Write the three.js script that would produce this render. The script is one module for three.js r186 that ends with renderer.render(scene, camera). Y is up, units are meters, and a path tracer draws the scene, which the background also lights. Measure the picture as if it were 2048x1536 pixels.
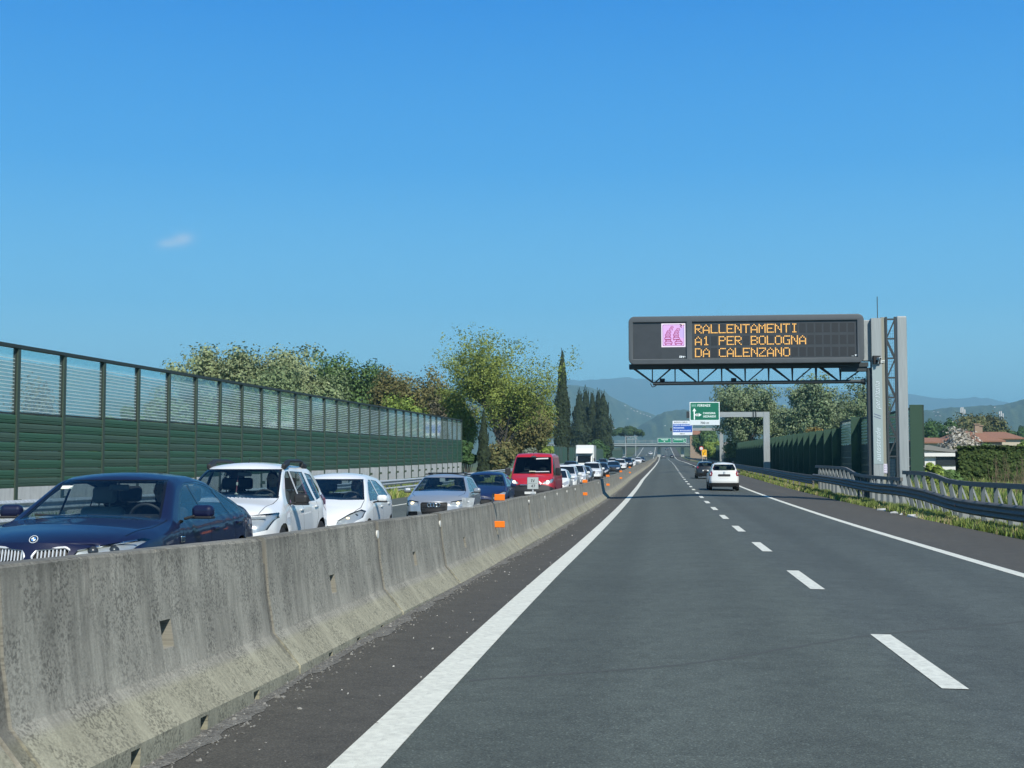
import * as THREE from 'three';
import { mergeGeometries, mergeVertices, toCreasedNormals } from 'three/addons/utils/BufferGeometryUtils.js';
import { RoundedBoxGeometry } from 'three/addons/geometries/RoundedBoxGeometry.js';
import { MarchingCubes } from 'three/addons/objects/MarchingCubes.js';

// ---------------------------------------------------------------- camera, sky, sun, exposure
const scene = new THREE.Scene();
const YAW = Math.atan(276 / 2605), PITCH = Math.atan(162 / 2600);
const camera = new THREE.PerspectiveCamera(2 * Math.atan(768 / 2600) * 180 / Math.PI, 4 / 3, 0.1, 40000);
camera.position.set(0, 1.53, 0);
camera.rotation.order = 'YXZ';
camera.rotation.set(PITCH, YAW, 0);
scene.add(camera);

const renderer = new THREE.WebGLRenderer({ antialias: true });
renderer.setSize(1024, 768);
renderer.toneMapping = THREE.LinearToneMapping;
renderer.toneMappingExposure = 1.2;
renderer.shadowMap.enabled = true;

const SUN = new THREE.Vector3(0.50, 1.0, 0.95).normalize();      // behind the viewer, to the right
const sun = new THREE.DirectionalLight(new THREE.Color(1.0, 0.965, 0.86), 5.0);
sun.position.copy(SUN).multiplyScalar(300).add(new THREE.Vector3(0, 0, -100));
sun.target.position.set(0, 0, -100);
sun.castShadow = true;
sun.shadow.mapSize.set(4096, 4096);
Object.assign(sun.shadow.camera, { left: -220, right: 220, top: 260, bottom: -260, near: 1, far: 900 });
scene.add(sun, sun.target);

const smooth = (a, b, t) => { t = Math.min(1, Math.max(0, (t - a) / (b - a))); return t * t * (3 - 2 * t); };
const clamp = (x, a, b) => Math.min(b, Math.max(a, x));
const lerp = (a, b, t) => a + (b - a) * t;
function rng(seed) { let a = seed >>> 0; return () => { a |= 0; a = a + 0x6D2B79F5 | 0; let t = Math.imul(a ^ a >>> 15, 1 | a); t = t + Math.imul(t ^ t >>> 7, 61 | t) ^ t; return ((t ^ t >>> 14) >>> 0) / 4294967296; }; }
// periodic value noise
function noise2(seed, P) {
  const r = rng(seed), g = new Float32Array(P * P); for (let i = 0; i < g.length; i++) g[i] = r();
  return (x, y) => { const xi = Math.floor(x), yi = Math.floor(y), fx = x - xi, fy = y - yi, u = fx * fx * (3 - 2 * fx), v = fy * fy * (3 - 2 * fy);
    const m = k => ((k % P) + P) % P, a = g[m(yi) * P + m(xi)], b = g[m(yi) * P + m(xi + 1)], c = g[m(yi + 1) * P + m(xi)], d = g[m(yi + 1) * P + m(xi + 1)];
    return lerp(lerp(a, b, u), lerp(c, d, u), v); };
}
const nz = noise2(11, 256), nz2 = noise2(12, 256), nz3 = noise2(13, 256);
const fbm = (x, y, n = nz) => (n(x, y) + 0.5 * n(x * 2 + 17, y * 2 + 5) + 0.25 * n(x * 4 + 3, y * 4 + 29)) / 1.75;

function lin(c) { return c <= 0.04045 ? c / 12.92 : Math.pow((c + 0.055) / 1.055, 2.4); }
function rgb(r, g, b) { return [lin(r / 255), lin(g / 255), lin(b / 255)]; }
{ // computed sky: clear spring blue paling to the horizon, one small wisp of cloud
  const w = 2048, h = 1024, d = new Float32Array(w * h * 4);
  const stops = [[-90, rgb(120, 130, 130)], [-4, rgb(128, 168, 190)], [0, rgb(180, 240, 255)], [3, rgb(166, 234, 255)], [7, rgb(112, 193, 240)], [13, rgb(63, 158, 229)], [20, rgb(26, 130, 216)], [35, rgb(32, 98, 164)], [60, rgb(24, 74, 134)], [90, rgb(20, 64, 118)]];
  const ca = -14.6 * Math.PI / 180 - YAW, ce = 9.45;                 // wisp: azimuth from -z, elevation in degrees
  for (let j = 0; j < h; j++) {
    const el = ((j + 0.5) / h - 0.5) * 180;
    let k = 0; while (k < stops.length - 2 && el > stops[k + 1][0]) k++;
    const t = clamp((el - stops[k][0]) / (stops[k + 1][0] - stops[k][0]), 0, 1);
    for (let i = 0; i < w; i++) {
      const phi = ((i + 0.5) / w - 0.5) * 2 * Math.PI, x = Math.cos(phi), z = Math.sin(phi), az = Math.atan2(x, -z);
      let c = [0, 1, 2].map(q => lerp(stops[k][1][q], stops[k + 1][1][q], t));
      const dx = (az - ca) * 180 / Math.PI, dy = el - ce;
      if (Math.abs(dx) < 2 && Math.abs(dy) < 1.2) {
        const yy = dy - 0.16 * dx, a = Math.exp(-((dx - 0.25) ** 2) / 0.16 - ((yy - 0.10) ** 2) / 0.045) + 0.75 * Math.exp(-((dx + 0.4) ** 2) / 0.12 - ((yy - 0.02) ** 2) / 0.02);
        const q = clamp(a * (0.55 + 0.5 * nz(i * 0.7, j * 0.7)), 0, 1) * 0.8, cc = rgb(205, 212, 226);
        c = c.map((v, n) => lerp(v, cc[n], q));
      }
      const o = (j * w + i) * 4; d[o] = c[0]; d[o + 1] = c[1]; d[o + 2] = c[2]; d[o + 3] = 1;
    }
  }
  const sky = new THREE.DataTexture(d, w, h, THREE.RGBAFormat, THREE.FloatType);
  sky.mapping = THREE.EquirectangularReflectionMapping; sky.magFilter = THREE.LinearFilter; sky.minFilter = THREE.LinearFilter; sky.colorSpace = THREE.LinearSRGBColorSpace; sky.needsUpdate = true;
  scene.background = sky; scene.environment = sky;
}
scene.fog = new THREE.FogExp2(new THREE.Color(0.38, 0.78, 1.0), 0.00015);

// ---------------------------------------------------------------- naming and geometry helpers
const taken = {};
function numbered(n) { const k = taken[n] = (taken[n] ?? -1) + 1; return k ? n + '_' + String(k).padStart(3, '0') : n; }
function tag(o, label, category, group, kind) { if (label) o.userData.label = label; if (category) o.userData.category = category; if (group) o.userData.group = group; if (kind) o.userData.kind = kind; return o; }
function thing(name, label, category, group, pos, turn = 0) {
  const o = new THREE.Group(); o.name = numbered(name); scene.add(o);
  if (pos) o.position.set(...pos); o.rotation.y = turn; return tag(o, label, category, group);
}
function put(name, geo, mat, parent) { const m = new THREE.Mesh(geo, mat); m.name = parent ? name : numbered(name); m.castShadow = m.receiveShadow = true; (parent || scene).add(m); return m; }
function struct(name, geo, mat) { return tag(put(name, geo, mat), null, null, null, 'structure'); }
function copyThing(src, label, group, pos, turn) {
  const r = src.clone(); r.name = numbered(src.name.replace(/_\d{3}$/, '')); r.userData = { ...src.userData }; scene.add(r);
  if (pos) r.position.set(...pos); if (turn !== undefined) r.rotation.y = turn;
  if (label) r.userData.label = label; if (group) r.userData.group = group; return r;
}
const V = (x, y, z) => new THREE.Vector3(x, y, z);
class MB {                                                         // collects shapes into one mesh
  constructor() { this.g = []; }
  add(g, x = 0, y = 0, z = 0, rx = 0, ry = 0, rz = 0) {
    g = g.index ? g : mergeVertices(g);
    for (const k of Object.keys(g.attributes)) if (!['position', 'normal', 'uv'].includes(k)) g.deleteAttribute(k);
    if (!g.attributes.uv) g.setAttribute('uv', new THREE.BufferAttribute(new Float32Array(g.attributes.position.count * 2), 2));
    g.applyMatrix4(new THREE.Matrix4().compose(V(x, y, z), new THREE.Quaternion().setFromEuler(new THREE.Euler(rx, ry, rz)), V(1, 1, 1)));
    this.g.push(g); return this;
  }
  box(w, h, d, x, y, z, rx, ry, rz) { return this.add(new THREE.BoxGeometry(w, h, d), x, y, z, rx, ry, rz); }
  rbox(w, h, d, r, x, y, z, rx, ry, rz, s = 2) { return this.add(new RoundedBoxGeometry(w, h, d, s, r), x, y, z, rx, ry, rz); }
  cyl(r0, r1, h, x, y, z, rx, ry, rz, n = 16) { return this.add(new THREE.CylinderGeometry(r0, r1, h, n), x, y, z, rx, ry, rz); }
  bar(a, b, w, d = w) {                                             // square bar between two points
    const v = b.clone().sub(a), L = v.length(), g = new THREE.BoxGeometry(w, L, d);
    g.applyQuaternion(new THREE.Quaternion().setFromUnitVectors(V(0, 1, 0), v.normalize())); return this.add(g, (a.x + b.x) / 2, (a.y + b.y) / 2, (a.z + b.z) / 2);
  }
  rod(a, b, r0, r1 = r0, n = 8) {
    const v = b.clone().sub(a), L = v.length(), g = new THREE.CylinderGeometry(r1, r0, L, n, 1);
    g.applyQuaternion(new THREE.Quaternion().setFromUnitVectors(V(0, 1, 0), v.normalize())); return this.add(g, (a.x + b.x) / 2, (a.y + b.y) / 2, (a.z + b.z) / 2);
  }
  geo() { return mergeGeometries(this.g); }
  build(name, mat, parent) { return put(name, this.geo(), mat, parent); }
}
// uv in metres by dominant normal
function metreUV(g, ox = 0, oy = 0) {
  const p = g.attributes.position, n = g.attributes.normal, uv = new Float32Array(p.count * 2);
  for (let i = 0; i < p.count; i++) {
    const ax = Math.abs(n.getX(i)), ay = Math.abs(n.getY(i)), az = Math.abs(n.getZ(i));
    if (ay > ax && ay > az) { uv[2 * i] = p.getX(i); uv[2 * i + 1] = p.getZ(i); } else if (ax > az) { uv[2 * i] = p.getZ(i); uv[2 * i + 1] = p.getY(i); } else { uv[2 * i] = p.getX(i); uv[2 * i + 1] = p.getY(i); }
    uv[2 * i] += ox; uv[2 * i + 1] += oy;
  }
  g.setAttribute('uv', new THREE.BufferAttribute(uv, 2)); return g;
}
function geoFrom(pos, idx, uv, col) {
  const g = new THREE.BufferGeometry(); g.setAttribute('position', new THREE.BufferAttribute(new Float32Array(pos), 3));
  if (idx) g.setIndex(idx); g.computeVertexNormals();
  g.setAttribute('uv', new THREE.BufferAttribute(uv ? new Float32Array(uv) : new Float32Array(pos.length / 3 * 2), 2));
  if (col) g.setAttribute('color', new THREE.BufferAttribute(new Float32Array(col), 3)); return g;
}
function tex(size, fn, srgb = true, repM = 1) {                      // fn(u,v) -> [r,g,b] 0..1 linear (colour) or grey; tile spans repM metres
  const [w, h] = Array.isArray(size) ? size : [size, size], d = new Uint8Array(w * h * 4);
  for (let j = 0; j < h; j++) for (let i = 0; i < w; i++) {
    const c = fn(i / w, j / h), o = (j * w + i) * 4;
    for (let k = 0; k < 3; k++) { let v = clamp(Array.isArray(c) ? c[k] : c, 0, 1); if (srgb) v = v <= 0.0031308 ? v * 12.92 : 1.055 * Math.pow(v, 1 / 2.4) - 0.055; d[o + k] = v * 255 + 0.5; }
    d[o + 3] = 255;
  }
  const t = new THREE.DataTexture(d, w, h, THREE.RGBAFormat); t.wrapS = t.wrapT = THREE.RepeatWrapping; t.magFilter = THREE.LinearFilter; t.minFilter = THREE.LinearMipmapLinearFilter; t.generateMipmaps = true;
  if (srgb) t.colorSpace = THREE.SRGBColorSpace; const [ru, rv] = Array.isArray(repM) ? repM : [repM, repM]; t.repeat.set(1 / ru, 1 / rv); t.needsUpdate = true; return t;
}
function canvasTex(w, h, draw) {
  const c = document.createElement('canvas'); c.width = w; c.height = h; const x = c.getContext('2d'); draw(x, w, h);
  const t = new THREE.CanvasTexture(c); t.colorSpace = THREE.SRGBColorSpace; return t;
}
const std = (c, rough = 0.8, o = {}) => new THREE.MeshStandardMaterial({ color: Array.isArray(c) ? new THREE.Color().setRGB(...c) : c, roughness: rough, ...o });

// ---------------------------------------------------------------- the road's line: profile, bend, crossfall (z counted forward, positive)
function curve(zs, ys) {
  const n = zs.length, m = zs.map((_, i) => i === 0 ? (ys[1] - ys[0]) / (zs[1] - zs[0]) : i === n - 1 ? (ys[n - 1] - ys[n - 2]) / (zs[n - 1] - zs[n - 2]) : (ys[i + 1] - ys[i - 1]) / (zs[i + 1] - zs[i - 1]));
  return z => { if (z <= zs[0]) return ys[0]; if (z >= zs[n - 1]) return ys[n - 1]; let i = 0; while (z > zs[i + 1]) i++;
    const h = zs[i + 1] - zs[i], t = (z - zs[i]) / h, t2 = t * t, t3 = t2 * t;
    return (2 * t3 - 3 * t2 + 1) * ys[i] + (t3 - 2 * t2 + t) * h * m[i] + (-2 * t3 + 3 * t2) * ys[i + 1] + (t3 - t2) * h * m[i + 1]; };
}
const roadY = curve([-60, 0, 10, 25, 40, 55, 70, 85, 100, 115, 140, 177, 242, 330, 450, 550, 650, 750, 850, 950, 1050, 1200, 1500],
  [0.2, 0.03, 0, -0.052, -0.073, -0.044, 0.02, 0.115, 0.25, 0.41, 0.62, 0.95, 1.53, 2.3, 3.2, 4.4, 6.9, 10.1, 13.3, 16.2, 18.2, 19, 19]);
const bend = curve([-60, 0, 18, 25, 40, 56, 70, 86, 101, 116, 170, 242, 350, 521, 700, 900, 1200, 1500], [0, 0, 0.03, 0.08, 0.2, 0.34, 0.45, 0.58, 0.72, 0.85, 1.5, 2.4, 3.5, 5.1, 6.6, 8.0, 10.2, 12.5]);
const leftDrop = curve([-60, 0, 12, 20, 28, 45, 100, 300, 600], [0, 0, 0, 0.03, 0.06, 0.10, 0.2, 0.25, 0.2]);
const barrierSink = curve([-60, 0, 5.7, 9.4, 12.3, 18, 28, 42, 60, 110], [-0.07, -0.07, -0.055, 0.03, 0.05, 0.10, 0.06, 0.04, 0.05, 0.05]);
function surfY(o, z) {                                              // o: offset from the bent axis
  const d = 2.05 - o; if (d < 0) return roadY(z) + 0.02 * d;
  return roadY(z) - 0.003 * Math.min(d, 9) - 0.022 * Math.max(0, d - 9) - leftDrop(z) * smooth(0, 4.5, d);
}
const onRoad = (o, z, up = 0) => V(o + bend(z), surfY(o, z) + up, -z);
const heading = z => Math.atan((bend(z + 4) - bend(z - 4)) / 8);     // + bends right
function stations(a, b, near = 1.2) { const r = []; let z = a; while (z < b) { r.push(z); z += clamp(Math.abs(z) * (near < 0.3 ? 0.012 : 0.045), near, 30); } r.push(b); return r; }
// sheet between offsets os over stations zs
function sheet(os, zs, up = 0, col) {
  const pos = [], uv = [], idx = [], c = [];
  zs.forEach((z, j) => os.forEach((o, i) => {
    const p = onRoad(typeof o === 'function' ? o(z) : o, z, up); pos.push(p.x, p.y, p.z); uv.push(p.x, -p.z); if (col) c.push(...col(p.x, z));
    if (i && j) { const n = os.length, a = (j - 1) * n + i - 1; idx.push(a, a + 1, a + n, a + 1, a + n + 1, a + n); }
  }));
  return geoFrom(pos, idx, uv, col && c);
}
// ---------------------------------------------------------------- shared materials
const grainA = noise2(21, 512), grainB = noise2(22, 512);
function asphaltTex(base, tint, seed) {
  const r = rng(seed), n = 512, s = new Float32Array(n * n); for (let i = 0; i < s.length; i++) s[i] = r();
  return (u, v) => {
    const i = (Math.floor(v * n) % n) * n + Math.floor(u * n) % n, a = s[i], b = grainA(u * 512, v * 512), coarse = grainB(u * 16, v * 16) * 0.5 + grainB(u * 48 + 9, v * 48) * 0.5;
    let k = base * (0.38 + 0.40 * b + 0.85 * a * a * a + 0.36 * coarse); if (a > 0.985) k *= 1.7;
    return [k * tint[0], k * tint[1], k * tint[2]];
  };
}
const bumpGrain = tex(512, (u, v) => grainA(u * 512, v * 512) * 0.6 + grainB(u * 128, v * 128) * 0.4, false, 1.6);
const M = {};
M.lane = std('#ffffff', 0.88, { map: tex(512, asphaltTex(0.083, [0.93, 1.09, 0.96], 31), true, 3.5), bumpMap: bumpGrain, bumpScale: 0.004, vertexColors: true });
M.shoulder = std('#ffffff', 0.92, { map: tex(512, asphaltTex(0.066, [1.10, 1.03, 0.86], 32), true, 3.1), bumpMap: bumpGrain, bumpScale: 0.005, vertexColors: true });
M.tar = std([0.066, 0.073, 0.068], 0.92, { bumpMap: bumpGrain, bumpScale: 0.003 });
M.paint = std('#ffffff', 0.7, { map: tex(512, (u, v) => { const a = grainA(u * 400, v * 400), b = grainB(u * 40, v * 40), k = 0.74 * (0.80 + 0.20 * b) * (a > 0.88 ? 0.7 : 1) * (1 - 0.12 * clamp((fbm(u * 22, v * 22, nz3) - 0.6) * 5, 0, 1)); return [k, k * 1.0, k * 0.87]; }, true, 1.5), bumpMap: bumpGrain, bumpScale: 0.003 });
M.galv = std('#ffffff', 0.55, { metalness: 0.25, map: tex(256, (u, v) => { const k = 0.30 + 0.18 * grainA(u * 40, v * 40) + 0.12 * grainB(u * 12, v * 12); return [k * 0.95, k, k * 1.02]; }, true, 0.9) });
M.darkSteel = std([0.045, 0.055, 0.06], 0.6, { metalness: 0.3 });
M.black = std([0.012, 0.012, 0.013], 0.7);
M.rubber = std([0.016, 0.016, 0.017], 0.85);

// ---------------------------------------------------------------- roads
const ZS = stations(-40, 1400);
const patch = (lo, hi) => (x, z) => { const k = lerp(lo, hi, fbm(x * 0.8 + 40, z * 0.06) * 0.6 + fbm(x * 0.35, z * 0.35 + 70, nz2) * 0.4); return [k, k, k]; };
const span = (a, b, n) => Array.from({ length: n + 1 }, (_, i) => a + (b - a) * i / n);
const roadR = struct('motorway_lanes', sheet(span(-1.62, 5.6, 24), ZS, 0, (x, z) => { const p = patch(0.8, 1.2)(x, z)[0], o = x - bend(z), w = Math.min(...[-0.55, 1.05, 3.05, 4.65].map(c => Math.abs(o - c))), k = p * (1 - 0.13 * smooth(0.5, 0.1, w + 0.25 * (fbm(x * 2, z * 0.3) - 0.5))) * (o > 1.75 ? 0.95 : 1.03); return [k, k, k * (o > 1.75 ? 1.03 : 0.98)]; }), M.lane);
struct('median_shoulder', sheet(span(-3.2, -1.62, 4), ZS, 0, patch(0.8, 1.2)), M.shoulder);
struct('emergency_lane', sheet(span(5.6, 8.45, 6), ZS, 0, patch(0.8, 1.25)), M.shoulder);
const roadL = struct('oncoming_carriageway', sheet(span(-14.5, -3.2, 16), ZS, 0, patch(0.8, 1.3)), M.lane);
// solid lines (children of the road they are painted on)
const W = 0.27;
put('edge_line', sheet([-1.5 - W / 2, -1.5 + W / 2], ZS, 0.005), M.paint, roadR);
put('edge_line', sheet([5.45 - 0.11, 5.45 + 0.11], ZS, 0.005), M.paint, roadR);
put('edge_line', sheet([-4.15, -3.92], ZS, 0.005), M.paint, roadL);
put('edge_line', sheet([-11.9, -11.67], ZS, 0.005), M.paint, roadL);
// lane dashes, 3 m long every 7.5 m
for (let i = -1; i < 100; i++) {
  const c = 10.7 + 7.52 * i, q = rng(900 + i); put('lane_dash', sheet([2.05 - 0.085, 2.05 + 0.095], [c - 1.5 + q() * 0.06, c, c + 1.5 + q() * 0.06], 0.005), M.paint, roadR);
}
for (let i = 0; i < 90; i++) { const c = 10 + 7.5 * i; put('lane_dash', sheet([-7.95, -7.78], [c - 1.5, c, c + 1.5], 0.005), M.paint, roadL); }
// thin sealed cracks running across the lanes
function seam(pts, w) {
  const pos = [], uv = [], idx = []; const N = 60;
  const cv = new THREE.CatmullRomCurve3(pts.map(([o, z]) => V(o, 0, z))), r = rng(77 + pts.length * 13 + Math.floor(pts[0][1] * 10));
  for (let i = 0; i <= N; i++) { const p = cv.getPoint(i / N), ww = w * (0.55 + 0.7 * r()), jz = (r() - 0.5) * 0.05;
    for (const s of [-1, 1]) { const q = onRoad(p.x, p.z + jz + s * ww / 2, 0.0013); pos.push(q.x, q.y, q.z); uv.push(q.x, q.z); }
    if (i) { const a = (i - 1) * 2; idx.push(a, a + 2, a + 1, a + 1, a + 2, a + 3); } }
  return geoFrom(pos, idx, uv);
}
put('sealed_crack', seam([[-1.3, 9.3], [0.2, 10.2], [1.2, 11.3], [2.0, 12.2], [3.3, 13.3], [5.3, 15.4]], 0.08), M.tar, roadR);

// grit along the foot of the barrier and pale chips on the shoulder
{
  const r = rng(41), n = 4200, g = new THREE.IcosahedronGeometry(1, 0), im = new THREE.InstancedMesh(g, std('#ffffff', 0.95), n), m = new THREE.Matrix4(), q = new THREE.Quaternion();
  for (let i = 0; i < n; i++) {
    const z = 3 + 75 * r() ** 1.8, far = r() < 0.05, o = far ? -2.3 + 0.7 * r() : -2.6 + Math.abs(r() + r() - 1) * 0.32, s = (far ? 0.003 + 0.008 * r() ** 3 : 0.004 + 0.008 * r() * r());
    q.setFromEuler(new THREE.Euler(r() * 6, r() * 6, r() * 6)); m.compose(onRoad(o, z, s * 0.25), q, V(s * (1 + r()), s * 0.6, s * (1 + r()))); im.setMatrixAt(i, m);
    const k = far ? 0.22 + 0.3 * r() : 0.10 + 0.16 * r(); im.setColorAt(i, new THREE.Color().setRGB(k, k * 0.97, k * 0.9));
  }
  im.name = numbered('roadside_grit'); scene.add(im); tag(im, 'loose grey grit and pale chips along the foot of the barrier', 'grit', null, 'stuff');
  const zs = stations(-2, 300, 0.09), w = new Map(); zs.forEach((z, j) => w.set(z, -2.52 + 0.16 * fbm(z * 1.4, 3) + 0.07 * (nz2(z * 7, 2) - 0.5)));
  struct('gravel_strip', sheet([-3.1, -2.7, z => w.get(z) ?? -2.4], zs, 0.004), std('#ffffff', 0.97, { map: tex(512, (u, v) => { const k = 0.055 + 0.22 * grainA(u * 256, v * 256) * grainB(u * 90, v * 90) + 0.07 * grainB(u * 20, v * 20); return [k, k * 0.97, k * 0.88]; }, true, 1.1), bumpMap: bumpGrain, bumpScale: 0.01 }));
}
// ---------------------------------------------------------------- ground: one sheet out to the hills
function groundY(o, z) {
  const inner = o > -14.5 && o < 8.45, out = o > 0 ? o - 8.45 : -14.5 - o, y = surfY(clamp(o, -14.5, 8.45), clamp(z, -60, 1500));
  if (inner) return y - 0.35; const base = lerp(roadY(clamp(z, -60, 1500)) * 0.45 - 0.9, 6, smooth(1500, 3500, z));
  return lerp(y - 0.03 - 0.05 * smooth(0, 2, out), base, smooth(2, 60, out)) + (out > 3 ? 0.25 * (fbm(o * 0.13, z * 0.11) - 0.5) : 0);
}
const gAt = (x, z) => groundY(x - bend(clamp(z, -60, 1500)), z);
{
  const os = [-9000, -6000, -4000, -2600, -1700, -1000, -600, -350, -200, -120, -80, -55, -40, -30, -24, -20, -18, -16.4, -15.3, -14.55, -14.45, -8, 0, 8.35, 8.5, 9, 9.6, 10.4, 11.4, 12.6, 14, 16, 20, 26, 34, 45, 60, 80, 120, 200, 350, 600, 1000, 1700, 2600, 4000, 6000, 9000];
  const zs = [-400, -150, -80, -40, -15, 0, 8, 14, 20, 26, 32, 38, 44, 50, 56, 62, 68, 74, 80, 90, 100, 112, 125, 140, 160, 180, 205, 235, 270, 310, 360, 420, 490, 560, 640, 720, 800, 900, 1000, 1150, 1300, 1600, 2000, 2600, 3500, 5000, 7500, 12000, 18000];
  const pos = [], col = [], uv = [], idx = [];
  zs.forEach((z, j) => os.forEach((o, i) => {
    const y = groundY(o, z);
    const x = o + bend(clamp(z, -60, 1500)); pos.push(x, y, -z); uv.push(x, z);
    const g = fbm(x * 0.05, z * 0.05), h = fbm(x * 0.4, z * 0.3, nz2), far = smooth(150, 900, Math.abs(z) + Math.abs(x));
    let c = [0.075 + 0.07 * h, 0.10 + 0.06 * g, 0.035 + 0.03 * h]; c = c.map((v, k) => lerp(v, [0.06, 0.085, 0.035][k] * (0.7 + 0.6 * g), far)); col.push(...c);
    if (i && j) { const n = os.length, a = (j - 1) * n + i - 1; idx.push(a, a + 1, a + n, a + 1, a + n + 1, a + n); }
  }));
  M.ground = std('#ffffff', 1, { vertexColors: true, map: tex(512, (u, v) => { const k = 0.55 + 0.35 * grainA(u * 128, v * 128) + 0.35 * grainB(u * 24, v * 24); return [k, k, k]; }, true, 3.3) });
  struct('ground', geoFrom(pos, idx, uv, col), M.ground);
}
// ---------------------------------------------------------------- hills and mountains
// crest given by [azimuth px-like angle in degrees from -z, crest height]; slopes run down towards the viewer
function range(name, dist, depth, crest, colA, colB, seed, rough) {
  const az0 = crest[0][0], az1 = crest[crest.length - 1][0], N = 260, K = 26, pos = [], idx = [], col = [], uv = [], f = curve(crest.map(c => c[0]), crest.map(c => c[1]));
  for (let k = 0; k <= K; k++) for (let i = 0; i <= N; i++) {
    const a = lerp(az0, az1, i / N), t = k / K, d = dist - depth * (0.75 - t);
    const ridge = t < 0.75 ? Math.sin(t / 0.75 * Math.PI / 2) ** 1.25 : 1 - (t - 0.75) / 0.25 * 0.6;
    const gul = fbm(a * 3.1 + seed, t * 5 + seed) - 0.5, fine = fbm(a * 22 + seed, t * 26, nz2) - 0.5;
    const h = f(a); let y = h * ridge + (gul * 0.16 * h * rough + fine * 0.012 * h) * (t < 0.75 ? Math.sin(t / 0.75 * Math.PI) + 0.06 : 0.1);
    const x = Math.tan(a * Math.PI / 180) * d; pos.push(x, y - 8, -d); uv.push(x, d);
    const w = fbm(a * 9 + seed, t * 9, nz3), p = fbm(a * 30, t * 30 + seed, nz); const m = clamp((w - 0.35) * 3 * 0.6 + (p - 0.5) * 0.9, 0, 1); col.push(...colA.map((v, q) => lerp(v, colB[q], m) * (0.8 + 0.4 * p)));
    if (i && k) { const n = N + 1, A = (k - 1) * n + i - 1; idx.push(A, A + 1, A + n, A + 1, A + n + 1, A + n); }
  }
  return struct(name, geoFrom(pos, idx, uv, col), M.hill ??= std('#ffffff', 1, { vertexColors: true, map: tex(512, (u, v) => { const k = 0.5 + 0.7 * grainA(u * 150, v * 150) * grainB(u * 40, v * 40) + 0.25 * grainB(u * 14, v * 14); return [k, k, k]; }, true, 420) }));
}
range('far_mountains', 12000, 4500, [[-36.45, 652], [-27.57, 687], [-21.63, 631], [-13.16, 621], [-8.78, 662], [-3.49, 776], [-2.17, 793], [-0.63, 795], [2.2, 750], [4.35, 729], [7.51, 688], [10.9, 634], [11.6, 615], [12.69, 592], [13.38, 600], [13.97, 603], [14.51, 576], [15.31, 535], [20.1, 450], [25.18, 401]], [0.075, 0.085, 0.05], [0.11, 0.10, 0.075], 3, 0.8);
range('wooded_hills', 5200, 2200, [[-39.69, 508], [-33.11, 489], [-27.6, 447], [-25.27, 417], [-21.64, 358], [-15.32, 296], [-9, 288], [-6.58, 291], [-3.93, 320], [-2.28, 305], [-1.51, 269], [-0.64, 232], [0.23, 204], [0.77, 176], [2.18, 128], [4.32, 88]], [0.05, 0.075, 0.035], [0.12, 0.14, 0.06], 8, 0.9);
range('wooded_hills', 3800, 1700, [[-3.28, 75], [-0.86, 108], [0.23, 146], [0.99, 165], [1.65, 166], [2.18, 157], [3.26, 139], [6.44, 131], [9.56, 141], [10.88, 155], [12.19, 166], [13.57, 174], [14.45, 176], [15.47, 190], [18.32, 213], [23.57, 203]], [0.045, 0.07, 0.032], [0.10, 0.125, 0.055], 15, 0.9);
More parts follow.
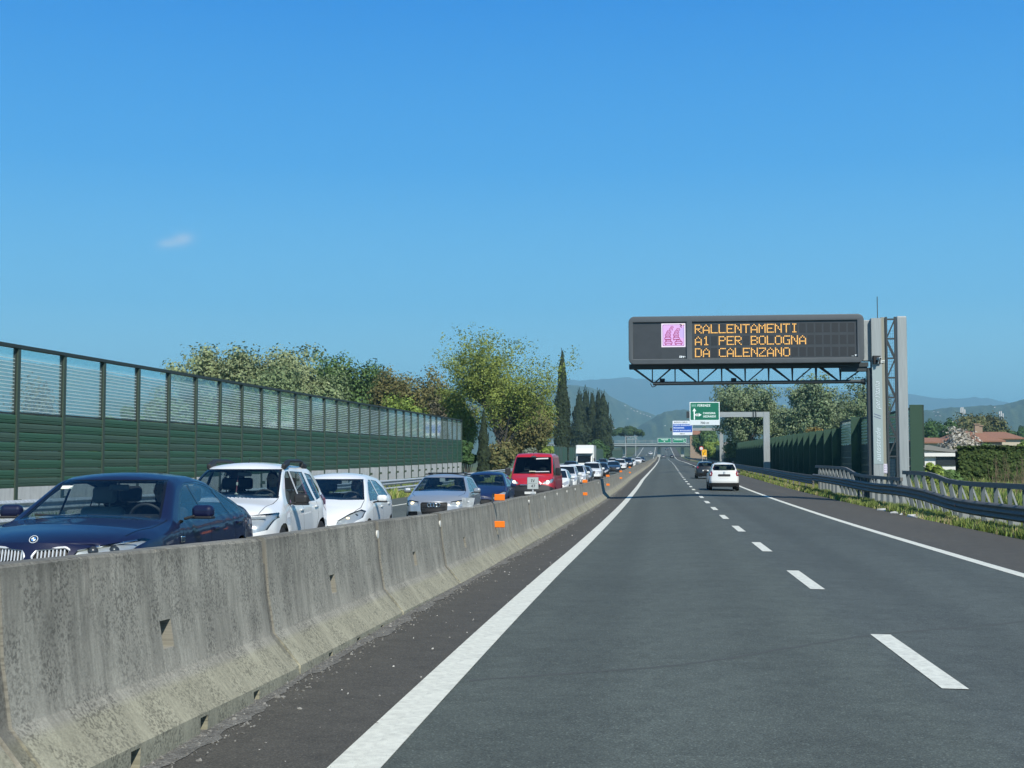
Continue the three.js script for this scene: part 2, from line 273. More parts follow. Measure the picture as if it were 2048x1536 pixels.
// ---------------------------------------------------------------- concrete median barrier, 4 m segments
{
  const st = noise2(51, 256), sb = noise2(52, 512);
  // u along the segment (4 m), v over the profile (0 toe .. 1 top): rain streaks, lichen grain, paler, less streaked foot
  const concrete = seed => tex([1024, 512], (u, v) => {
    const U = u * 4 + seed * 7.3, a = grainA(u * 512, v * 190 + seed * 50), b = grainB(u * 512, v * 256), streak = fbm(U * 9, v * 2.2 + seed, st) * 0.6 + 0.4 * fbm(U * 30, v * 3.5 + seed, sb), fineStreak = sb(U * 60, v * 14), blot = fbm(U * 1.6, v * 2.2 + seed * 3, st), blot2 = fbm(U * 6, v * 6 + seed, sb);
    const face = smooth(0.30, 0.36, v);
    let k = 0.325;
    k *= 1 - lerp(0.2, 0.46, face) * clamp((streak - 0.38) * 2.4, 0, 1) * lerp(0.5, 1, clamp((v - 0.1) * 1.2, 0, 1));
    k *= 0.78 + 0.24 * fineStreak + 0.26 * (blot - 0.5);
    k *= 1 - 0.48 * clamp((sb(u * 320 + seed * 9, v * 120) * 0.6 + a * 0.4 - 0.46) * 4.5, 0, 1) * clamp(0.45 + (blot2 - 0.4) * 2.4, 0, 1);
    k *= 0.88 + 0.24 * b;
    k *= 1 - 0.3 * smooth(0.86, 0.97, v + 0.08 * (fineStreak - 0.5) + 0.07 * (streak - 0.5));
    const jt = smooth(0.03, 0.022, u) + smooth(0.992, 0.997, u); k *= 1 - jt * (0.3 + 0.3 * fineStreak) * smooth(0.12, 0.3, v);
    const warm = lerp(0.92, 0.965, face) ; return [k * 1.06, k * 1.0, k * (warm - 0.14 - 0.05 * (1 - face))];
  });
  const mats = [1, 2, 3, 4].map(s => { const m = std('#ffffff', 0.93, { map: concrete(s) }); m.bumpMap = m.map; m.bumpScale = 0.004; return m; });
  // profile from the top centre down the road face: [half width, height]
  const base = (o = {}) => { const H = o.top ?? 1.03, t = o.in ?? 0, hole = o.hole, sc = o.sc;
    return [[0, H], [0.062 - t, H], [0.078 - t, H - 0.014], [hole ? 0.112 : 0.112, 0.62], hole ? [0.035, 0.615] : [0.1125, 0.615], hole ? [0.035, 0.465] : [0.1385, 0.465], [0.139, 0.46], [0.16, 0.335], [0.165, 0.325], [0.35, 0.105], [0.36, 0.095], [0.36, 0.075], sc ? [0.14, 0.07] : [0.36, 0.07], sc ? [0.14, 0] : [0.36, 0.0], [sc ? 0.13 : 0.35, -0.08]]; };
  const low = p => p.map(([x, y]) => [Math.max(0.02, (y > 0.8 ? x + 0.012 : x) - (y > 0.02 ? 0.014 : 0)), Math.min(y, 0.84)]);
  function segment(seed, detailed) {
    const L = 3.966, S = [];                                      // stations along the length with their profiles
    const P = base(), Q = base({ sc: 1 }), Hh = base({ hole: 1 });
    const push = (z, p) => S.push([z, p]);
    if (detailed) {
      push(0, low(P)); push(0.10, low(P)); push(0.104, P); 
      for (const c of [1, 2, 3]) { if (c === 2) { push(1.915, P); push(1.915, Hh); push(1.94, Hh);
          const HQ = Hh.map((q, i) => i > 11 ? Q[i] : q); push(1.94, HQ); push(2.06, HQ); push(2.06, Hh); push(2.085, Hh); push(2.085, P); } else { push(c - 0.06, P); push(c - 0.06, Q); push(c + 0.06, Q); push(c + 0.06, P); } }
      push(L, P);
    } else { push(0, P); push(L, P); }
    const pos = [], uv = [], idx = []; const np = P.length, prof = [0]; for (let i = 1; i < np; i++) prof.push(prof[i - 1] + Math.hypot(P[i][0] - P[i - 1][0], P[i][1] - P[i - 1][1])); const T = prof[np - 1];
    const r = rng(seed * 17);
    for (const side of [1, -1]) { const b0 = pos.length / 3;
      S.forEach(([z, p], j) => p.forEach(([x, y], i) => { const chip = detailed && i > 0 && i < 3 ? (r() - 0.5) * 0.012 : 0; pos.push(side * (x + (i === 1 ? chip : 0)), y + (i === 2 ? chip : 0), -z); uv.push(z / 4, 1 - prof[i] / T);
        if (i && j) { const a = b0 + (j - 1) * np + i - 1; side > 0 ? idx.push(a, a + 1, a + np, a + 1, a + np + 1, a + np) : idx.push(a, a + np, a + 1, a + 1, a + np, a + np + 1); } }));
      for (const e of [0, S.length - 1]) { const b = pos.length / 3, p = S[e][1]; p.forEach(([x, y]) => { pos.push(side * x, y, -S[e][0]); uv.push(x * 0.25 + seed * 0.37, 0.38 + 0.5 * y); }); p.forEach(([x, y]) => { pos.push(0, y, -S[e][0]); uv.push(seed * 0.37, 0.38 + 0.5 * y); });
        for (let i = 1; i < np; i++) { const A = b + i - 1, B = b + i, C = b + np + i - 1, D = b + np + i; (side > 0) === (e === 0) ? idx.push(A, C, B, B, C, D) : idx.push(A, B, C, B, D, C); } }
    }
    const g = toCreasedNormals(geoFrom(pos, idx, uv), 0.5); return g;
  }
  const det = [1, 2, 3, 4].map(s => segment(s, true)), far = [1, 2, 3, 4].map(s => segment(s, false));
  const near = { 0: 'concrete barrier segment nearest the viewer, before the one below the saloon bonnet', 1: 'large front left concrete barrier segment below the dark blue saloon', 2: 'concrete barrier segment below the white SUV with roof rails', 3: 'concrete barrier segment below the white hatchback and the left of the silver car', 4: 'concrete barrier segment carrying the bare grey marker plate', 5: 'concrete barrier segment carrying the nearest orange marker', 6: 'concrete barrier segment between the nearest orange marker and the kilometre plate', 7: 'concrete barrier segment carrying the grey kilometre plate', 8: 'first concrete barrier segment beyond the kilometre plate', 9: 'second concrete barrier segment beyond the kilometre plate', 10: 'third concrete barrier segment beyond the kilometre plate', 11: 'concrete barrier segment just before the second orange marker', 12: 'concrete barrier segment carrying the second orange marker', 13: 'concrete barrier segment just past the second orange marker', 16: 'concrete barrier segment crossed by the shadow of the message board', 17: 'concrete barrier segment carrying the third orange marker' };
  for (let k = 0; k < 150; k++) {
    const z0 = 1.35 + 4 * k, a = onRoad(-2.93, z0, -barrierSink(z0)), b = onRoad(-2.93, z0 + 4, -barrierSink(z0 + 4)), m = (k * 7 + (k >> 2)) % 4;
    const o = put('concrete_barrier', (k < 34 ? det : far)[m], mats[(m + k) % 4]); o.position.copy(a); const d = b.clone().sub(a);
    o.rotation.order = 'YXZ'; o.rotation.y = Math.atan2(-d.x, -d.z); o.rotation.x = Math.atan2(d.y, Math.hypot(d.x, d.z)); o.position.y += (rng(k)() - 0.5) * 0.02; o.position.x += (rng(k + 500)() - 0.5) * 0.016;
    tag(o, near[k] ?? 'grey concrete median barrier segment in the distant run beyond the second orange marker', 'barrier', 'concrete median barrier segments');
  }
}
// ---------------------------------------------------------------- things clamped to the median barrier
M.orange = std('#f07a10', 0.5); M.orange.emissive = new THREE.Color(0, 0, 0);
{
  const lab = ['nearest orange marker, two plates on a steel strap clamped to the barrier', 'second orange marker along the barrier, beside the white hatchback', 'third orange marker along the barrier'];
  [23.2, 49.5, 71, 94, 120].forEach((z, i) => {
    const p = onRoad(-2.83, z, -barrierSink(z)), t = thing('barrier_marker', lab[i] ?? 'small distant orange marker on the median barrier', 'road marker', 'orange markers on the median barrier', [p.x, p.y, p.z], -heading(z));
    new MB().bar(V(-0.09, 0.5, 0), V(-0.035, 1.2, 0), 0.03, 0.012).bar(V(-0.035, 1.2, 0), V(0, 1.2, 0.01), 0.02).build('strap', M.darkSteel, t);
    for (const y of [1.14, 0.66]) new MB().rbox(0.19, 0.115, 0.035, 0.012, 0.085, y, 0.02).build('reflector_plate', M.orange, t);
  });
  { const z = 31.2, p = onRoad(-2.93, z, 1.03 - barrierSink(z)), t = thing('kilometre_plate', 'small grey kilometre plate reading IV 47 on top of the barrier', 'sign', null, [p.x, p.y, p.z], -heading(z) + 0.05);
    const face = canvasTex(256, 268, (x, w, h) => { x.fillStyle = '#a9b0ae'; x.fillRect(0, 0, w, h); x.fillStyle = '#1c2123'; x.font = 'bold 92px sans-serif'; x.textAlign = 'center'; x.fillText('IV', w / 2, 108); x.fillText('47', w / 2 + 8, 232); x.fillRect(24, 132, w - 48, 6); });
    new MB().rbox(0.275, 0.29, 0.03, 0.012, 0, 0.265, 0).build('plate', std([0.16, 0.17, 0.17], 0.6), t);
    const g = new THREE.PlaneGeometry(0.26, 0.275); g.translate(0, 0.265, 0.0175); put('plate_face', g, std('#ffffff', 0.55, { map: face }), t);
    new MB().bar(V(0, -0.02, -0.01), V(0, 0.14, -0.01), 0.03).rbox(0.11, 0.05, 0.06, 0.01, 0, 0.02, 0).build('bracket', M.galv, t); }
  { const z = 20.6, p = onRoad(-2.93, z, 1.02 - barrierSink(z)), t = thing('marker_plate_back', 'bare grey back of a marker plate on the barrier beside the silver car', 'road marker', null, [p.x, p.y, p.z], -heading(z));
    const s = new THREE.Shape([[-0.09, 0], [0.075, 0], [0.11, 0.17], [-0.1, 0.17]].map(q => new THREE.Vector2(...q))); const g = new THREE.ExtrudeGeometry(s, { depth: 0.02, bevelEnabled: false }); put('plate', metreUV(g), M.galv, t);
    new MB().cyl(0.012, 0.012, 0.03, 0.01, 0.11, 0.02, Math.PI / 2).build('bolt', std([0.7, 0.7, 0.7], 0.4), t); }
  const wj = [12.9, 17.3, 33.6, 36.9, 40.8];                        // pale plugs on the barrier face
  [13.35, 17.35, 29.4, 33.4, 37.4, 41.4, 45.4, 62].forEach((z, i) => { const p = onRoad(-2.845, z, 0.90 - barrierSink(z)); const m = new MB().cyl(0.04, 0.045, 0.03, 0, 0, 0, 0, 0, Math.PI / 2, 10).build('white_stud', std([0.68, 0.67, 0.62], 0.6)); m.position.copy(p);
    tag(m, i === 0 ? 'nearest round white stud on the barrier face' : i === 1 ? 'second nearest white stud on the barrier face' : 'small round white stud on the far barrier face', 'stud', 'white studs on the barrier face'); });
}
// ---------------------------------------------------------------- left noise wall: posts, boards, striped panes
M.greenPanel = [0, 1, 2].map(i => std('#ffffff', 0.62, { map: tex([256, 64], (u, v) => { const k = 1 + 0.16 * (fbm(u * 6, v * 5 + i * 9) - 0.5) + 0.12 * (grainA(u * 200, v * 60) - 0.5); return [0.041 * k * (1 + 0.22 * i), (0.112 - 0.009 * i) * k * (1 + 0.05 * i), 0.062 * k * (1 + 0.06 * i)]; }, true, [3, 0.3]) }));
M.greenPost = std([0.05, 0.075, 0.055], 0.55, { metalness: 0.1 });
M.greenCap = std([0.03, 0.042, 0.036], 0.6);
M.wallGlass = new THREE.MeshPhysicalMaterial({ color: new THREE.Color().setRGB(0.82, 0.95, 0.94), roughness: 0.05, transmission: 0.9, thickness: 0, ior: 1.5 });
M.strip = std([0.66, 0.78, 0.75], 0.45);
M.paleConcrete = std('#ffffff', 0.9, { map: tex(256, (u, v) => { const k = 0.58 * (0.85 + 0.3 * fbm(u * 8, v * 8) - 0.12 * clamp((fbm(u * 24, v * 3, nz2) - 0.5) * 4, 0, 1)); return [k, k * 0.985, k * 0.94]; }, true, 2.4) });
{
  const X = -18.2, z0 = 29.85, S = 2.975, n = 32, topY = z => 4.62 + 0.0101 * z;
  const t = thing('noise_wall', 'tall dark green noise wall with striped glass panes along the oncoming lanes', 'noise wall', null, [X, 0, 0]);
  const boardG = {}; let boards = 0; const restBoards = new MB(), restStrips = new MB();
  const boardShape = (L, h) => { const k = h.toFixed(3); return boardG[k] ??= metreUV(new THREE.ExtrudeGeometry(new THREE.Shape([[0, 0], [0.035, 0.012], [0.045, h * 0.3], [0.03, h * 0.36], [0.045, h * 0.42], [0.045, h * 0.78], [0.035, h - 0.02], [0, h - 0.008], [-0.09, h - 0.008], [-0.09, 0]].map(q => new THREE.Vector2(...q))), { depth: L, bevelEnabled: false })); };
  for (let k = 0; k <= n; k++) {
    const z = z0 + S * k, ty = topY(z), by = ty - 4.58;
    const post = new MB(); post.box(0.16, ty - by + 0.9, 0.012, 0, (ty + by - 0.9) / 2, -z + 0.074).box(0.16, ty - by + 0.9, 0.012, 0, (ty + by - 0.9) / 2, -z - 0.074).box(0.012, ty - by + 0.9, 0.136, 0.074, (ty + by - 0.9) / 2, -z);
    post.box(0.19, 0.02, 0.3, 0.04, by + 0.0, -z).box(0.16, 0.14, 0.012, 0.16, by + 0.07, -z).build('post', M.greenPost, t);
    if (k === n) break;
    const y1 = topY(z + S / 2), yb = y1 - 4.1, yp = y1 - 1.98, zc = -z - S / 2, Lb = S - 0.17;
    // concrete foot
    new MB().box(0.14, 0.95, Lb, -0.03, yb - 0.475, zc).build('plinth', M.paleConcrete, t).geometry = metreUV(new THREE.BoxGeometry(0.14, 0.95, Lb).translate(-0.03, yb - 0.475, zc));
    const nb = 8, bh = (yp - yb) / nb;
    for (let i = 0; i < nb; i++) { const g = boardShape(Lb, bh); if (boards < 240) { const m = put('board', g, M.greenPanel[(i * 5 + k * 7) % 3], t); m.position.set(0, yb + i * bh, zc - Lb / 2); boards++; } else restBoards.add(g.clone(), 0, yb + i * bh, zc - Lb / 2); }
    // pane with its frame and strips
    const ph = y1 - 0.1 - yp, fr = put('pane_frame', new MB().box(0.05, 0.05, Lb, 0, yp + 0.025, zc).box(0.05, ph, 0.05, 0, yp + ph / 2, zc - Lb / 2 + 0.025).box(0.05, ph, 0.05, 0, yp + ph / 2, zc + Lb / 2 - 0.025).geo(), M.greenCap, t);
    put('pane', new THREE.BoxGeometry(0.018, ph - 0.05, Lb - 0.1).translate(-0.01, yp + 0.05 + (ph - 0.05) / 2, zc), M.wallGlass, t);
    const ns = 15; for (let i = 0; i < ns; i++) restStrips.box(0.004, 0.019, Lb - 0.1, 0.002, yp + 0.1 + i * 0.107, zc);
    const a = topY(z), b = topY(z + S); new MB().bar(V(0.0, a - 0.03, -z + (k ? 0 : 0.1)), V(0.0, b - 0.03, -z - S), 0.2, 0.1).build('top_rail', M.greenCap, t);
  }
  const rb = restBoards.build('board', M.greenPanel[0], t); rb.userData.kind = 'stuff'; const rs = restStrips.build('glass_strips', M.strip, t); rs.userData.kind = 'stuff';
}
// ---------------------------------------------------------------- W-beam guard rails
const wProfile = [[0, 0], [0.02, 0.01], [0.075, 0.055], [0.08, 0.075], [0.075, 0.095], [0.015, 0.14], [0.01, 0.155], [0.015, 0.17], [0.075, 0.215], [0.08, 0.235], [0.075, 0.255], [0.02, 0.3], [0, 0.31]];
const triProfile = [[0, 0], [0.02, 0.008], [0.07, 0.05], [0.075, 0.065], [0.07, 0.08], [0.015, 0.125], [0.01, 0.14], [0.015, 0.155], [0.07, 0.195], [0.075, 0.21], [0.07, 0.225], [0.015, 0.27], [0.01, 0.285], [0.015, 0.30], [0.07, 0.345], [0.075, 0.36], [0.07, 0.375], [0.02, 0.42], [0, 0.43]];
function beamGeo(profile, path, side) {                             // path: world points of the beam's lower inner edge; side +1 bulges to -x (towards the right lanes' drivers)
  const pos = [], uv = [], idx = [], n = profile.length; let L = 0;
  path.forEach((p, j) => { if (j) L += p.distanceTo(path[j - 1]); profile.forEach(([d, h], i) => { pos.push(p.x - side * d, p.y + h, p.z); uv.push(L, h); if (i && j) { const a = (j - 1) * n + i - 1; idx.push(a, a + n, a + 1, a + 1, a + n, a + n + 1); } }); });
  const b = pos.length / 3; // back sheet gives the steel its thickness
  path.forEach((p, j) => profile.forEach(([d, h], i) => { pos.push(p.x - side * (d - 0.006), p.y + h, p.z); uv.push(0, h); if (i && j) { const a = b + (j - 1) * n + i - 1; idx.push(a, a + 1, a + n, a + 1, a + n + 1, a + n); } }));
  return geoFrom(pos, idx, uv);
}
{ // left: two stacked beams on posts
  const t = thing('guard_rail', 'double beam steel guard rail at the foot of the tall left noise wall', 'guard rail', null, [0, 0, 0]);
  for (let k = 0; k < 70; k++) {
    const za = 20 + 4 * k, pth = up => span(za, za + 4, 2).map(z => onRoad(-15.1, z, up));
    put('beam', beamGeo(wProfile, pth(0.72), -1), M.galv, t); put('beam', beamGeo(wProfile, pth(0.30), -1), M.galv, t);
    const p = onRoad(-15.16, za + 0.3); new MB().box(0.06, 1.3, 0.12, p.x - 0.05, p.y + 0.35, p.z).build('post', M.galv, t);
  }
}
M.shadedZinc = std('#ffffff', 0.68, { map: tex(256, (u, v) => { const k = 0.125 * (0.8 + 0.3 * grainA(u * 40, v * 40) + 0.25 * fbm(u * 5, v * 9)); return [k * 1.02, k, k * 0.93]; }, true, 1.3) });  // right rail's zinc: colour darkened to carry the shade on its road face
{ // right: three-wave beam with tall propped posts and an upper rail, stepping up beside the gantry
  const t = thing('guard_rail', 'three-wave steel guard rail with propped posts and upper rail beside the gantry', 'guard rail', null, [0, 0, 0]);
  const lowY = curve([0, 28, 36, 42, 47, 52, 57, 62, 68, 80, 120], [0.12, 0.12, 0.10, 0.12, 0.30, 0.36, 0.33, 0.36, 0.42, 0.46, 0.46]);
  const topY = curve([0, 28, 36, 41, 43.5, 46, 51.2], [1.13, 1.13, 1.13, 1.13, 1.18, 1.36, 1.39]);
  const topY2 = curve([51.3, 56, 62, 64, 66.5, 70, 80], [1.12, 1.12, 1.15, 1.22, 1.42, 1.46, 1.46]);
  const off = 9.25, gY = z => surfY(8.45, z) - 0.06;
  for (let za = 18; za < 80; za += 2) put('beam', beamGeo(triProfile, span(za, za + 2, 2).map(z => { const p = onRoad(off, z); p.y = gY(z) + lowY(z) + 0.22; return p; }), 1), M.shadedZinc, t);
  const rail = (f, a, b) => { for (let za = a; za < b - 0.01; za += 1.5) { const e = Math.min(b, za + 1.5), p = onRoad(off + 0.1, za), q = onRoad(off + 0.1, e); p.y = gY(za) + f(za) + 0.1; q.y = gY(e) + f(e) + 0.1; new MB().bar(p, q, 0.10, 0.14).build('upper_rail', M.shadedZinc, t); } };
  rail(topY, 18, 51.2); rail(topY2, 51.6, 79.5);
  for (let z = 18.6; z < 79; z += 1.45) { const p = onRoad(off + 0.12, z), h = (z < 51.2 ? topY(z) : topY2(z)) + 0.05, y = gY(z), lean = z > 42 && z < 51 || z > 61.5 && z < 70 ? 0.22 : 0;
    new MB().bar(V(p.x + lean, y - 0.2, p.z), V(p.x, y + h, p.z), 0.11, 0.05).build('post', M.postSteel ??= std([0.09, 0.11, 0.12], 0.6), t);
    const b = new MB(); b.bar(V(p.x + 0.42, y + 0.02, p.z - 0.01), V(p.x + 0.05, y + h - 0.1, p.z - 0.01), 0.05, 0.04);
    const tri = new THREE.ExtrudeGeometry(new THREE.Shape([[0.05, 0], [0.36, 0], [0.05, h * 0.62]].map(q => new THREE.Vector2(...q))), { depth: 0.008, bevelEnabled: false }); b.add(tri, p.x, y + 0.02, p.z - 0.01).build('prop', M.propZinc ??= std([0.27, 0.29, 0.29], 0.6), t); }
  { const p = onRoad(off - 0.09, 41.6); const m = new MB().rbox(0.02, 0.07, 0.14, 0.008, p.x, gY(41.6) + lowY(41.6) + 0.43, p.z).build('reflector', std([0.28, 0.06, 0.04], 0.4), t); }
  const t2 = thing('guard_rail', 'long single steel guard rail receding past the right-hand sawtooth noise wall', 'guard rail', null, [0, 0, 0]);
  for (let za = 80; za < 560; za += za < 200 ? 4 : 12) { const st = za < 200 ? 4 : 12; put('beam', beamGeo(triProfile, span(za, za + st, 2).map(z => { const p = onRoad(off, z); p.y = gY(z) + 0.46; return p; }), 1), M.shadedZinc, t2);
    { const p = onRoad(off + 0.05, za), q = onRoad(off + 0.05, za + st); p.y = gY(za) + 0.96; q.y = gY(za + st) + 0.96; new MB().bar(p, q, 0.09, 0.11).build('upper_rail', M.shadedZinc, t2); }
    if (za < 330) { const p = onRoad(off + 0.05, za + 0.5), y = gY(za); new MB().box(0.1, 1.2, 0.05, p.x, y + 0.4, p.z).build('post', M.shadedZinc, t2); } }
}
// ---------------------------------------------------------------- right noise wall: sawtooth bays with fins
M.wallDark = std([0.018, 0.042, 0.028], 0.65); M.fin = std([0.02, 0.06, 0.034], 0.6);
M.slatGlass = new THREE.MeshPhysicalMaterial({ color: new THREE.Color().setRGB(0.75, 0.85, 0.7), roughness: 0.15, transmission: 0.8, thickness: 0 });
{
  const t = thing('noise_wall', 'dark green sawtooth noise wall with slatted windows on the right roadside', 'noise wall', null, [0, 0, 0]);
  const O = 13.6, fz = [69, 80, 90, 100]; while (fz.length < 64) fz.push(fz[fz.length - 1] + 5);
  for (let k = 0; k < 62; k++) {
    const z = fz[k], S = fz[k + 1] - z, h = k < 3 ? 4.75 : 4.15, a = onRoad(O, z), b = onRoad(O, z + S), y = surfY(8.4, z), dx = b.x - a.x, L = Math.hypot(dx, S), ang = -Math.atan2(dx, S);
    const cx = (a.x + b.x) / 2, cz = (a.z + b.z) / 2;
    // fin: a deep post standing square to the road
    { const m = new MB().box(0.62, h + 0.9, 0.14, 0, 0, 0).build('fin', M.fin, t); m.position.set(a.x - 0.36, y + h / 2 - 0.45, a.z); m.rotation.y = -heading(z); }
    const win = k < 12; const lh = win ? h * 0.62 : h, nb = k < 12 ? 8 : 1;
    for (let i = 0; i < nb; i++) { const bh = (lh + 0.7) / nb; const m = put('board', new THREE.BoxGeometry(0.1 + (i % 2) * 0.02, bh - 0.012, L - 0.14), M.wallDark, t); m.position.set(cx, y - 0.7 + bh * (i + 0.5), cz); m.rotation.y = ang; }
    if (win) { const wh = h - lh; { const m = put('slat_pane', new THREE.BoxGeometry(0.02, wh - 0.2, L - 0.9), M.slatGlass, t); m.position.set(cx, y + lh + wh / 2, cz); m.rotation.y = ang; }
      const f = new MB().box(0.12, 0.12, L - 0.14, 0, wh - 0.06, 0).box(0.12, wh, 0.4, 0, wh / 2, L / 2 - 0.27).box(0.12, wh, 0.4, 0, wh / 2, -L / 2 + 0.27).build('window_frame', M.wallDark, t); f.position.set(cx, y + lh, cz); f.rotation.y = ang;
      for (let i = 0; i < 8; i++) { const m = put('slat', (M.slatGeo ??= {})[S] ??= new THREE.BoxGeometry(0.03, 0.09, S - 0.9), M.slatMat ??= std([0.42, 0.5, 0.34], 0.5), t); m.position.set(cx - 0.03, y + lh + 0.1 + i * (wh - 0.25) / 8, cz); m.rotation.y = ang; } }
  }
}
{ // plain far noise wall behind the cypresses on the left
  const t = thing('noise_wall', 'low plain green noise wall behind the white box truck and cypresses', 'noise wall', null, [0, 0, 0]);
  for (let k = 0; k < 60; k++) { const z = 205 + 6 * k; if (k > 12 && k < 20) continue; const a = onRoad(-17.2, z), b = onRoad(-17.2, z + 6), y = surfY(-14.5, z); const m = put('panel', new THREE.BoxGeometry(0.12, 4.2, 5.86), M.greenPanel[k % 3], t); m.position.set((a.x + b.x) / 2, y + 1.6, (a.z + b.z) / 2); m.rotation.y = -Math.atan2(b.x - a.x, 6);
    const q = put('post', new THREE.BoxGeometry(0.24, 4.5, 0.16), M.greenPost, t); q.position.set(a.x, y + 1.65, a.z); }
}
// ---------------------------------------------------------------- variable message sign on its cantilever gantry
const FONT = { A: '01110,10001,10001,11111,10001,10001,10001', B: '11110,10001,10001,11110,10001,10001,11110', C: '01111,10000,10000,10000,10000,10000,01111', D: '11110,10001,10001,10001,10001,10001,11110', E: '11111,10000,10000,11110,10000,10000,11111', G: '01111,10000,10000,10011,10001,10001,01111', I: '01110,00100,00100,00100,00100,00100,01110', L: '10000,10000,10000,10000,10000,10000,11111', M: '10001,11011,10101,10101,10001,10001,10001', N: '10001,11001,10101,10101,10011,10001,10001', O: '01110,10001,10001,10001,10001,10001,01110', P: '11110,10001,10001,11110,10000,10000,10000', R: '11110,10001,10001,11110,10100,10010,10001', T: '11111,00100,00100,00100,00100,00100,00100', Z: '11111,00001,00010,00100,01000,10000,11111', 1: '00100,01100,00100,00100,00100,00100,01110' };
FONT.A = '00100,01010,10001,10001,11111,10001,10001';
M.cabinet = std('#ffffff', 0.5, { map: tex(256, (u, v) => { const k = 0.085 * (0.9 + 0.22 * fbm(u * 6, v * 6) + 0.05 * grainA(u * 90, v * 90)); return [k * 0.88, k, k * 1.1]; }, true, 3) });
M.screen = std('#ffffff', 0.38, { map: tex(256, (u, v) => { const k = 0.052 * (0.85 + 0.3 * fbm(u * 5, v * 7)); return [k * 0.92, k, k * 1.1]; }, true, 2) });
M.module = std([0.02, 0.023, 0.027], 0.5);
M.led = new THREE.MeshStandardMaterial({ color: new THREE.Color(0.08, 0.05, 0.01), emissive: new THREE.Color().setRGB(1.0, 0.56, 0.16), emissiveIntensity: 1.15 });
M.zinc = std('#ffffff', 0.5, { metalness: 0.2, map: tex(256, (u, v) => { const k = 0.34 * (0.85 + 0.2 * grainA(u * 30, v * 30) + 0.2 * fbm(u * 4, v * 8)); return [k * 0.93, k, k * 1.0]; }, true, 1.6) });
{
  const Z = 60.2, g = surfY(8.45, Z) - 0.1, base = onRoad(10.2, Z); const B = V(base.x, g, base.z);
  const t = thing('message_gantry', 'steel cantilever gantry carrying the large dark message board over the lanes', 'gantry', null, [B.x, B.y, B.z], -heading(Z) + 0.0);
  // local frame: x right, y up from the ground, +z towards the viewer. px->m at this range: 2600 px per 59 m
  const ppm = 2600 / 59, X = px => (px - 1300) / ppm - B.x, Y = py => 1.53 + (930 - py) / ppm - B.y;
  // twin columns and the lattice between them
  const H = Y(633);
  new MB().box(0.44, H - 0.1, 0.5, X(1750.5), (H - 0.1) / 2, 0).build('column', M.zinc, t);
  new MB().rbox(0.45, H - 0.02, 0.5, 0.06, X(1800), (H - 0.02) / 2, 0).build('column', M.zinc, t);
  new MB().box(0.2, H - 0.06, 0.3, X(1764.8), (H - 0.06) / 2, 0.02).build('cable_duct', std([0.27, 0.27, 0.22], 0.6), t);
  new MB().box(0.18, Y(736), 0.42, X(1737), Y(736) / 2, -0.1).build('side_stiffener', M.darkSteel, t);
  const xa = X(1770), xb = X(1787), lat = (a, b, w = 0.07) => new MB().bar(a, b, w).build('lattice_bar', M.darkSteel, t);
  for (const x of [xa, xb]) lat(V(x, 0, 0.2), V(x, H - 0.05, 0.2), 0.085);
  const ys = []; for (let py = 640; py < 952; py += 39) ys.push(Y(py));
  ys.forEach((y, i) => { lat(V(xa, y, 0.2), V(xb, y, 0.2)); if (i) { const dn = i % 2; lat(V(dn ? xb : xa, ys[i - 1], 0.2), V(dn ? xa : xb, y, 0.2), 0.06); if (!dn) lat(V(xa, ys[i - 1] - 0.13, 0.21), V(xb - 0.05, y - 0.04, 0.21), 0.04); } });
  const mesh = new MB(); for (let i = 0; i < 5; i++) { const x = lerp(xa, xb, (i + 0.5) / 5); mesh.box(0.006, H * 0.86, 0.006, x, H * 0.5, -0.22); } for (let y = 0.6; y < H * 0.93; y += 0.14) mesh.box(xb - xa, 0.006, 0.006, (xa + xb) / 2, y, -0.22); mesh.build('safety_mesh', M.darkSteel, t);
  new MB().rod(V(X(1755), H - 0.1, 0), V(X(1755), Y(593), 0), 0.018).build('lightning_rod', M.darkSteel, t);
  // lettering on the column
  const plate = canvasTex(128, 1280, (x, w, h) => { x.fillStyle = '#9aa8a8'; x.fillRect(0, 0, w, h); x.save(); x.translate(92, h - 26); x.rotate(-Math.PI / 2); x.font = 'italic bold 84px sans-serif'; x.fillStyle = '#d5dfe2'; x.fillText('autostrade', 4, 0); x.fillStyle = '#47535a'; x.fillText('autostrade', 0, -5); x.fillStyle = '#b9c6c8'; x.fillText('autostrade', 2, -2); x.strokeStyle = '#4a4f74'; x.lineWidth = 9; for (const o of [570, 604]) { x.beginPath(); x.moveTo(o, 10); x.lineTo(o + 34, -80); x.stroke(); } x.font = 'italic 84px sans-serif'; x.fillStyle = '#47535a'; x.fillText("per l'italia", 690, -5); x.fillStyle = '#d5dfe2'; x.fillText("per l'italia", 694, 0); x.restore(); });
  { const w = 0.43, h = Y(736) - Y(928), gg = new THREE.BoxGeometry(w, h, 0.012); const face = put('lettered_plate', gg, std('#ffffff', 0.5, { map: plate }), t); face.position.set(X(1750.5), (Y(736) + Y(928)) / 2, 0.258); const f = gg.attributes.uv, n = gg.attributes.normal; for (let i = 0; i < f.count; i++) if (n.getZ(i) < 0.5) f.setXY(i, 0.02, 0.02); }
  { const nt = canvasTex(64, 128, (x, w, h) => { x.fillStyle = '#dcd6e0'; x.fillRect(0, 0, w, h); x.fillStyle = '#8a7f9c'; for (let i = 0; i < 5; i++) { x.fillRect(10, 12 + i * 24, 18, 12); x.fillRect(34, 14 + i * 24, 20, 4); x.fillRect(34, 21 + i * 24, 14, 3); } }); new MB().box(0.22, 0.42, 0.01, X(1764.5), Y(937), 0.2).build('notice', std('#ffffff', 0.6, { map: nt }), t); }
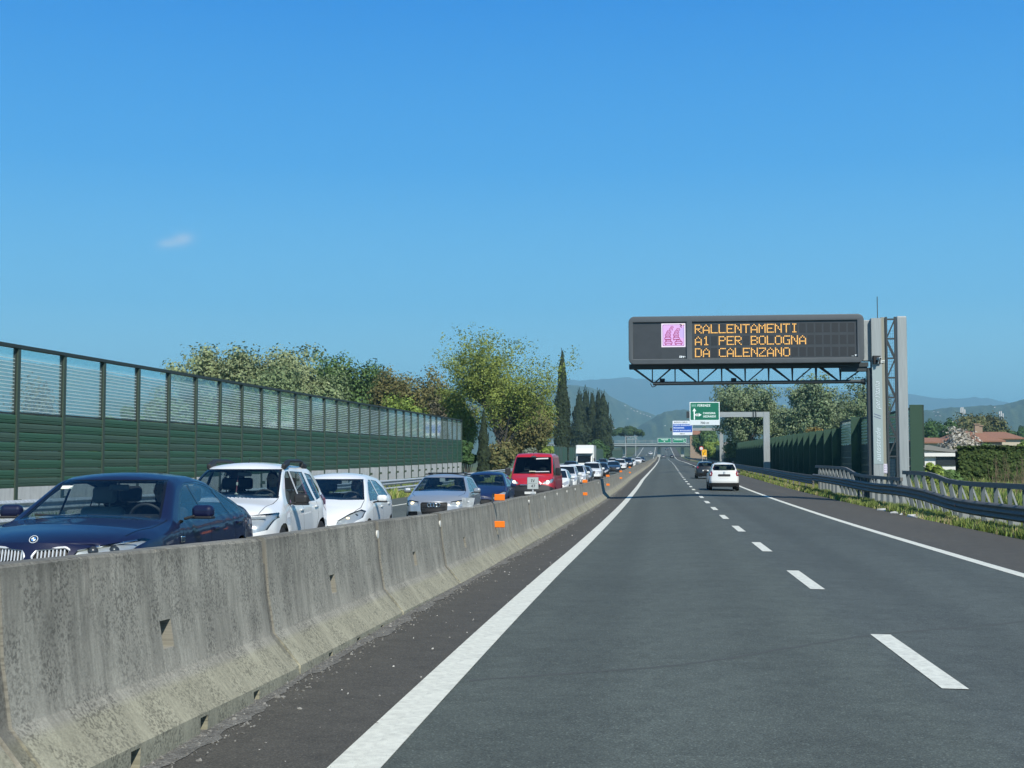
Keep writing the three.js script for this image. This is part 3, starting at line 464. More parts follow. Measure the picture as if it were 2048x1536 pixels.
  // service box and white cabinet behind the lattice
  new MB().rbox(0.5, 2.1, 0.4, 0.02, (xa + xb) / 2 - 0.02, 1.0, -0.75).build('white_cabinet', std([0.66, 0.67, 0.64], 0.55), t);
  { const q = thing('traffic_camera', 'small pole camera clamped to the gantry column at mid height', 'camera', null, [B.x + X(1752), B.y + Y(721), B.z + 0.42], 0.2);
    new MB().box(0.32, 0.36, 0.16, -0.03, 0, -0.14).build('recess_box', M.black, q); new MB().rbox(0.11, 0.11, 0.34, 0.02, 0, 0.03, 0.08).build('housing', std([0.5, 0.55, 0.55], 0.5), q); new MB().cyl(0.035, 0.035, 0.03, 0, 0.03, 0.262, Math.PI / 2).build('lens', M.black, q);
    new MB().rod(V(0, -0.03, 0.02), V(0.04, -0.13, -0.1), 0.03).rod(V(0.04, -0.1, -0.1), V(0.36, -0.03, -0.18), 0.025).rod(V(-0.02, -0.16, -0.06), V(0.36, -0.1, -0.18), 0.022).build('bracket', std([0.6, 0.64, 0.64], 0.45), q); }
  // ---- arm: connection box, truss
  const zf = 0.0, arm = (a, b, w) => new MB().bar(a, b, w).build('truss_bar', M.darkSteel, t);
  new MB().rbox(0.62, Y(640) - Y(722), 0.5, 0.03, X(1731), (Y(640) + Y(722)) / 2, -0.25).build('arm_joint', M.zinc, t);
  new MB().box(X(1733) - X(1684), 0.34, 0.5, (X(1684) + X(1733)) / 2, Y(735), -0.2).build('arm_bracket', M.darkSteel, t);
  for (const z of [-0.55, 0.05]) new MB().box(X(1735) - X(1259), 0.2, 0.14, (X(1259) + X(1735)) / 2, Y(729.5), z).build('truss_chord', M.darkSteel, t);
  new MB().rod(V(X(1307), Y(764), -0.25), V(X(1726), Y(762.5), -0.25), 0.085, 0.085, 14).rod(V(X(1722), Y(762.5), -0.25), V(X(1731), Y(762.5), -0.25), 0.1, 0.17, 14).build('truss_chord', M.darkSteel, t);
  const node = [[1262, 731], [1307, 763]]; const posts = [1306, 1352, 1399, 1446, 1493, 1540, 1587, 1634, 1682];
  for (const z of [-0.52, 0.02]) { arm(V(X(1266), Y(731), z), V(X(1307), Y(762), -0.25), 0.06); for (let i = 0; i < posts.length; i++) { arm(V(X(posts[i]), Y(732), z), V(X(posts[i]), Y(762), -0.25), 0.05);
      if (i < posts.length - 1) { const up = i % 2 === 0; arm(V(X(up ? posts[i] + 6 : posts[i] + 8), Y(up ? 761 : 733), up ? -0.25 : z), V(X(up ? posts[i + 1] - 8 : posts[i + 1] - 4), Y(up ? 733 : 761), up ? z : -0.25), 0.05); } } }
  arm(V(X(1690), Y(762), -0.25), V(X(1728), Y(735), -0.25), 0.06);
  for (const px of [1326, 1470]) new MB().rbox(0.24, 0.14, 0.2, 0.02, X(px), Y(757), -0.25).build('junction_box', M.black, t);
  for (const px of [1306, 1451]) { const c = new THREE.CatmullRomCurve3([V(X(px - 4), Y(764), -0.2), V(X(px), Y(771), -0.2), V(X(px + 4), Y(770), -0.2), V(X(px + 12), Y(765), -0.2)]); new MB().add(new THREE.TubeGeometry(c, 10, 0.02, 6)).build('cable_loop', M.black, t); }
  // ---- the board itself
  const b = thing('message_board', 'dark electronic message board with amber words and a pink traffic pictogram', 'message board', null, [B.x, B.y, B.z], t.rotation.y);
  const x0 = X(1260), x1 = X(1723), y0 = Y(726), y1 = Y(631.5), cw = x1 - x0, ch = y1 - y0;
  const rr = (w, h, r) => { const s = new THREE.Shape(); s.moveTo(-w / 2 + r, -h / 2); s.lineTo(w / 2 - r, -h / 2); s.absarc(w / 2 - r, -h / 2 + r, r, -Math.PI / 2, 0); s.lineTo(w / 2, h / 2 - r); s.absarc(w / 2 - r, h / 2 - r, r, 0, Math.PI / 2); s.lineTo(-w / 2 + r, h / 2); s.absarc(-w / 2 + r, h / 2 - r, r, Math.PI / 2, Math.PI); s.lineTo(-w / 2, -h / 2 + r); s.absarc(-w / 2 + r, -h / 2 + r, r, Math.PI, 1.5 * Math.PI); return s; };
  const cx = (x0 + x1) / 2, cy = (y0 + y1) / 2, shape = rr(cw, ch, 0.24);
  const panes = [[1266.5, 1376, 641, 718], [1385, 1712, 641, 718]].map(([a, c, d, e]) => [X(a), X(c), Y(e), Y(d)]);
  for (const [a, c, d, e] of panes) shape.holes.push(new THREE.Path([[a - cx, d - cy], [a - cx, e - cy], [c - cx, e - cy], [c - cx, d - cy]].map(q => new THREE.Vector2(...q))));
  { const gg = new THREE.ExtrudeGeometry(shape, { depth: 0.16, bevelEnabled: true, bevelSize: 0.03, bevelThickness: 0.03, bevelSegments: 3, curveSegments: 8 }); gg.translate(cx, cy, 0.42); put('cabinet_frame', metreUV(toCreasedNormals(gg, 0.6)), M.cabinet, b); }
  { const gg = new THREE.ExtrudeGeometry(rr(cw, ch, 0.24), { depth: 0.8, bevelEnabled: false, curveSegments: 8 }); gg.translate(cx, cy, -0.4); put('cabinet_back', metreUV(gg), M.cabinet, b); }
  for (const [a, c, d, e] of panes) put('screen', metreUV(new THREE.BoxGeometry(c - a - 0.01, e - d - 0.01, 0.06).translate((a + c) / 2, (d + e) / 2, 0.5)), M.screen, b);
  const lines = ['RALLENTAMENTI', 'A1 PER BOLOGNA', 'DA CALENZANO'], pitch = 15.86 / ppm, dx = 2.86 / ppm, dy = 2.62 / ppm;
  const modG = new THREE.BoxGeometry(12.6 / ppm, 18.4 / ppm, 0.012), dotG = new THREE.BoxGeometry(dx * 0.70, dy * 0.74, 0.01);
  for (let r = 0; r < 3; r++) { const yTop = Y(647.5 + 23.9 * r);
    for (let c = 0; c < 20; c++) { const xl = X(1391.3) + c * pitch, mx = xl + 2.5 * dx, my = yTop - 3.5 * dy, ch2 = lines[r][c];
      const m = put('led_module', modG, M.module, b); m.position.set(mx, my, 0.531);
      if (ch2 && ch2 !== ' ') { const L = new MB(); FONT[ch2].split(',').forEach((row, j) => [...row].forEach((q, i) => { if (q === '1') L.add(dotG.clone(), xl + (i + 0.5) * dx, yTop - (j + 0.5) * dy, 0.541); })); L.build('led_letter', M.led, b); } } }
  // pictogram: rows of cars in congestion
  const pic = canvasTex(512, 512, (x, w, h) => {
    x.fillStyle = '#e0b4f2'; x.fillRect(0, 0, w, h); const gr = ['#e6b6f4', '#c9b4f6']; x.fillStyle = gr[1]; x.beginPath(); x.moveTo(380, 130); x.lineTo(512, 80); x.lineTo(512, 330); x.lineTo(400, 300); x.fill();
    x.strokeStyle = '#f6ecff'; x.lineWidth = 22; x.strokeRect(11, 11, w - 22, h - 22); x.strokeStyle = '#4a2340'; x.lineWidth = 7; x.beginPath(); x.roundRect(30, 30, w - 60, h - 60, 26); x.stroke();
    const car = (cx, cy, s) => { x.strokeStyle = '#96185e'; x.fillStyle = '#a31a68'; x.lineWidth = 15 * s; x.beginPath(); x.moveTo(cx - 62 * s, cy); x.lineTo(cx - 44 * s, cy - 46 * s); x.lineTo(cx + 44 * s, cy - 46 * s); x.lineTo(cx + 62 * s, cy); x.stroke(); x.beginPath(); x.roundRect(cx - 78 * s, cy - 8 * s, 156 * s, 44 * s, 12 * s); x.stroke(); x.fillRect(cx - 74 * s, cy + 30 * s, 30 * s, 30 * s); x.fillRect(cx + 44 * s, cy + 30 * s, 30 * s, 30 * s); };
    [[150, 405, 0.98], [365, 405, 0.98], [138, 315, 0.86], [318, 315, 0.86], [140, 240, 0.74], [312, 240, 0.74], [160, 178, 0.6], [328, 180, 0.6], [205, 122, 0.5], [360, 128, 0.5], [228, 78, 0.4]].forEach(q => car(...q));
    x.fillStyle = '#3a1208'; for (const q of [[392, 18, 38, 20], [410, 40, 30, 26], [396, 66, 18, 18], [424, 84, 16, 16], [470, 30, 26, 14]]) x.fillRect(...q); x.fillStyle = '#fff0c8'; x.fillRect(440, 14, 40, 18);
  });
  const pm = new THREE.MeshStandardMaterial({ color: 0x111111, roughness: 0.5, emissive: 0xffffff, emissiveMap: pic, emissiveIntensity: 0.92 });
  { const s = 48 / ppm, gg = new THREE.PlaneGeometry(s, s); const m = put('pictogram_screen', gg, pm, b); m.position.set(X(1348.8), Y(668.6), 0.536); }
  { const lt = canvasTex(128, 48, (x, w, h) => { x.fillStyle = '#20262b'; x.fillRect(0, 0, w, h); x.strokeStyle = '#e8eef2'; x.lineWidth = 9; x.strokeRect(8, 8, 40, 28); x.beginPath(); x.moveTo(22, 22); x.lineTo(50, 22); x.moveTo(56, 40); x.lineTo(56, 12); x.lineTo(82, 12); x.lineTo(82, 40); x.moveTo(90, 40); x.lineTo(90, 14); x.lineTo(116, 14); x.lineTo(116, 34); x.stroke(); }), lm = std('#ffffff', 0.5, { map: lt }); for (const px of [1366.5, 1705.5]) { const m = put('maker_badge', new THREE.PlaneGeometry(13 / ppm, 5 / ppm), lm, b); m.position.set(X(px), Y(712.5), 0.536); } }
}
// ---------------------------------------------------------------- road signs on cantilever posts
function cantileverSign(o) {
  const Z = o.z, ppm = 2600 / Z, sx = px => (px - 1300) / ppm, sy = py => 1.53 + (930 - py) / ppm, g = surfY(8.45, Z) - 0.1, colX = (sx(o.col[0]) + sx(o.col[1])) / 2;
  const t = thing('sign_gantry', o.gLabel, 'gantry', 'cantilever sign gantries', [colX, g, -Z], 0), y = py => sy(py) - g, x = px => sx(px) - colX;
  const cw = sx(o.col[1]) - sx(o.col[0]), top = y(o.arm[0]), ab = y(o.arm[1]);
  new MB().box(cw, top, cw * 0.8, 0, top / 2, 0).build('column', M.zinc, t);
  new MB().box(-cw / 2 - x(o.rect[0] - 3), top - ab, cw * 0.7, (-cw / 2 + x(o.rect[0] - 3)) / 2, (top + ab) / 2, 0).build('arm', M.zinc, t);
  const jx = x(o.joint); new MB().box(cw * 0.22, (top - ab) * 1.12, cw * 0.8, jx, (top + ab) / 2, 0).box(cw * 0.22, (top - ab) * 1.12, cw * 0.8, jx + cw * 0.4, (top + ab) / 2, 0).build('flange', M.darkSteel, t);
  new MB().box(cw * 0.5, (top - ab) * 1.3, cw * 0.8, x(o.rect[0] - 3), (top + ab) / 2, 0).build('end_cap', M.darkSteel, t);
  const s = thing('road_sign', o.label, 'sign', null, [colX, g, -Z], 0), [a, b, c, d] = o.rect, w = x(b) - x(a), h = y(c) - y(d);
  const br = new MB(); for (const f of [0.25, 0.75]) br.box(0.1, h * 0.9, 0.12, x(a) + w * f, (y(c) + y(d)) / 2, cw * 0.35 + 0.06); br.build('bracket', M.galv, s);
  new MB().rbox(w, h, 0.06, 0.025, (x(a) + x(b)) / 2, (y(c) + y(d)) / 2, cw * 0.35 + 0.15).build('panel', M.galv, s);
  const f = put('sign_face', new THREE.PlaneGeometry(w - 0.02, h - 0.02), std('#ffffff', 0.45, { map: canvasTex(512, Math.round(512 * h / w), o.draw) }), s); f.position.set((x(a) + x(b)) / 2, (y(c) + y(d)) / 2, cw * 0.35 + 0.186);
}
const rrect = (x, a, b, w, h, r, fill, stroke, lw) => { x.beginPath(); x.roundRect(a, b, w, h, r); if (fill) { x.fillStyle = fill; x.fill(); } if (stroke) { x.strokeStyle = stroke; x.lineWidth = lw; x.stroke(); } };
cantileverSign({ z: 148, col: [1522.5, 1534.5], arm: [825.5, 835.5], joint: 1503, rect: [1378.5, 1437.5, 805.5, 851.5], label: 'green direction sign for Firenze and Chiesina Uzzanese with a 700 m strip', gLabel: 'grey cantilever post carrying the green Firenze sign', draw: (x, w, h) => {
  x.fillStyle = '#d5dde0'; x.fillRect(0, 0, w, h); rrect(x, 5, 4, w - 10, h * 0.79, 22, '#e8f0f0'); rrect(x, 13, 12, w - 26, h * 0.79 - 16, 16, '#0d6a50'); x.fillStyle = '#eef5f2'; x.textAlign = 'left'; x.font = 'bold 56px sans-serif'; x.fillText('FIRENZE', 132, 80); rrect(x, 36, 38, 76, 44, 6, null, '#9fd0c0', 4); x.font = 'bold 34px sans-serif'; x.fillStyle = '#b8ded2'; x.fillText('A11', 46, 72);
  x.fillStyle = '#eef5f2'; x.font = 'bold 46px sans-serif'; x.fillText('CHIESINA', 226, 210); x.fillText('UZZANESE', 226, 266); x.lineWidth = 20; x.strokeStyle = '#eef5f2'; x.beginPath(); x.moveTo(80, 305); x.lineTo(80, 140); x.stroke(); x.beginPath(); x.moveTo(48, 160); x.lineTo(80, 104); x.lineTo(112, 160); x.fill(); x.beginPath(); x.arc(124, 222, 24, 0, 7); x.fillStyle = '#c9d6d4'; x.fill(); x.fillStyle = '#b0423c'; x.beginPath(); x.arc(124, 222, 10, 0, 7); x.fill(); x.fillStyle = '#eef5f2'; x.fillRect(84, 214, 30, 16); x.beginPath(); x.moveTo(152, 192); x.lineTo(206, 222); x.lineTo(152, 252); x.fill();
  x.fillStyle = '#20282c'; x.font = 'bold 54px sans-serif'; x.textAlign = 'center'; x.fillText('700 m', w / 2, h - 18); } });
cantileverSign({ z: 258, col: [1437, 1444], arm: [857, 862], joint: 1429, rect: [1345, 1384, 842.5, 871], label: 'blue and white place-name sign hanging from the farther cantilever post', gLabel: 'farther grey cantilever post carrying the blue sign', draw: (x, w, h) => {
  x.fillStyle = '#e3e9ee'; x.fillRect(0, 0, w, h); x.fillStyle = '#1a55b4'; x.fillRect(8, h * 0.22, w - 16, h * 0.58); x.fillStyle = '#3c4650'; x.font = 'bold 50px sans-serif'; x.fillText('MONTE CARLO', 34, h * 0.16); x.fillStyle = '#e8eff6'; x.font = 'bold 52px sans-serif'; x.fillText('PORTO BUGGIANO', 22, h * 0.36); x.fillText('BUGGIANO', 22, h * 0.54); x.font = 'bold 46px sans-serif'; x.fillText('PONTE BUGGIANESE', 22, h * 0.73); x.fillStyle = '#30383e'; x.font = 'bold 46px sans-serif'; x.fillText('600 m', w * 0.36, h * 0.95); } });
// ---------------------------------------------------------------- overpass with its green signs
{
  const Z = 590, ppm = 2600 / Z, X = px => (px - 1300) / ppm, Y = py => 1.53 + (930 - py) / ppm;
  const t = thing('overpass', 'grey concrete overpass crossing the motorway in the distance', 'bridge', null, [0, 0, -Z]);
  new MB().box(110, 0.75, 9, X(1318), Y(890.4), -4).box(110, 0.35, 9.6, X(1318), Y(887.6), -4).build('deck', std([0.30, 0.33, 0.33], 0.9), t);
  new MB().box(110, 0.5, 8.2, X(1318), Y(893.2), -4).build('girder', std([0.12, 0.15, 0.16], 0.9), t);
  for (const px of [1364.5, 1247, 1318]) new MB().box(1.5, 9, 1.8, X(px), Y(893) - 4.6, -4).build('pier', std([0.36, 0.38, 0.36], 0.9), t);
  for (const s of [-1, 1]) { const g = new THREE.CylinderGeometry(6, 22, 12, 20); put('abutment', g.translate(X(1318) + s * 56, Y(893) - 6.1, -4), std([0.06, 0.085, 0.04], 1), t); }
  new MB().box(110, 0.08, 0.08, X(1318), Y(884), 0.6).box(110, 0.08, 0.08, X(1318), Y(881.5), 0.6).build('railing', M.zinc, t);
  for (let i = 0; i < 37; i++) new MB().box(0.1, 1.9, 0.1, X(1318) - 54 + 3 * i, Y(884.3), 0.6).build('railing_post', M.zinc, t);
  [[1315.5, 1342, 'FIRENZE'], [1345, 1371.5, 'CHIESINA U.']].forEach(([a, b, s], i) => { const q = thing('road_sign', i ? 'right-hand green sign on the distant overpass, with a pointed edge' : 'left-hand green Firenze sign on the distant overpass', 'sign', null, [(X(a) + X(b)) / 2, Y(881.5), -Z + 1.1]);
    new MB().box(X(b) - X(a), 2.1, 0.12, 0, 0, 0).build('panel', M.galv, q); const f = put('sign_face', new THREE.PlaneGeometry(X(b) - X(a) - 0.06, 2.04), std('#ffffff', 0.5, { map: canvasTex(256, 92, (x, w, h) => { x.fillStyle = '#dfe9e6'; x.fillRect(0, 0, w, h); rrect(x, 5, 5, w - 10, h - 10, 12, '#0b7d5c'); x.fillStyle = '#eef5f2'; x.font = 'bold 34px sans-serif'; x.textAlign = 'center'; x.fillText(s, w / 2, 42); x.beginPath(); x.arc(i ? w - 40 : w / 2, 66, 10, 0, 7); x.fill(); }) }), q); f.position.z = 0.066; });
  { const Q = 585, q = 2600 / Q, x = px => (px - 1300) / q, y = py => 1.53 + (930 - py) / q, p = thing('lattice_gantry', 'distant spindly lattice sign gantry left of the overpass', 'gantry', null, [0, 0, -Q]);
    for (const px of [1252, 1272]) new MB().box(0.3, y(872) - y(912), 0.3, x(px), (y(872) + y(912)) / 2, 0).build('leg', M.zinc, p);
    for (const py of [873, 879]) new MB().box(x(1276) - x(1250), 0.22, 0.3, x(1263), y(py), 0).build('chord', M.zinc, p); for (let i = 0; i < 6; i++) new MB().bar(V(x(1251 + i * 4), y(i % 2 ? 873 : 879), 0), V(x(1255 + i * 4), y(i % 2 ? 879 : 873), 0), 0.16).build('brace', M.zinc, p); }
}
{ // yellow works panel and round sign by the guard rail
  const Z = 285, s = Z / 2600, X = px => (px - 1300) * s, Y = py => 1.53 + (930 - py) * s;
  const t = thing('works_panel', 'yellow works panel with an arrow standing by the far guard rail', 'sign', null, [X(1407), Y(914), -Z]); const fg = new THREE.PlaneGeometry(1.02, 1.5);
  new MB().box(1.06, 1.56, 0.08, 0, 0.8, 0).build('panel', M.galv, t); const f = put('panel_face', fg, std('#ffffff', 0.5, { map: canvasTex(128, 192, (x, w, h) => { x.fillStyle = '#f2b312'; x.fillRect(0, 0, w, h); x.strokeStyle = '#5c4a12'; x.lineWidth = 14; x.beginPath(); x.moveTo(38, 150); x.lineTo(38, 90); x.lineTo(84, 60); x.lineTo(84, 20); x.stroke(); x.fillStyle = '#e8e0c8'; x.fillRect(14, 164, 100, 20); }) }), t); f.position.set(0, 0.8, 0.045);
  new MB().box(0.08, 1.6, 0.08, -0.4, -0.7, -0.06).box(0.08, 1.6, 0.08, 0.4, -0.7, -0.06).build('stand', M.galv, t);
  const r = thing('round_sign', 'round white sign with a red rim beside the yellow works panel', 'sign', null, [X(1401.5), Y(914), -Z - 1]);
  new MB().rod(V(0, -1.6, 0), V(0, 2.2, 0), 0.04).build('post', M.galv, r); new MB().cyl(0.48, 0.48, 0.04, 0, 1.85, 0.06, Math.PI / 2, 0, 0, 28).build('rim', std('#b8392c', 0.5), r); new MB().cyl(0.34, 0.34, 0.02, 0, 1.85, 0.085, Math.PI / 2, 0, 0, 28).build('disc', std([0.7, 0.68, 0.66], 0.5), r);
}
// ---------------------------------------------------------------- car kit: a body surface from a side silhouette, exact cut-outs for glass and lamps
const pl = (pts) => curve(pts.map(p => p[0]), pts.map(p => p[1]));
const lerpPts = pts => x => { if (x <= pts[0][0]) return pts[0][1]; for (let i = 1; i < pts.length; i++) if (x <= pts[i][0]) return lerp(pts[i - 1][1], pts[i][1], (x - pts[i - 1][0]) / (pts[i][0] - pts[i - 1][0])); return pts[pts.length - 1][1]; };
function softened(pts, r) {                                         // polyline with rounded corners, sampled
  const f = lerpPts(pts); return x => { let s = 0, w = 0; for (let k = -4; k <= 4; k++) { const q = 1 - Math.abs(k) / 5; s += q * f(x + k * r / 4); w += q; } return s / w; };
}
function carBody(S) {
  const zr = -S.L / 2, zf = S.L / 2, top = softened(S.top, S.soft ?? 0.07), belt = softened(S.belt, 0.15), plan = softened(S.plan, 0.1), sill = S.sill ?? 0.24;
  const fE = lerpPts(S.front), rE = lerpPts(S.rear), crown = softened(S.crown, 0.12), R = softened(S.round, 0.1);
  const Wd = (z, y) => { const b = belt(z), p = plan(z); if (y <= b) { const t = (y - 0.62) / (y > 0.62 ? b - 0.62 : 0.62 - sill); return p * (1 - (y > 0.62 ? 0.035 * t * t : 0.055 * t * t)); } const wb = p * 0.965; return wb - 0.012 - S.tumble * Math.pow((y - b) / (S.H - b), 0.92); };
  const us = []; { const N = S.nu ?? 78; for (let i = 0; i <= N; i++) us.push(i / N); const e = [0.003, 0.007, 0.0]; us.push(0.002, 0.005, 0.009, 1 - 0.002, 1 - 0.005, 1 - 0.009); us.sort((a, b) => a - b); }
  const nv = 16, nr = 5, K = S.nk ?? 12, nU = us.length;
  const pos = [], idx = [], Rf = 0.11, g = f => 1 - (1 - f) ** 2;
  const bulF = S.bulgeF ?? 0.14, bulR = S.bulgeR ?? 0.08;
  const zAt = (u, y) => { let z = lerp(zr, zf, u); const a = smooth(0.84, 1, u), b = smooth(0.16, 0, u); return z + fE(y) * a + rE(y) * b; };
  const vrow = u => { const z0 = lerp(zr, zf, u), yt = top(clamp(z0, zr, zf)), r = R(z0), ys = []; for (let i = 0; i <= nv; i++) ys.push(lerp(sill, yt - r, i / nv)); for (let i = 1; i <= nr; i++) ys.push(yt - r + r * Math.sin(i / nr * Math.PI / 2)); return ys; };
  const nV = nv + nr + 1; const grid = us.map(u => vrow(u).map((y, j) => {
    const z = zAt(u, y), z0 = lerp(zr, zf, u), r = R(z0), yt = top(z0); let x = Wd(z0, y); const q = 1 - (yt - y) / r; if (q > 0) x -= r * (1 - Math.sqrt(Math.max(0, 1 - q * q)));
    for (const d of [zf - z0, z0 - zr]) { const k = 1 - d / Rf; if (k > 0) x -= Rf * 0.8 * (1 - Math.sqrt(Math.max(0, 1 - k * k))); } return [Math.max(0.02, x), y, z]; }));
  const id = new Map(), vert = (x, y, z) => { const k = Math.round(x * 5e3) + '_' + Math.round(y * 5e3) + '_' + Math.round(z * 5e3); let i = id.get(k); if (i === undefined) { i = pos.length / 3; pos.push(x, y, z); id.set(k, i); } return i; };
  const quad = (a, b, c, d) => { if (a !== b && b !== c && a !== c) idx.push(a, b, c); if (a !== c && c !== d && a !== d) idx.push(a, c, d); };
  for (const s of [1, -1]) for (let i = 1; i < nU; i++) for (let j = 1; j < nV; j++) {
    const P = (a, b) => { const q = grid[a][b]; return vert(s * q[0], q[1], q[2]); }; const A = P(i - 1, j - 1), B = P(i, j - 1), C = P(i, j), D = P(i - 1, j); s > 0 ? quad(A, D, C, B) : quad(A, B, C, D); }
  const bandT = us.map((u, i) => { const e = grid[i][nV - 1], z0 = lerp(zr, zf, u), c = crown(z0), row = [], a = smooth(0.9, 1, u), b = smooth(0.1, 0, u), ws = S.wsBulge ?? 0.0; for (let k = -K; k <= K; k++) { const f = 1 - Math.abs(k) / K, gg = g(f); row.push(vert(e[0] * k / K, e[1] + c * gg, e[2] + bulF * gg * a - bulR * gg * b)); } return row; });
  for (let i = 1; i < nU; i++) for (let k = 1; k <= 2 * K; k++) quad(bandT[i - 1][k - 1], bandT[i][k - 1], bandT[i][k], bandT[i - 1][k]);
  for (const [i, dir] of [[nU - 1, 1], [0, -1]]) { const c = crown(lerp(zr, zf, us[i])), rows = grid[i].map((e, j) => { const t = j / (nV - 1), row = []; for (let k = -K; k <= K; k++) { const f = 1 - Math.abs(k) / K, gg = g(f); row.push(vert(e[0] * k / K, e[1] + c * gg * smooth(0.6, 1, t), e[2] + dir * (dir > 0 ? bulF : bulR) * gg)); } return row; });
    for (let j = 1; j < rows.length; j++) for (let k = 1; k <= 2 * K; k++) dir > 0 ? quad(rows[j - 1][k - 1], rows[j - 1][k], rows[j][k], rows[j][k - 1]) : quad(rows[j - 1][k - 1], rows[j][k - 1], rows[j][k], rows[j - 1][k]); }
  let geo = geoFrom(pos, idx); 
  // triangle soup with normals
  const n = geo.attributes.normal, tris = []; for (let i = 0; i < idx.length; i += 3) tris.push([0, 1, 2].map(k => { const v = idx[i + k]; return [pos[3 * v], pos[3 * v + 1], pos[3 * v + 2], n.getX(v), n.getY(v), n.getZ(v)]; }));
  return { tris, Wd, top, belt, plan };
}
const VIEW = { side: v => [v[2], v[1]], front: v => [v[0], v[1]], plan: v => [v[0], v[2]] };
function cutSoup(tris, view, poly, keep) {                          // splits triangles along a convex outline: [outside, inside]
  const pr = VIEW[view]; let A = 0; for (let i = 0; i < poly.length; i++) { const p = poly[i], q = poly[(i + 1) % poly.length]; A += p[0] * q[1] - p[1] * q[0]; } if (A < 0) poly = [...poly].reverse();
  const xs = poly.map(p => p[0]), ys = poly.map(p => p[1]), x0 = Math.min(...xs), x1 = Math.max(...xs), y0 = Math.min(...ys), y1 = Math.max(...ys), out = [], inn = [];
  const mix = (a, b, t) => a.map((v, i) => v + (b[i] - v) * t), fan = (P, L) => { for (let i = 2; i < P.length; i++) L.push([P[0], P[i - 1], P[i]]); };
  for (const t of tris) {
    const q = t.map(pr); if (Math.max(q[0][0], q[1][0], q[2][0]) < x0 || Math.min(q[0][0], q[1][0], q[2][0]) > x1 || Math.max(q[0][1], q[1][1], q[2][1]) < y0 || Math.min(q[0][1], q[1][1], q[2][1]) > y1 || (keep && !keep([0, 1, 2, 3, 4, 5].map(k => (t[0][k] + t[1][k] + t[2][k]) / 3)))) { out.push(t); continue; }
    let P = t; const pend = [];
    for (let i = 0; i < poly.length && P.length; i++) { const a = poly[i], b = poly[(i + 1) % poly.length], sd = P.map(v => { const w = pr(v); return (b[0] - a[0]) * (w[1] - a[1]) - (b[1] - a[1]) * (w[0] - a[0]); }), I = [], O = [];
      for (let k = 0; k < P.length; k++) { const k2 = (k + 1) % P.length, s = sd[k], s2 = sd[k2]; (s >= 0 ? I : O).push(P[k]); if ((s >= 0) !== (s2 >= 0)) { const m = mix(P[k], P[k2], s / (s - s2)); I.push(m); O.push(m); } }
      if (O.length > 2) pend.push(O); P = I.length > 2 ? I : []; }
    if (P.length) { for (const o of pend) fan(o, out); fan(P, inn); } else out.push(t);
  }
  return [out, inn];
}
function soupGeo(tris, push = 0) {
  const p = new Float32Array(tris.length * 9), n = new Float32Array(tris.length * 9), uv = new Float32Array(tris.length * 6); let i = 0, u = 0;
  for (const t of tris) for (const v of t) { const L = Math.hypot(v[3], v[4], v[5]) || 1; for (let k = 0; k < 3; k++) { p[i + k] = v[k] + push * v[3 + k] / L; n[i + k] = v[3 + k] / L; } uv[u++] = Math.abs(v[3]) > 0.6 * L ? v[2] : v[0]; uv[u++] = v[1]; i += 3; }
  const g = new THREE.BufferGeometry(); g.setAttribute('position', new THREE.BufferAttribute(p, 3)); g.setAttribute('normal', new THREE.BufferAttribute(n, 3)); g.setAttribute('uv', new THREE.BufferAttribute(uv, 2)); return g;
}
const strip = (pts, w) => { const r = []; for (let i = 1; i < pts.length; i++) { const [a, b] = [pts[i - 1], pts[i]], dx = b[0] - a[0], dy = b[1] - a[1], L = Math.hypot(dx, dy), nx = -dy / L * w / 2, ny = dx / L * w / 2, ex = dx / L * w * 0.45, ey = dy / L * w * 0.45; r.push([[a[0] + nx - ex, a[1] + ny - ey], [b[0] + nx + ex, b[1] + ny + ey], [b[0] - nx + ex, b[1] - ny + ey], [a[0] - nx - ex, a[1] - ny - ey]]); } return r; };
const circle = (cx, cy, r, n = 22) => Array.from({ length: n }, (_, i) => [cx + r * Math.cos(i / n * 2 * Math.PI), cy + r * Math.sin(i / n * 2 * Math.PI)]);
const grow = (poly, d) => { const c = poly.reduce((a, p) => [a[0] + p[0] / poly.length, a[1] + p[1] / poly.length], [0, 0]); return poly.map(p => { const dx = p[0] - c[0], dy = p[1] - c[1], L = Math.hypot(dx, dy); return [p[0] + dx / L * d, p[1] + dy / L * d]; }); };
// car materials
const paintMat = (c, o = {}) => new THREE.MeshPhysicalMaterial({ color: new THREE.Color().setRGB(...c), roughness: 0.45, metalness: 0.0, clearcoat: 0.75, clearcoatRoughness: 0.03, ...o });
M.autoGlass = new THREE.MeshPhysicalMaterial({ color: new THREE.Color().setRGB(0.60, 0.68, 0.68), roughness: 0.0, transmission: 1, thickness: 0, ior: 1.5 });
M.clearGlass = new THREE.MeshPhysicalMaterial({ color: new THREE.Color().setRGB(0.92, 0.96, 0.97), roughness: 0.02, transmission: 1, thickness: 0, ior: 1.45 });
M.darkGlass = new THREE.MeshPhysicalMaterial({ color: new THREE.Color().setRGB(0.008, 0.011, 0.013), roughness: 0.06, ior: 1.5 });
M.frit = new THREE.MeshPhysicalMaterial({ color: new THREE.Color().setRGB(0.007, 0.007, 0.008), roughness: 0.12 });
M.trim = std([0.018, 0.018, 0.019], 0.55);
M.cabin = std([0.014, 0.014, 0.015], 0.95);
M.gap = std([0.006, 0.006, 0.006], 0.9);
M.chrome = std([0.72, 0.73, 0.74], 0.14, { metalness: 1 });
M.lampInner = std([0.5, 0.51, 0.52], 0.3, { metalness: 0.45 });
M.lampDark = std([0.05, 0.055, 0.06], 0.3, { metalness: 0.3 });
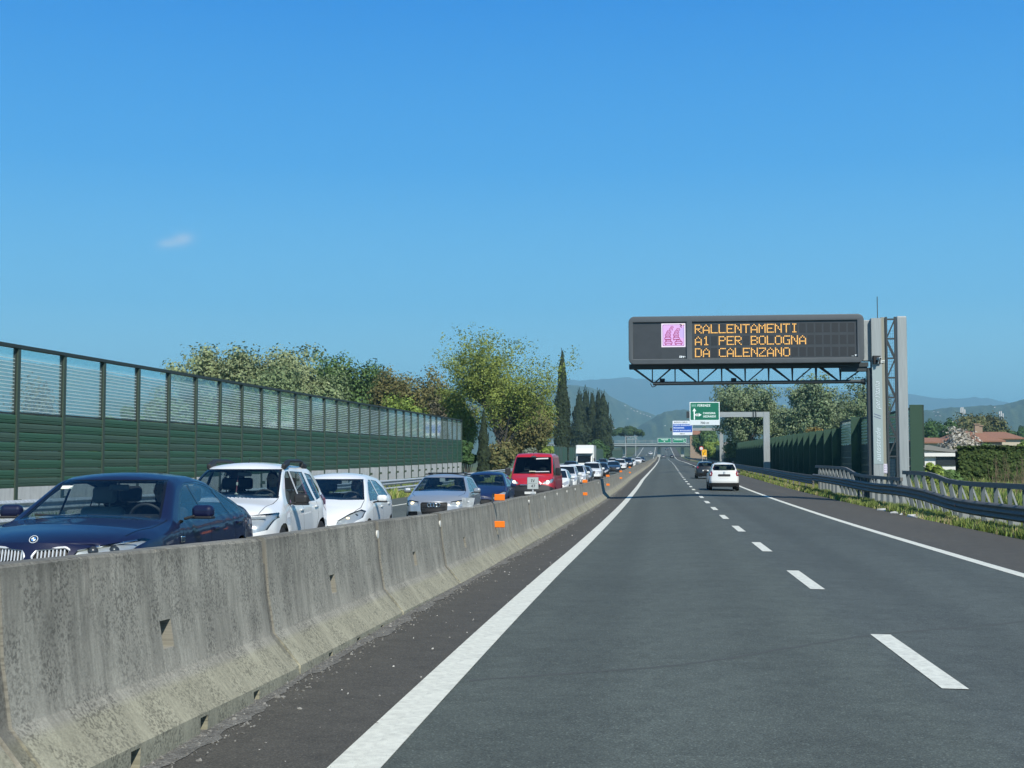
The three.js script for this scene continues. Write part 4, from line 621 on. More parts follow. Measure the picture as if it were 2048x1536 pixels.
M.warmLamp = new THREE.MeshStandardMaterial({ color: 0x222222, emissive: new THREE.Color().setRGB(1.0, 0.78, 0.42), emissiveIntensity: 2.6, name: 'lamp' });
M.paleLamp = new THREE.MeshStandardMaterial({ color: 0x222222, emissive: new THREE.Color().setRGB(1.0, 0.95, 0.85), emissiveIntensity: 2.2, name: 'lamp' });
M.tailRed = new THREE.MeshPhysicalMaterial({ color: new THREE.Color().setRGB(0.32, 0.02, 0.025), roughness: 0.15, clearcoat: 1 });
M.plateWhite = std([0.7, 0.7, 0.68], 0.5);
M.seatDark = std([0.03, 0.031, 0.034], 0.9); M.seatPale = std([0.30, 0.29, 0.26], 0.85);
const wheelGeo = (() => { const pts = [[0.2, -0.1], [0.29, -0.105], [0.318, -0.085], [0.325, 0], [0.318, 0.085], [0.29, 0.105], [0.2, 0.1]].map(p => new THREE.Vector2(...p)); const g = new THREE.LatheGeometry(pts, 32); g.rotateZ(Math.PI / 2); return g; })();
const rimGeo = (() => { const b = new MB(); b.cyl(0.205, 0.205, 0.03, 0.02, 0, 0, 0, 0, Math.PI / 2, 28).cyl(0.06, 0.06, 0.05, 0.075, 0, 0, 0, 0, Math.PI / 2, 14); for (let i = 0; i < 5; i++) { const a = i / 5 * 2 * Math.PI; b.bar(V(0.07, 0.04 * Math.cos(a), 0.04 * Math.sin(a)), V(0.075, 0.2 * Math.cos(a), 0.2 * Math.sin(a)), 0.03, 0.06); } const ring = new THREE.TorusGeometry(0.2, 0.014, 8, 32); ring.rotateY(Math.PI / 2); b.add(ring, 0.08); return b.geo(); })();
// builds the parts of one car into group t
function buildCar(t, S) {
  const { tris, Wd, top, belt } = carBody(S); let body = tris; const paint = S.paint, glass = S.interior ? M.autoGlass : M.darkGlass, near = S.near;
  const cut = (view, poly, keep) => { const [o, i] = cutSoup(body, view, poly, keep); body = o; return i; };
  const sideKeep = s => c => c[0] * s > 0.25 && Math.abs(c[3]) > 0.3;
  // wheel arches
  const axles = S.axles, wr = S.wheelR ?? 0.33;
  for (const z of axles) for (const s of [1, -1]) cut('side', circle(z, wr, wr + 0.055), c => c[0] * s > 0.3 && Math.abs(c[3]) > 0.45);
  // glass: black border first, then the pane
  const fk = c => c[5] > 0.12 && c[4] > 0.1 && c[2] > S.wsZ[0] && c[2] < S.wsZ[1], rk = c => c[5] < -0.1 && c[2] < S.rwZ[1] && c[2] > S.rwZ[0];
  const paneOut = [];
  const pane = (name, view, poly, keep, border, list) => { const inn = cut(view, poly, keep); const [fr, gl] = cutSoup(inn, view, grow(poly, -border)); if (fr.length) put('glass_border', soupGeo(fr, -0.003), M.frit, t); return put(name, soupGeo(gl, -0.004), glass, t); };
  pane('windscreen', 'front', S.ws, fk, S.border ?? 0.035);
  if (S.rw) pane('rear_window', 'front', S.rw, rk, 0.03);
  for (const s of [1, -1]) { if (S.winBand) { const inn = cut('side', S.winBand, sideKeep(s)); let rest = inn; for (const w of S.windows) { const [o, i] = cutSoup(rest, 'side', w); rest = o; put('side_window', soupGeo(i, -0.006), S.openWindow && s > 0 && w === S.windows[S.openWindow - 1] ? M.clearGlass : glass, t); } put('window_frame', soupGeo(rest, -0.003), S.winFrame ?? M.trim, t); }
    else for (const w of S.windows) pane('side_window', 'side', w, sideKeep(s), 0.022); }
  // lamps, grille, intakes
  for (const s of [1, -1]) {
    const mir = p => p.map(([x, y]) => [x * s, y]);
    if (S.head) { for (const [k, hp] of S.head.entries()) { const inn = cut('front', mir(hp), c => c[2] > S.L / 2 - 0.75 && c[0] * s > 0 && (c[5] > 0.05 || Math.abs(c[3]) > 0.5)); const lamp = put('headlight', soupGeo(inn, 0.001), near ? M.clearGlass : M.lampInner, t); if (near) put('reflector', soupGeo(inn, -0.035), S.headInner ?? M.lampInner, lamp); } }
    if (S.tail) for (const tp of S.tail) { const inn = cut('front', mir(tp), c => c[2] < -S.L / 2 + 0.6 && c[0] * s > 0 && (c[5] < 0.1)); put('tail_light', soupGeo(inn, 0.004), M.tailRed, t); }
  }
  for (const [poly, mat, nm, d] of S.frontCuts ?? []) for (const s of nm.startsWith('2') ? [1, -1] : [1]) { const inn = cut('front', poly.map(([x, y]) => [x * s, y]), c => c[2] > S.L / 2 - 0.5 && c[5] > 0.1); put(nm.replace('2', ''), soupGeo(inn, d ?? -0.02), mat, t); }
  for (const [poly, mat, nm, d] of S.rearCuts ?? []) for (const s of nm.startsWith('2') ? [1, -1] : [1]) { const inn = cut('front', poly.map(([x, y]) => [x * s, y]), c => c[2] < -S.L / 2 + 0.5 && c[5] < -0.1); put(nm.replace('2', ''), soupGeo(inn, d ?? -0.01), mat, t); }
  // lower cladding
  if (S.cladY) { const inn = []; for (const p of [[[-9, -1], [9, -1], [9, S.cladY], [-9, S.cladY]]]) inn.push(...cut('side', p)); put('lower_cladding', soupGeo(inn, 0.002), M.trim, t); }
  // panel gaps
  if (near && S.gaps) { const dark = []; for (const s of [1, -1]) for (const ln of S.gaps) for (const q of strip(ln, 0.009)) dark.push(...cut('side', q, sideKeep(s))); for (const ln of S.hoodGaps ?? []) for (const s of [1, -1]) for (const q of strip(ln.map(([x, z]) => [x * s, z]), 0.010)) dark.push(...cut('plan', q, c => c[4] > 0.3)); put('panel_gap', soupGeo(dark, -0.006), M.gap, t); }
  put('body', soupGeo(body), paint, t);
  // inside of the shell and floor
  if (S.interior) { const lin = body.filter(q => (q[0][1] + q[1][1] + q[2][1]) / 3 > 0.6).map(q => [q[0], q[2], q[1]].map(v => [v[0], v[1], v[2], -v[3], -v[4], -v[5]])); put('cabin_lining', soupGeo(lin, 0.02), M.cabin, t); }
  new MB().box(S.W * 0.86, 0.12, S.L * 0.93, 0, 0.3, 0).build('underbody', M.black, t);
  for (const z of axles) for (const s of [1, -1]) { const w = put('wheel', wheelGeo, M.rubber, t); w.scale.set(1.05, wr / 0.325, wr / 0.325); w.position.set(s * (S.W / 2 - 0.13), wr, z); const r = put('rim', rimGeo, M.rimMat ??= std([0.42, 0.43, 0.44], 0.35, { metalness: 0.7 }), w); r.rotation.y = s > 0 ? 0 : Math.PI; const a = put('arch_liner', new MB().box(0.32, 0.5, wr * 2.1, 0, 0, 0).geo(), M.black, t); a.position.set(s * (S.W / 2 - 0.42), wr + 0.12, z); }
  // mirrors
  const mz = S.mirror[0], my = S.mirror[1], mx = Wd(mz, belt(mz)), ms = S.mirrorSize ?? [0.2, 0.13, 0.11];
  for (const s of [1, -1]) { const m = put('mirror', new MB().rbox(ms[0], ms[1], ms[2], Math.min(0.06, ms[1] * 0.44), s * (mx + 0.035 + ms[0] / 2), my, mz - 0.03, 0, s * -0.16, 0, 4).geo(), S.mirrorMat ?? paint, t); put('mirror_stalk', new MB().rbox(0.12, 0.03, 0.06, 0.012, s * (mx + 0.02), my - 0.06, mz, 0, 0, s * 0.25).rbox(ms[0] * 0.96, 0.028, ms[2] * 0.9, 0.012, s * (mx + 0.035 + ms[0] / 2), my - ms[1] * 0.42, mz - 0.028, 0, s * -0.16).geo(), M.trim, m); }
  // handles
  for (const [z, y] of S.handles ?? []) for (const s of [1, -1]) new MB().rbox(0.025, 0.03, 0.19, 0.01, s * (Wd(z, y) + 0.012), y, z).build('door_handle', S.handleMat ?? paint, t);
  if (S.wipers) new MB().rod(V(0.62, S.wipers[0] + 0.02, S.wipers[1]), V(-0.05, S.wipers[0] + 0.045, S.wipers[1] - 0.02), 0.011).rod(V(0.0, S.wipers[0] + 0.02, S.wipers[1]), V(-0.6, S.wipers[0] + 0.05, S.wipers[1] - 0.03), 0.011).build('wipers', M.trim, t);
  // cabin furniture
  if (S.interior) {
    const I = S.interior, dz = I.dash;
    new MB().rbox(S.W * 0.74, 0.26, 0.5, 0.08, 0, I.dashY - 0.13, dz, 0, 0, 0, 3).rbox(0.36, 0.09, 0.28, 0.04, 0.36, I.dashY + 0.02, dz - 0.12, 0, 0, 0, 3).build('dashboard', std([0.025, 0.025, 0.027], 0.85), t);
    const tor = new THREE.TorusGeometry(0.185, 0.016, 8, 28); new MB().add(tor, 0.36, I.dashY + 0.0, dz - 0.36, 0.42).bar(V(0.19, I.dashY - 0.02, dz - 0.36), V(0.53, I.dashY - 0.02, dz - 0.36), 0.03).rbox(0.14, 0.1, 0.05, 0.02, 0.36, I.dashY - 0.02, dz - 0.36, 0.42).build('steering_wheel', std([0.06, 0.06, 0.065], 0.5), t);
    for (const [x, z] of [[0.36, I.seatZ], [-0.36, I.seatZ], [0.36, I.seatZ - 0.85], [-0.36, I.seatZ - 0.85]]) { const sm = x < 0 && z === I.seatZ && I.pale ? M.seatPale : M.seatDark; const st = put('seat', new MB().rbox(0.5, 0.62, 0.16, 0.07, x, I.dashY - 0.18, z, -0.18, 0, 0, 3).rbox(0.5, 0.16, 0.5, 0.06, x, I.dashY - 0.45, z + 0.26, 0, 0, 0, 3).geo(), sm, t); put('headrest', new MB().rbox(0.27, 0.19, 0.11, 0.05, x, I.dashY + 0.255, z - 0.09, -0.1, 0, 0, 4).rod(V(x - 0.06, I.dashY + 0.06, z - 0.07), V(x - 0.06, I.dashY + 0.2, z - 0.09), 0.008).rod(V(x + 0.06, I.dashY + 0.06, z - 0.07), V(x + 0.06, I.dashY + 0.2, z - 0.09), 0.008).geo(), sm, st); }
    new MB().rbox(0.22, 0.065, 0.03, 0.02, 0, S.H - 0.15, I.mirZ).rod(V(0, S.H - 0.12, I.mirZ), V(0, S.H - 0.04, I.mirZ + 0.02), 0.012).build('rear_view_mirror', std([0.08, 0.085, 0.09], 0.3), t);
  }
  return { Wd, top, belt };
}
// ---------------------------------------------------------------- the cars
const WHITE = paintMat([0.72, 0.73, 0.72]), BLUE = paintMat([0.006, 0.010, 0.04], { roughness: 0.5, clearcoat: 0.55, specularIntensity: 0.4 }), SILVER = paintMat([0.36, 0.385, 0.41], { metalness: 0.45, roughness: 0.36 }), NAVY = paintMat([0.005, 0.013, 0.06], { roughness: 0.45, clearcoat: 0.6 }), BLACKP = paintMat([0.012, 0.012, 0.013]), RED = paintMat([0.42, 0.012, 0.022]), GREYP = paintMat([0.11, 0.115, 0.12], { metalness: 0.3 }), DARKBLUE = paintMat([0.02, 0.03, 0.05]), SILVER2 = paintMat([0.30, 0.31, 0.32], { metalness: 0.4 });
const SPEC = {
  saloon: { L: 4.94, W: 1.868, H: 1.475, tumble: 0.27, sill: 0.22, paint: BLUE, near: true, soft: 0.09, nu: 96, nk: 14, wheelR: 0.34,
    top: [[-2.47, 0.92], [-2.40, 1.02], [-2.2, 1.075], [-1.72, 1.10], [-0.78, 1.40], [-0.3, 1.455], [0.15, 1.45], [0.42, 1.40], [1.12, 1.0], [1.3, 0.98], [1.9, 0.93], [2.25, 0.875], [2.42, 0.835], [2.47, 0.80]],
    belt: [[-2.47, 0.9], [-1.9, 0.985], [-1.2, 0.985], [0.9, 0.935], [1.3, 0.91], [2.47, 0.80]], plan: [[-2.47, 0.74], [-2.2, 0.86], [-1.5, 0.93], [-0.6, 0.915], [0.8, 0.915], [1.6, 0.93], [2.1, 0.89], [2.35, 0.80], [2.47, 0.72]],
    crown: [[-2.47, 0.02], [-1.8, 0.03], [-1.2, 0.05], [0, 0.035], [0.9, 0.06], [1.3, 0.045], [2.2, 0.06], [2.47, 0.03]], round: [[-2.47, 0.10], [-1.7, 0.07], [-0.6, 0.10], [0.3, 0.09], [1.1, 0.05], [1.5, 0.10], [2.47, 0.09]],
    front: [[0.2, -0.06], [0.4, 0.02], [0.6, 0.0], [0.72, -0.05], [0.8, -0.1]], rear: [[0.2, 0.08], [0.5, -0.02], [0.9, 0.03]], bulgeF: 0.20, bulgeR: 0.10, axles: [1.60, -1.375],
    ws: [[-0.735, 1.005], [0.735, 1.005], [0.63, 1.26], [0.565, 1.41], [-0.565, 1.41], [-0.63, 1.26]], wsZ: [0.2, 1.3], border: 0.028, rw: [[-0.62, 1.12], [0.62, 1.12], [0.5, 1.38], [-0.5, 1.38]], rwZ: [-1.9, -0.6],
    winBand: [[-1.62, 1.005], [0.86, 0.955], [0.90, 0.985], [0.38, 1.285], [0.1, 1.375], [-0.45, 1.39], [-0.95, 1.31], [-1.55, 1.10]], winFrame: M.frit,
    windows: [[[0.80, 0.985], [0.42, 1.225], [0.14, 1.345], [0.02, 1.355], [-0.10, 1.0]], [[-0.17, 1.0], [-0.06, 1.358], [-0.45, 1.362], [-0.78, 1.315], [-1.02, 1.015]], [[-1.07, 1.018], [-0.84, 1.30], [-0.96, 1.275], [-1.48, 1.08], [-1.53, 1.03]]],
    head: [[[0.36, 0.675], [0.42, 0.78], [0.66, 0.825], [0.84, 0.86], [0.88, 0.84], [0.80, 0.73], [0.6, 0.69]]], headInner: M.lampInner,
    frontCuts: [[[[0.045, 0.57], [0.035, 0.72], [0.07, 0.78], [0.31, 0.80], [0.35, 0.77], [0.33, 0.58]], M.black, '2grille', -0.04], [[[-0.55, 0.27], [0.55, 0.27], [0.5, 0.42], [-0.5, 0.42]], M.trim, 'lower_intake', -0.02]],
    tail: [[[0.45, 0.78], [0.44, 0.9], [0.84, 0.94], [0.86, 0.8]]], mirror: [0.68, 1.075], mirrorSize: [0.24, 0.145, 0.13], handles: [[-0.32, 0.865], [-1.28, 0.90]],
    gaps: [[[0.86, 0.36], [0.93, 0.6], [0.86, 0.93]], [[-0.12, 0.36], [-0.14, 0.97]], [[-1.05, 0.5], [-1.12, 0.75], [-1.06, 0.99]]], hoodGaps: [[[0.80, 1.12], [0.80, 1.6], [0.72, 2.1]]], wipers: [1.005, 1.1],
    interior: { dash: 0.78, dashY: 0.98, seatZ: -0.15, pale: true, mirZ: 0.3 } },
  duster: { L: 4.315, W: 1.822, H: 1.625, tumble: 0.25, sill: 0.27, paint: WHITE, near: true, soft: 0.08, nu: 88, wheelR: 0.36,
    top: [[-2.16, 1.16], [-2.10, 1.24], [-1.78, 1.555], [-1.5, 1.60], [-0.5, 1.625], [0.1, 1.605], [0.30, 1.55], [0.98, 1.13], [1.15, 1.09], [1.7, 1.02], [2.0, 0.93], [2.12, 0.83], [2.16, 0.78]],
    belt: [[-2.16, 1.08], [-1.4, 1.04], [0.8, 0.99], [1.2, 0.97], [2.16, 0.84]], plan: [[-2.16, 0.74], [-2.0, 0.84], [-1.35, 0.91], [-0.8, 0.86], [0.7, 0.86], [1.25, 0.91], [1.8, 0.89], [2.05, 0.81], [2.16, 0.74]],
    crown: [[-2.16, 0.02], [-1.6, 0.03], [0, 0.045], [0.8, 0.06], [1.2, 0.045], [2.16, 0.04]], round: [[-2.16, 0.08], [-1.6, 0.11], [0.2, 0.09], [0.9, 0.05], [1.3, 0.12], [2.16, 0.1]],
    front: [[0.27, -0.05], [0.5, 0.03], [0.75, 0.0], [0.9, -0.05]], rear: [[0.27, 0.06], [0.55, -0.03], [0.8, 0.0], [1.2, 0.03]], bulgeF: 0.16, bulgeR: 0.08, axles: [1.335, -1.338], cladY: 0.47,
    ws: [[-0.73, 1.125], [0.73, 1.125], [0.635, 1.40], [0.585, 1.555], [-0.585, 1.555], [-0.635, 1.40]], wsZ: [0.05, 1.15], border: 0.03, rw: [[-0.62, 1.19], [0.62, 1.19], [0.66, 1.3], [0.54, 1.54], [-0.54, 1.54], [-0.66, 1.3]], rwZ: [-2.3, -1.55],
    windows: [[[0.74, 1.03], [0.66, 1.15], [0.28, 1.44], [0.1, 1.52], [-0.08, 1.525], [-0.12, 1.03]], [[-0.2, 1.03], [-0.18, 1.525], [-0.95, 1.515], [-1.05, 1.05]], [[-1.15, 1.06], [-1.07, 1.5], [-1.35, 1.47], [-1.66, 1.24], [-1.6, 1.13]]], openWindow: 1,
    head: [[[0.40, 0.66], [0.40, 0.865], [0.60, 0.905], [0.86, 0.93], [0.88, 0.86], [0.82, 0.70], [0.6, 0.65]]], headInner: M.lampInner,
    frontCuts: [[[[-0.36, 0.67], [0.36, 0.67], [0.37, 0.84], [-0.37, 0.84]], M.trim, 'grille', -0.02]],
    rearCuts: [[[[-0.36, 0.885], [-0.33, 0.84], [0.33, 0.84], [0.36, 0.885], [0.36, 0.93], [0.33, 0.975], [-0.33, 0.975], [-0.36, 0.93]], M.trim, 'tailgate_strip', 0.004], [[[-0.28, 0.73], [0.28, 0.73], [0.26, 0.835], [-0.26, 0.835]], M.plateWhite, 'number_plate', 0.006]],
    tail: [[[0.70, 0.87], [0.66, 1.02], [0.72, 1.18], [0.84, 1.1], [0.88, 0.98], [0.84, 0.86]]], mirror: [0.64, 1.10], mirrorSize: [0.23, 0.17, 0.14], mirrorMat: M.trim, handles: [[-0.05, 0.93], [-1.02, 0.96]], handleMat: WHITE,
    gaps: [[[0.78, 0.48], [0.82, 0.7], [0.76, 1.02]], [[-0.15, 0.48], [-0.16, 1.03]], [[-0.9, 0.48], [-1.1, 0.8], [-1.1, 1.04]]], hoodGaps: [[[0.72, 0.95], [0.74, 1.4], [0.68, 1.95]]], wipers: [1.13, 0.96],
    interior: { dash: 0.66, dashY: 1.07, seatZ: -0.2, mirZ: 0.2 } },
  hatch: { L: 4.0, W: 1.735, H: 1.47, tumble: 0.27, sill: 0.22, paint: WHITE, near: true, soft: 0.08, nu: 80, wheelR: 0.31,
    top: [[-2.0, 0.95], [-1.95, 1.05], [-1.62, 1.36], [-1.2, 1.43], [-0.4, 1.47], [0.05, 1.445], [0.28, 1.39], [1.08, 1.0], [1.3, 0.945], [1.7, 0.83], [1.93, 0.71], [2.0, 0.62]],
    belt: [[-2.0, 1.02], [-1.3, 1.02], [0.8, 0.92], [1.2, 0.87], [2.0, 0.66]], plan: [[-2.0, 0.70], [-1.8, 0.80], [-1.25, 0.86], [0.9, 0.865], [1.5, 0.83], [1.85, 0.73], [2.0, 0.60]],
    crown: [[-2, 0.02], [-1.5, 0.03], [0, 0.04], [0.9, 0.07], [1.3, 0.06], [2, 0.05]], round: [[-2, 0.08], [-1.2, 0.11], [0.2, 0.1], [1.0, 0.05], [1.4, 0.13], [2, 0.1]],
    front: [[0.2, -0.05], [0.45, 0.03], [0.62, 0.0], [0.75, -0.08]], rear: [[0.2, 0.05], [0.5, -0.03], [0.95, 0.03]], bulgeF: 0.22, bulgeR: 0.08, axles: [1.24, -1.25],
    ws: [[-0.72, 1.005], [0.72, 1.005], [0.62, 1.24], [0.55, 1.385], [-0.55, 1.385], [-0.62, 1.24]], wsZ: [0.0, 1.25], border: 0.035, rw: [[-0.58, 1.08], [0.58, 1.08], [0.48, 1.36], [-0.48, 1.36]], rwZ: [-2.1, -1.3],
    windows: [[[0.86, 0.98], [0.62, 1.13], [0.22, 1.315], [0.0, 1.37], [-0.15, 1.37], [-0.2, 0.985]], [[-0.28, 0.99], [-0.24, 1.37], [-0.75, 1.345], [-1.12, 1.20], [-1.2, 1.06]]],
    head: [[[0.40, 0.585], [0.42, 0.66], [0.58, 0.775], [0.74, 0.84], [0.81, 0.81], [0.79, 0.70], [0.64, 0.59]]], headInner: M.lampInner,
    frontCuts: [[[[-0.48, 0.36], [0.48, 0.36], [0.40, 0.53], [0.25, 0.575], [-0.25, 0.575], [-0.40, 0.53]], M.black, 'grille', -0.03]],
    rearCuts: [[[[-0.26, 0.66], [0.26, 0.66], [0.26, 0.77], [-0.26, 0.77]], M.plateWhite, 'number_plate', 0.006]],
    tail: [[[0.6, 0.92], [0.62, 1.06], [0.72, 1.12], [0.8, 1.0], [0.78, 0.9]]], mirror: [0.62, 1.02], mirrorSize: [0.2, 0.14, 0.12], handles: [[-0.12, 0.86], [-1.0, 0.9]],
    gaps: [[[0.86, 0.4], [0.88, 0.65], [0.84, 0.97]], [[-0.24, 0.4], [-0.25, 0.98]]], hoodGaps: [[[0.72, 1.08], [0.72, 1.45], [0.6, 1.8]]], wipers: [1.0, 1.04],
    interior: { dash: 0.68, dashY: 0.97, seatZ: -0.15, mirZ: 0.12 } },
};
SPEC.wagon = { ...SPEC.hatch, L: 4.3, W: 1.765, H: 1.43, paint: SILVER, tumble: 0.26,
  top: [[-2.15, 0.92], [-2.1, 1.02], [-1.75, 1.32], [-1.3, 1.39], [-0.4, 1.43], [0.1, 1.405], [0.32, 1.35], [1.08, 0.985], [1.3, 0.945], [1.85, 0.855], [2.08, 0.75], [2.15, 0.68]],
  belt: [[-2.15, 0.98], [-1.3, 0.97], [0.8, 0.92], [1.2, 0.89], [2.15, 0.72]], plan: [[-2.15, 0.70], [-1.9, 0.82], [-1.3, 0.875], [0.9, 0.88], [1.6, 0.86], [2.0, 0.78], [2.15, 0.68]], crown: [[-2.15, 0.02], [0, 0.04], [0.9, 0.06], [1.3, 0.05], [2.15, 0.04]], round: [[-2.15, 0.08], [-1.2, 0.1], [0.2, 0.09], [1.0, 0.05], [1.5, 0.12], [2.15, 0.1]], axles: [1.29, -1.29],
  ws: [[-0.73, 0.985], [0.73, 0.985], [0.63, 1.21], [0.56, 1.355], [-0.56, 1.355], [-0.63, 1.21]], wsZ: [0.0, 1.28], bulgeF: 0.18,
  windows: [[[0.86, 0.965], [0.6, 1.1], [0.25, 1.27], [0.02, 1.33], [-0.12, 1.335], [-0.18, 0.965]], [[-0.26, 0.968], [-0.2, 1.335], [-0.95, 1.30], [-1.1, 0.99]]],
  head: [[[0.42, 0.60], [0.44, 0.72], [0.68, 0.755], [0.80, 0.735], [0.82, 0.67], [0.76, 0.60]]], headInner: M.lampInner,
  frontCuts: [[[[-0.30, 0.33], [0.30, 0.33], [0.36, 0.50], [0.37, 0.66], [0.34, 0.70], [-0.34, 0.70], [-0.37, 0.66], [-0.36, 0.50]], M.black, 'grille', -0.03], [[[0.45, 0.33], [0.75, 0.35], [0.72, 0.45], [0.46, 0.46]], M.trim, '2side_intake', -0.02]], rw: [[-0.58, 1.02], [0.58, 1.02], [0.48, 1.3], [-0.48, 1.3]], mirror: [0.68, 1.0], wipers: [0.985, 1.06], interior: { dash: 0.68, dashY: 0.96, seatZ: -0.15, mirZ: 0.14 } };
SPEC.van = { L: 5.4, W: 2.05, H: 2.24, tumble: 0.17, sill: 0.30, paint: RED, near: true, soft: 0.1, nu: 80, wheelR: 0.35,
  top: [[-2.7, 2.1], [-2.6, 2.18], [-1, 2.24], [0.9, 2.22], [1.15, 2.14], [1.3, 1.98], [2.05, 1.32], [2.15, 1.26], [2.55, 1.10], [2.68, 0.97], [2.7, 0.9]],
  belt: [[-2.7, 1.25], [1.2, 1.25], [2.0, 1.15], [2.7, 0.95]], plan: [[-2.7, 0.98], [-2.4, 1.02], [1.5, 1.02], [2.3, 0.985], [2.6, 0.92], [2.7, 0.85]], crown: [[-2.7, 0.02], [1, 0.03], [1.6, 0.06], [2.2, 0.06], [2.7, 0.05]], round: [[-2.7, 0.1], [1, 0.11], [1.6, 0.05], [2.2, 0.1], [2.7, 0.12]],
  front: [[0.3, 0.05], [0.6, 0.06], [0.9, 0], [1.1, -0.06]], rear: [[0.3, 0], [2, 0.03]], bulgeF: 0.14, bulgeR: 0.04, axles: [1.75, -1.7], cladY: 0.52,
  ws: [[-0.86, 1.33], [0.86, 1.33], [0.83, 1.7], [0.78, 2.07], [-0.78, 2.07], [-0.83, 1.7]], wsZ: [1.0, 2.3], border: 0.05, windows: [[[1.9, 1.27], [1.75, 1.5], [1.25, 1.95], [0.72, 1.98], [0.7, 1.28]]],
  head: [[[0.52, 0.90], [0.60, 1.0], [0.92, 1.12], [0.97, 1.1], [0.95, 0.95], [0.75, 0.88]]], headInner: M.lampInner,
  frontCuts: [[[[-1.1, 0.25], [1.1, 0.25], [1.1, 0.66], [0.80, 0.80], [0.46, 0.87], [-0.46, 0.87], [-0.80, 0.80], [-1.1, 0.66]], M.trim, 'bumper', 0.002]], mirror: [1.72, 1.42], mirrorSize: [0.24, 0.36, 0.14], mirrorMat: M.trim, gaps: [[[1.75, 0.6], [1.9, 1.0], [1.95, 1.25]], [[0.62, 0.5], [0.62, 2.0]]], wipers: [1.33, 2.02], handles: [[0.8, 1.1]], interior: { dash: 1.75, dashY: 1.28, seatZ: 0.85, mirZ: 1.3 } };
// low-detail kinds for the far traffic
const lite = (s, o) => ({ ...s, near: false, interior: null, nu: 40, nk: 7, gaps: null, ...o });
// ---- placing
const place = (t, off, z, turn = 0) => { const p = onRoad(off, z); t.position.copy(p); t.rotation.y = -heading(z) + turn; const a = onRoad(off, z - 1.5), b = onRoad(off, z + 1.5); t.rotation.order = 'YXZ'; t.rotation.x = (Math.abs(turn) > 1 ? -1 : 1) * Math.atan2(b.y - a.y, 3); return t; };
function lamps(t, list, mat, nm = 'lit_bulb') { for (const [x, y, z, r] of list) { const g = new THREE.SphereGeometry(r, 14, 10); put(nm, g.translate(x, y, z), mat, t); } }

{ // dark blue saloon
  const t = thing('saloon_car', 'dark blue executive saloon with twin kidney grilles, nearest car behind the barrier', 'car'); buildCar(t, SPEC.saloon); place(t, -5.80, 14.0, 0.055);
  const gz = 2.60; for (const s of [1, -1]) { const sh = [[0.045, 0.57], [0.035, 0.72], [0.07, 0.78], [0.31, 0.80], [0.35, 0.77], [0.33, 0.58]].map(([x, y]) => V(s * x, y, gz + 0.02 - 0.25 * x * x - (y > 0.74 ? 0.035 : 0) - 0.10 * Math.abs(x))); const c = new THREE.CatmullRomCurve3(sh, true, 'catmullrom', 0.1); put('grille_surround', new THREE.TubeGeometry(c, 60, 0.013, 6, true), M.satin ??= std([0.7, 0.7, 0.7], 0.4, { metalness: 0.35 }), t);
    for (let i = 0; i < 8; i++) { const x = s * (0.075 + i * 0.033), z = gz - 0.25 * x * x - 0.10 * Math.abs(x); new MB().bar(V(x, 0.58, z + 0.01), V(x, 0.78, z - 0.03), 0.012, 0.03).build('grille_bar', M.satin ??= std([0.7, 0.7, 0.7], 0.4, { metalness: 0.35 }), t); } }
  const badge = put('round_badge', new THREE.CylinderGeometry(0.041, 0.041, 0.012, 24), std('#ffffff', 0.3, { map: canvasTex(64, 64, (x, w) => { x.fillStyle = '#d8dde2'; x.fillRect(0, 0, w, w); x.fillStyle = '#20252c'; x.beginPath(); x.arc(32, 32, 28, 0, 7); x.fill(); x.fillStyle = '#eef2f4'; x.beginPath(); x.arc(32, 32, 17, 0, 7); x.fill(); x.fillStyle = '#3f7fc4'; x.beginPath(); x.moveTo(32, 32); x.arc(32, 32, 17, 0, Math.PI / 2); x.fill(); x.beginPath(); x.moveTo(32, 32); x.arc(32, 32, 17, Math.PI, 1.5 * Math.PI); x.fill(); }) }), t); badge.position.set(0.02, 0.872, 2.545); badge.rotation.x = 0.95;
  for (const s of [1, -1]) { new MB().bar(V(s * 0.40, 0.775, 2.50), V(s * 0.84, 0.845, 2.12), 0.014).build('lamp_strip', M.chrome, t); for (const [x, z] of [[0.52, 2.40], [0.68, 2.29]]) { const r = new THREE.SphereGeometry(0.05, 16, 12); put('lamp_projector', r.translate(s * x, 0.755, z), M.lampDark, t); } new MB().rbox(0.02, 0.06, 0.11, 0.008, s * 0.925, 0.80, 0.98).build('side_vent', M.chrome, t); }
  { const st = new MB().box(0.12, 0.062, 0.004, -0.47, 1.33, 0.575, -1.02).build('windscreen_sticker', std([0.75, 0.74, 0.66], 0.6), t); }
}
function dusterExtras(t, front) {
  for (const s of [1, -1]) { const c = new THREE.CatmullRomCurve3([V(s * 0.58, 1.585, 0.12), V(s * 0.585, 1.665, -0.05), V(s * 0.585, 1.685, -0.5), V(s * 0.58, 1.675, -1.1), V(s * 0.575, 1.60, -1.42)]); const g = new THREE.TubeGeometry(c, 30, 0.028, 8); const r = put('roof_rail', new MB().add(g).rbox(0.07, 0.085, 0.34, 0.025, s * 0.585, 1.622, -0.02, 0.2).rbox(0.07, 0.085, 0.3, 0.025, s * 0.58, 1.615, -1.25, -0.1).geo(), M.trim, t); }
  new MB().rod(V(0, 1.62, 0.02), V(0, 1.71, -0.09), 0.01, 0.006).build('aerial', M.trim, t);
}
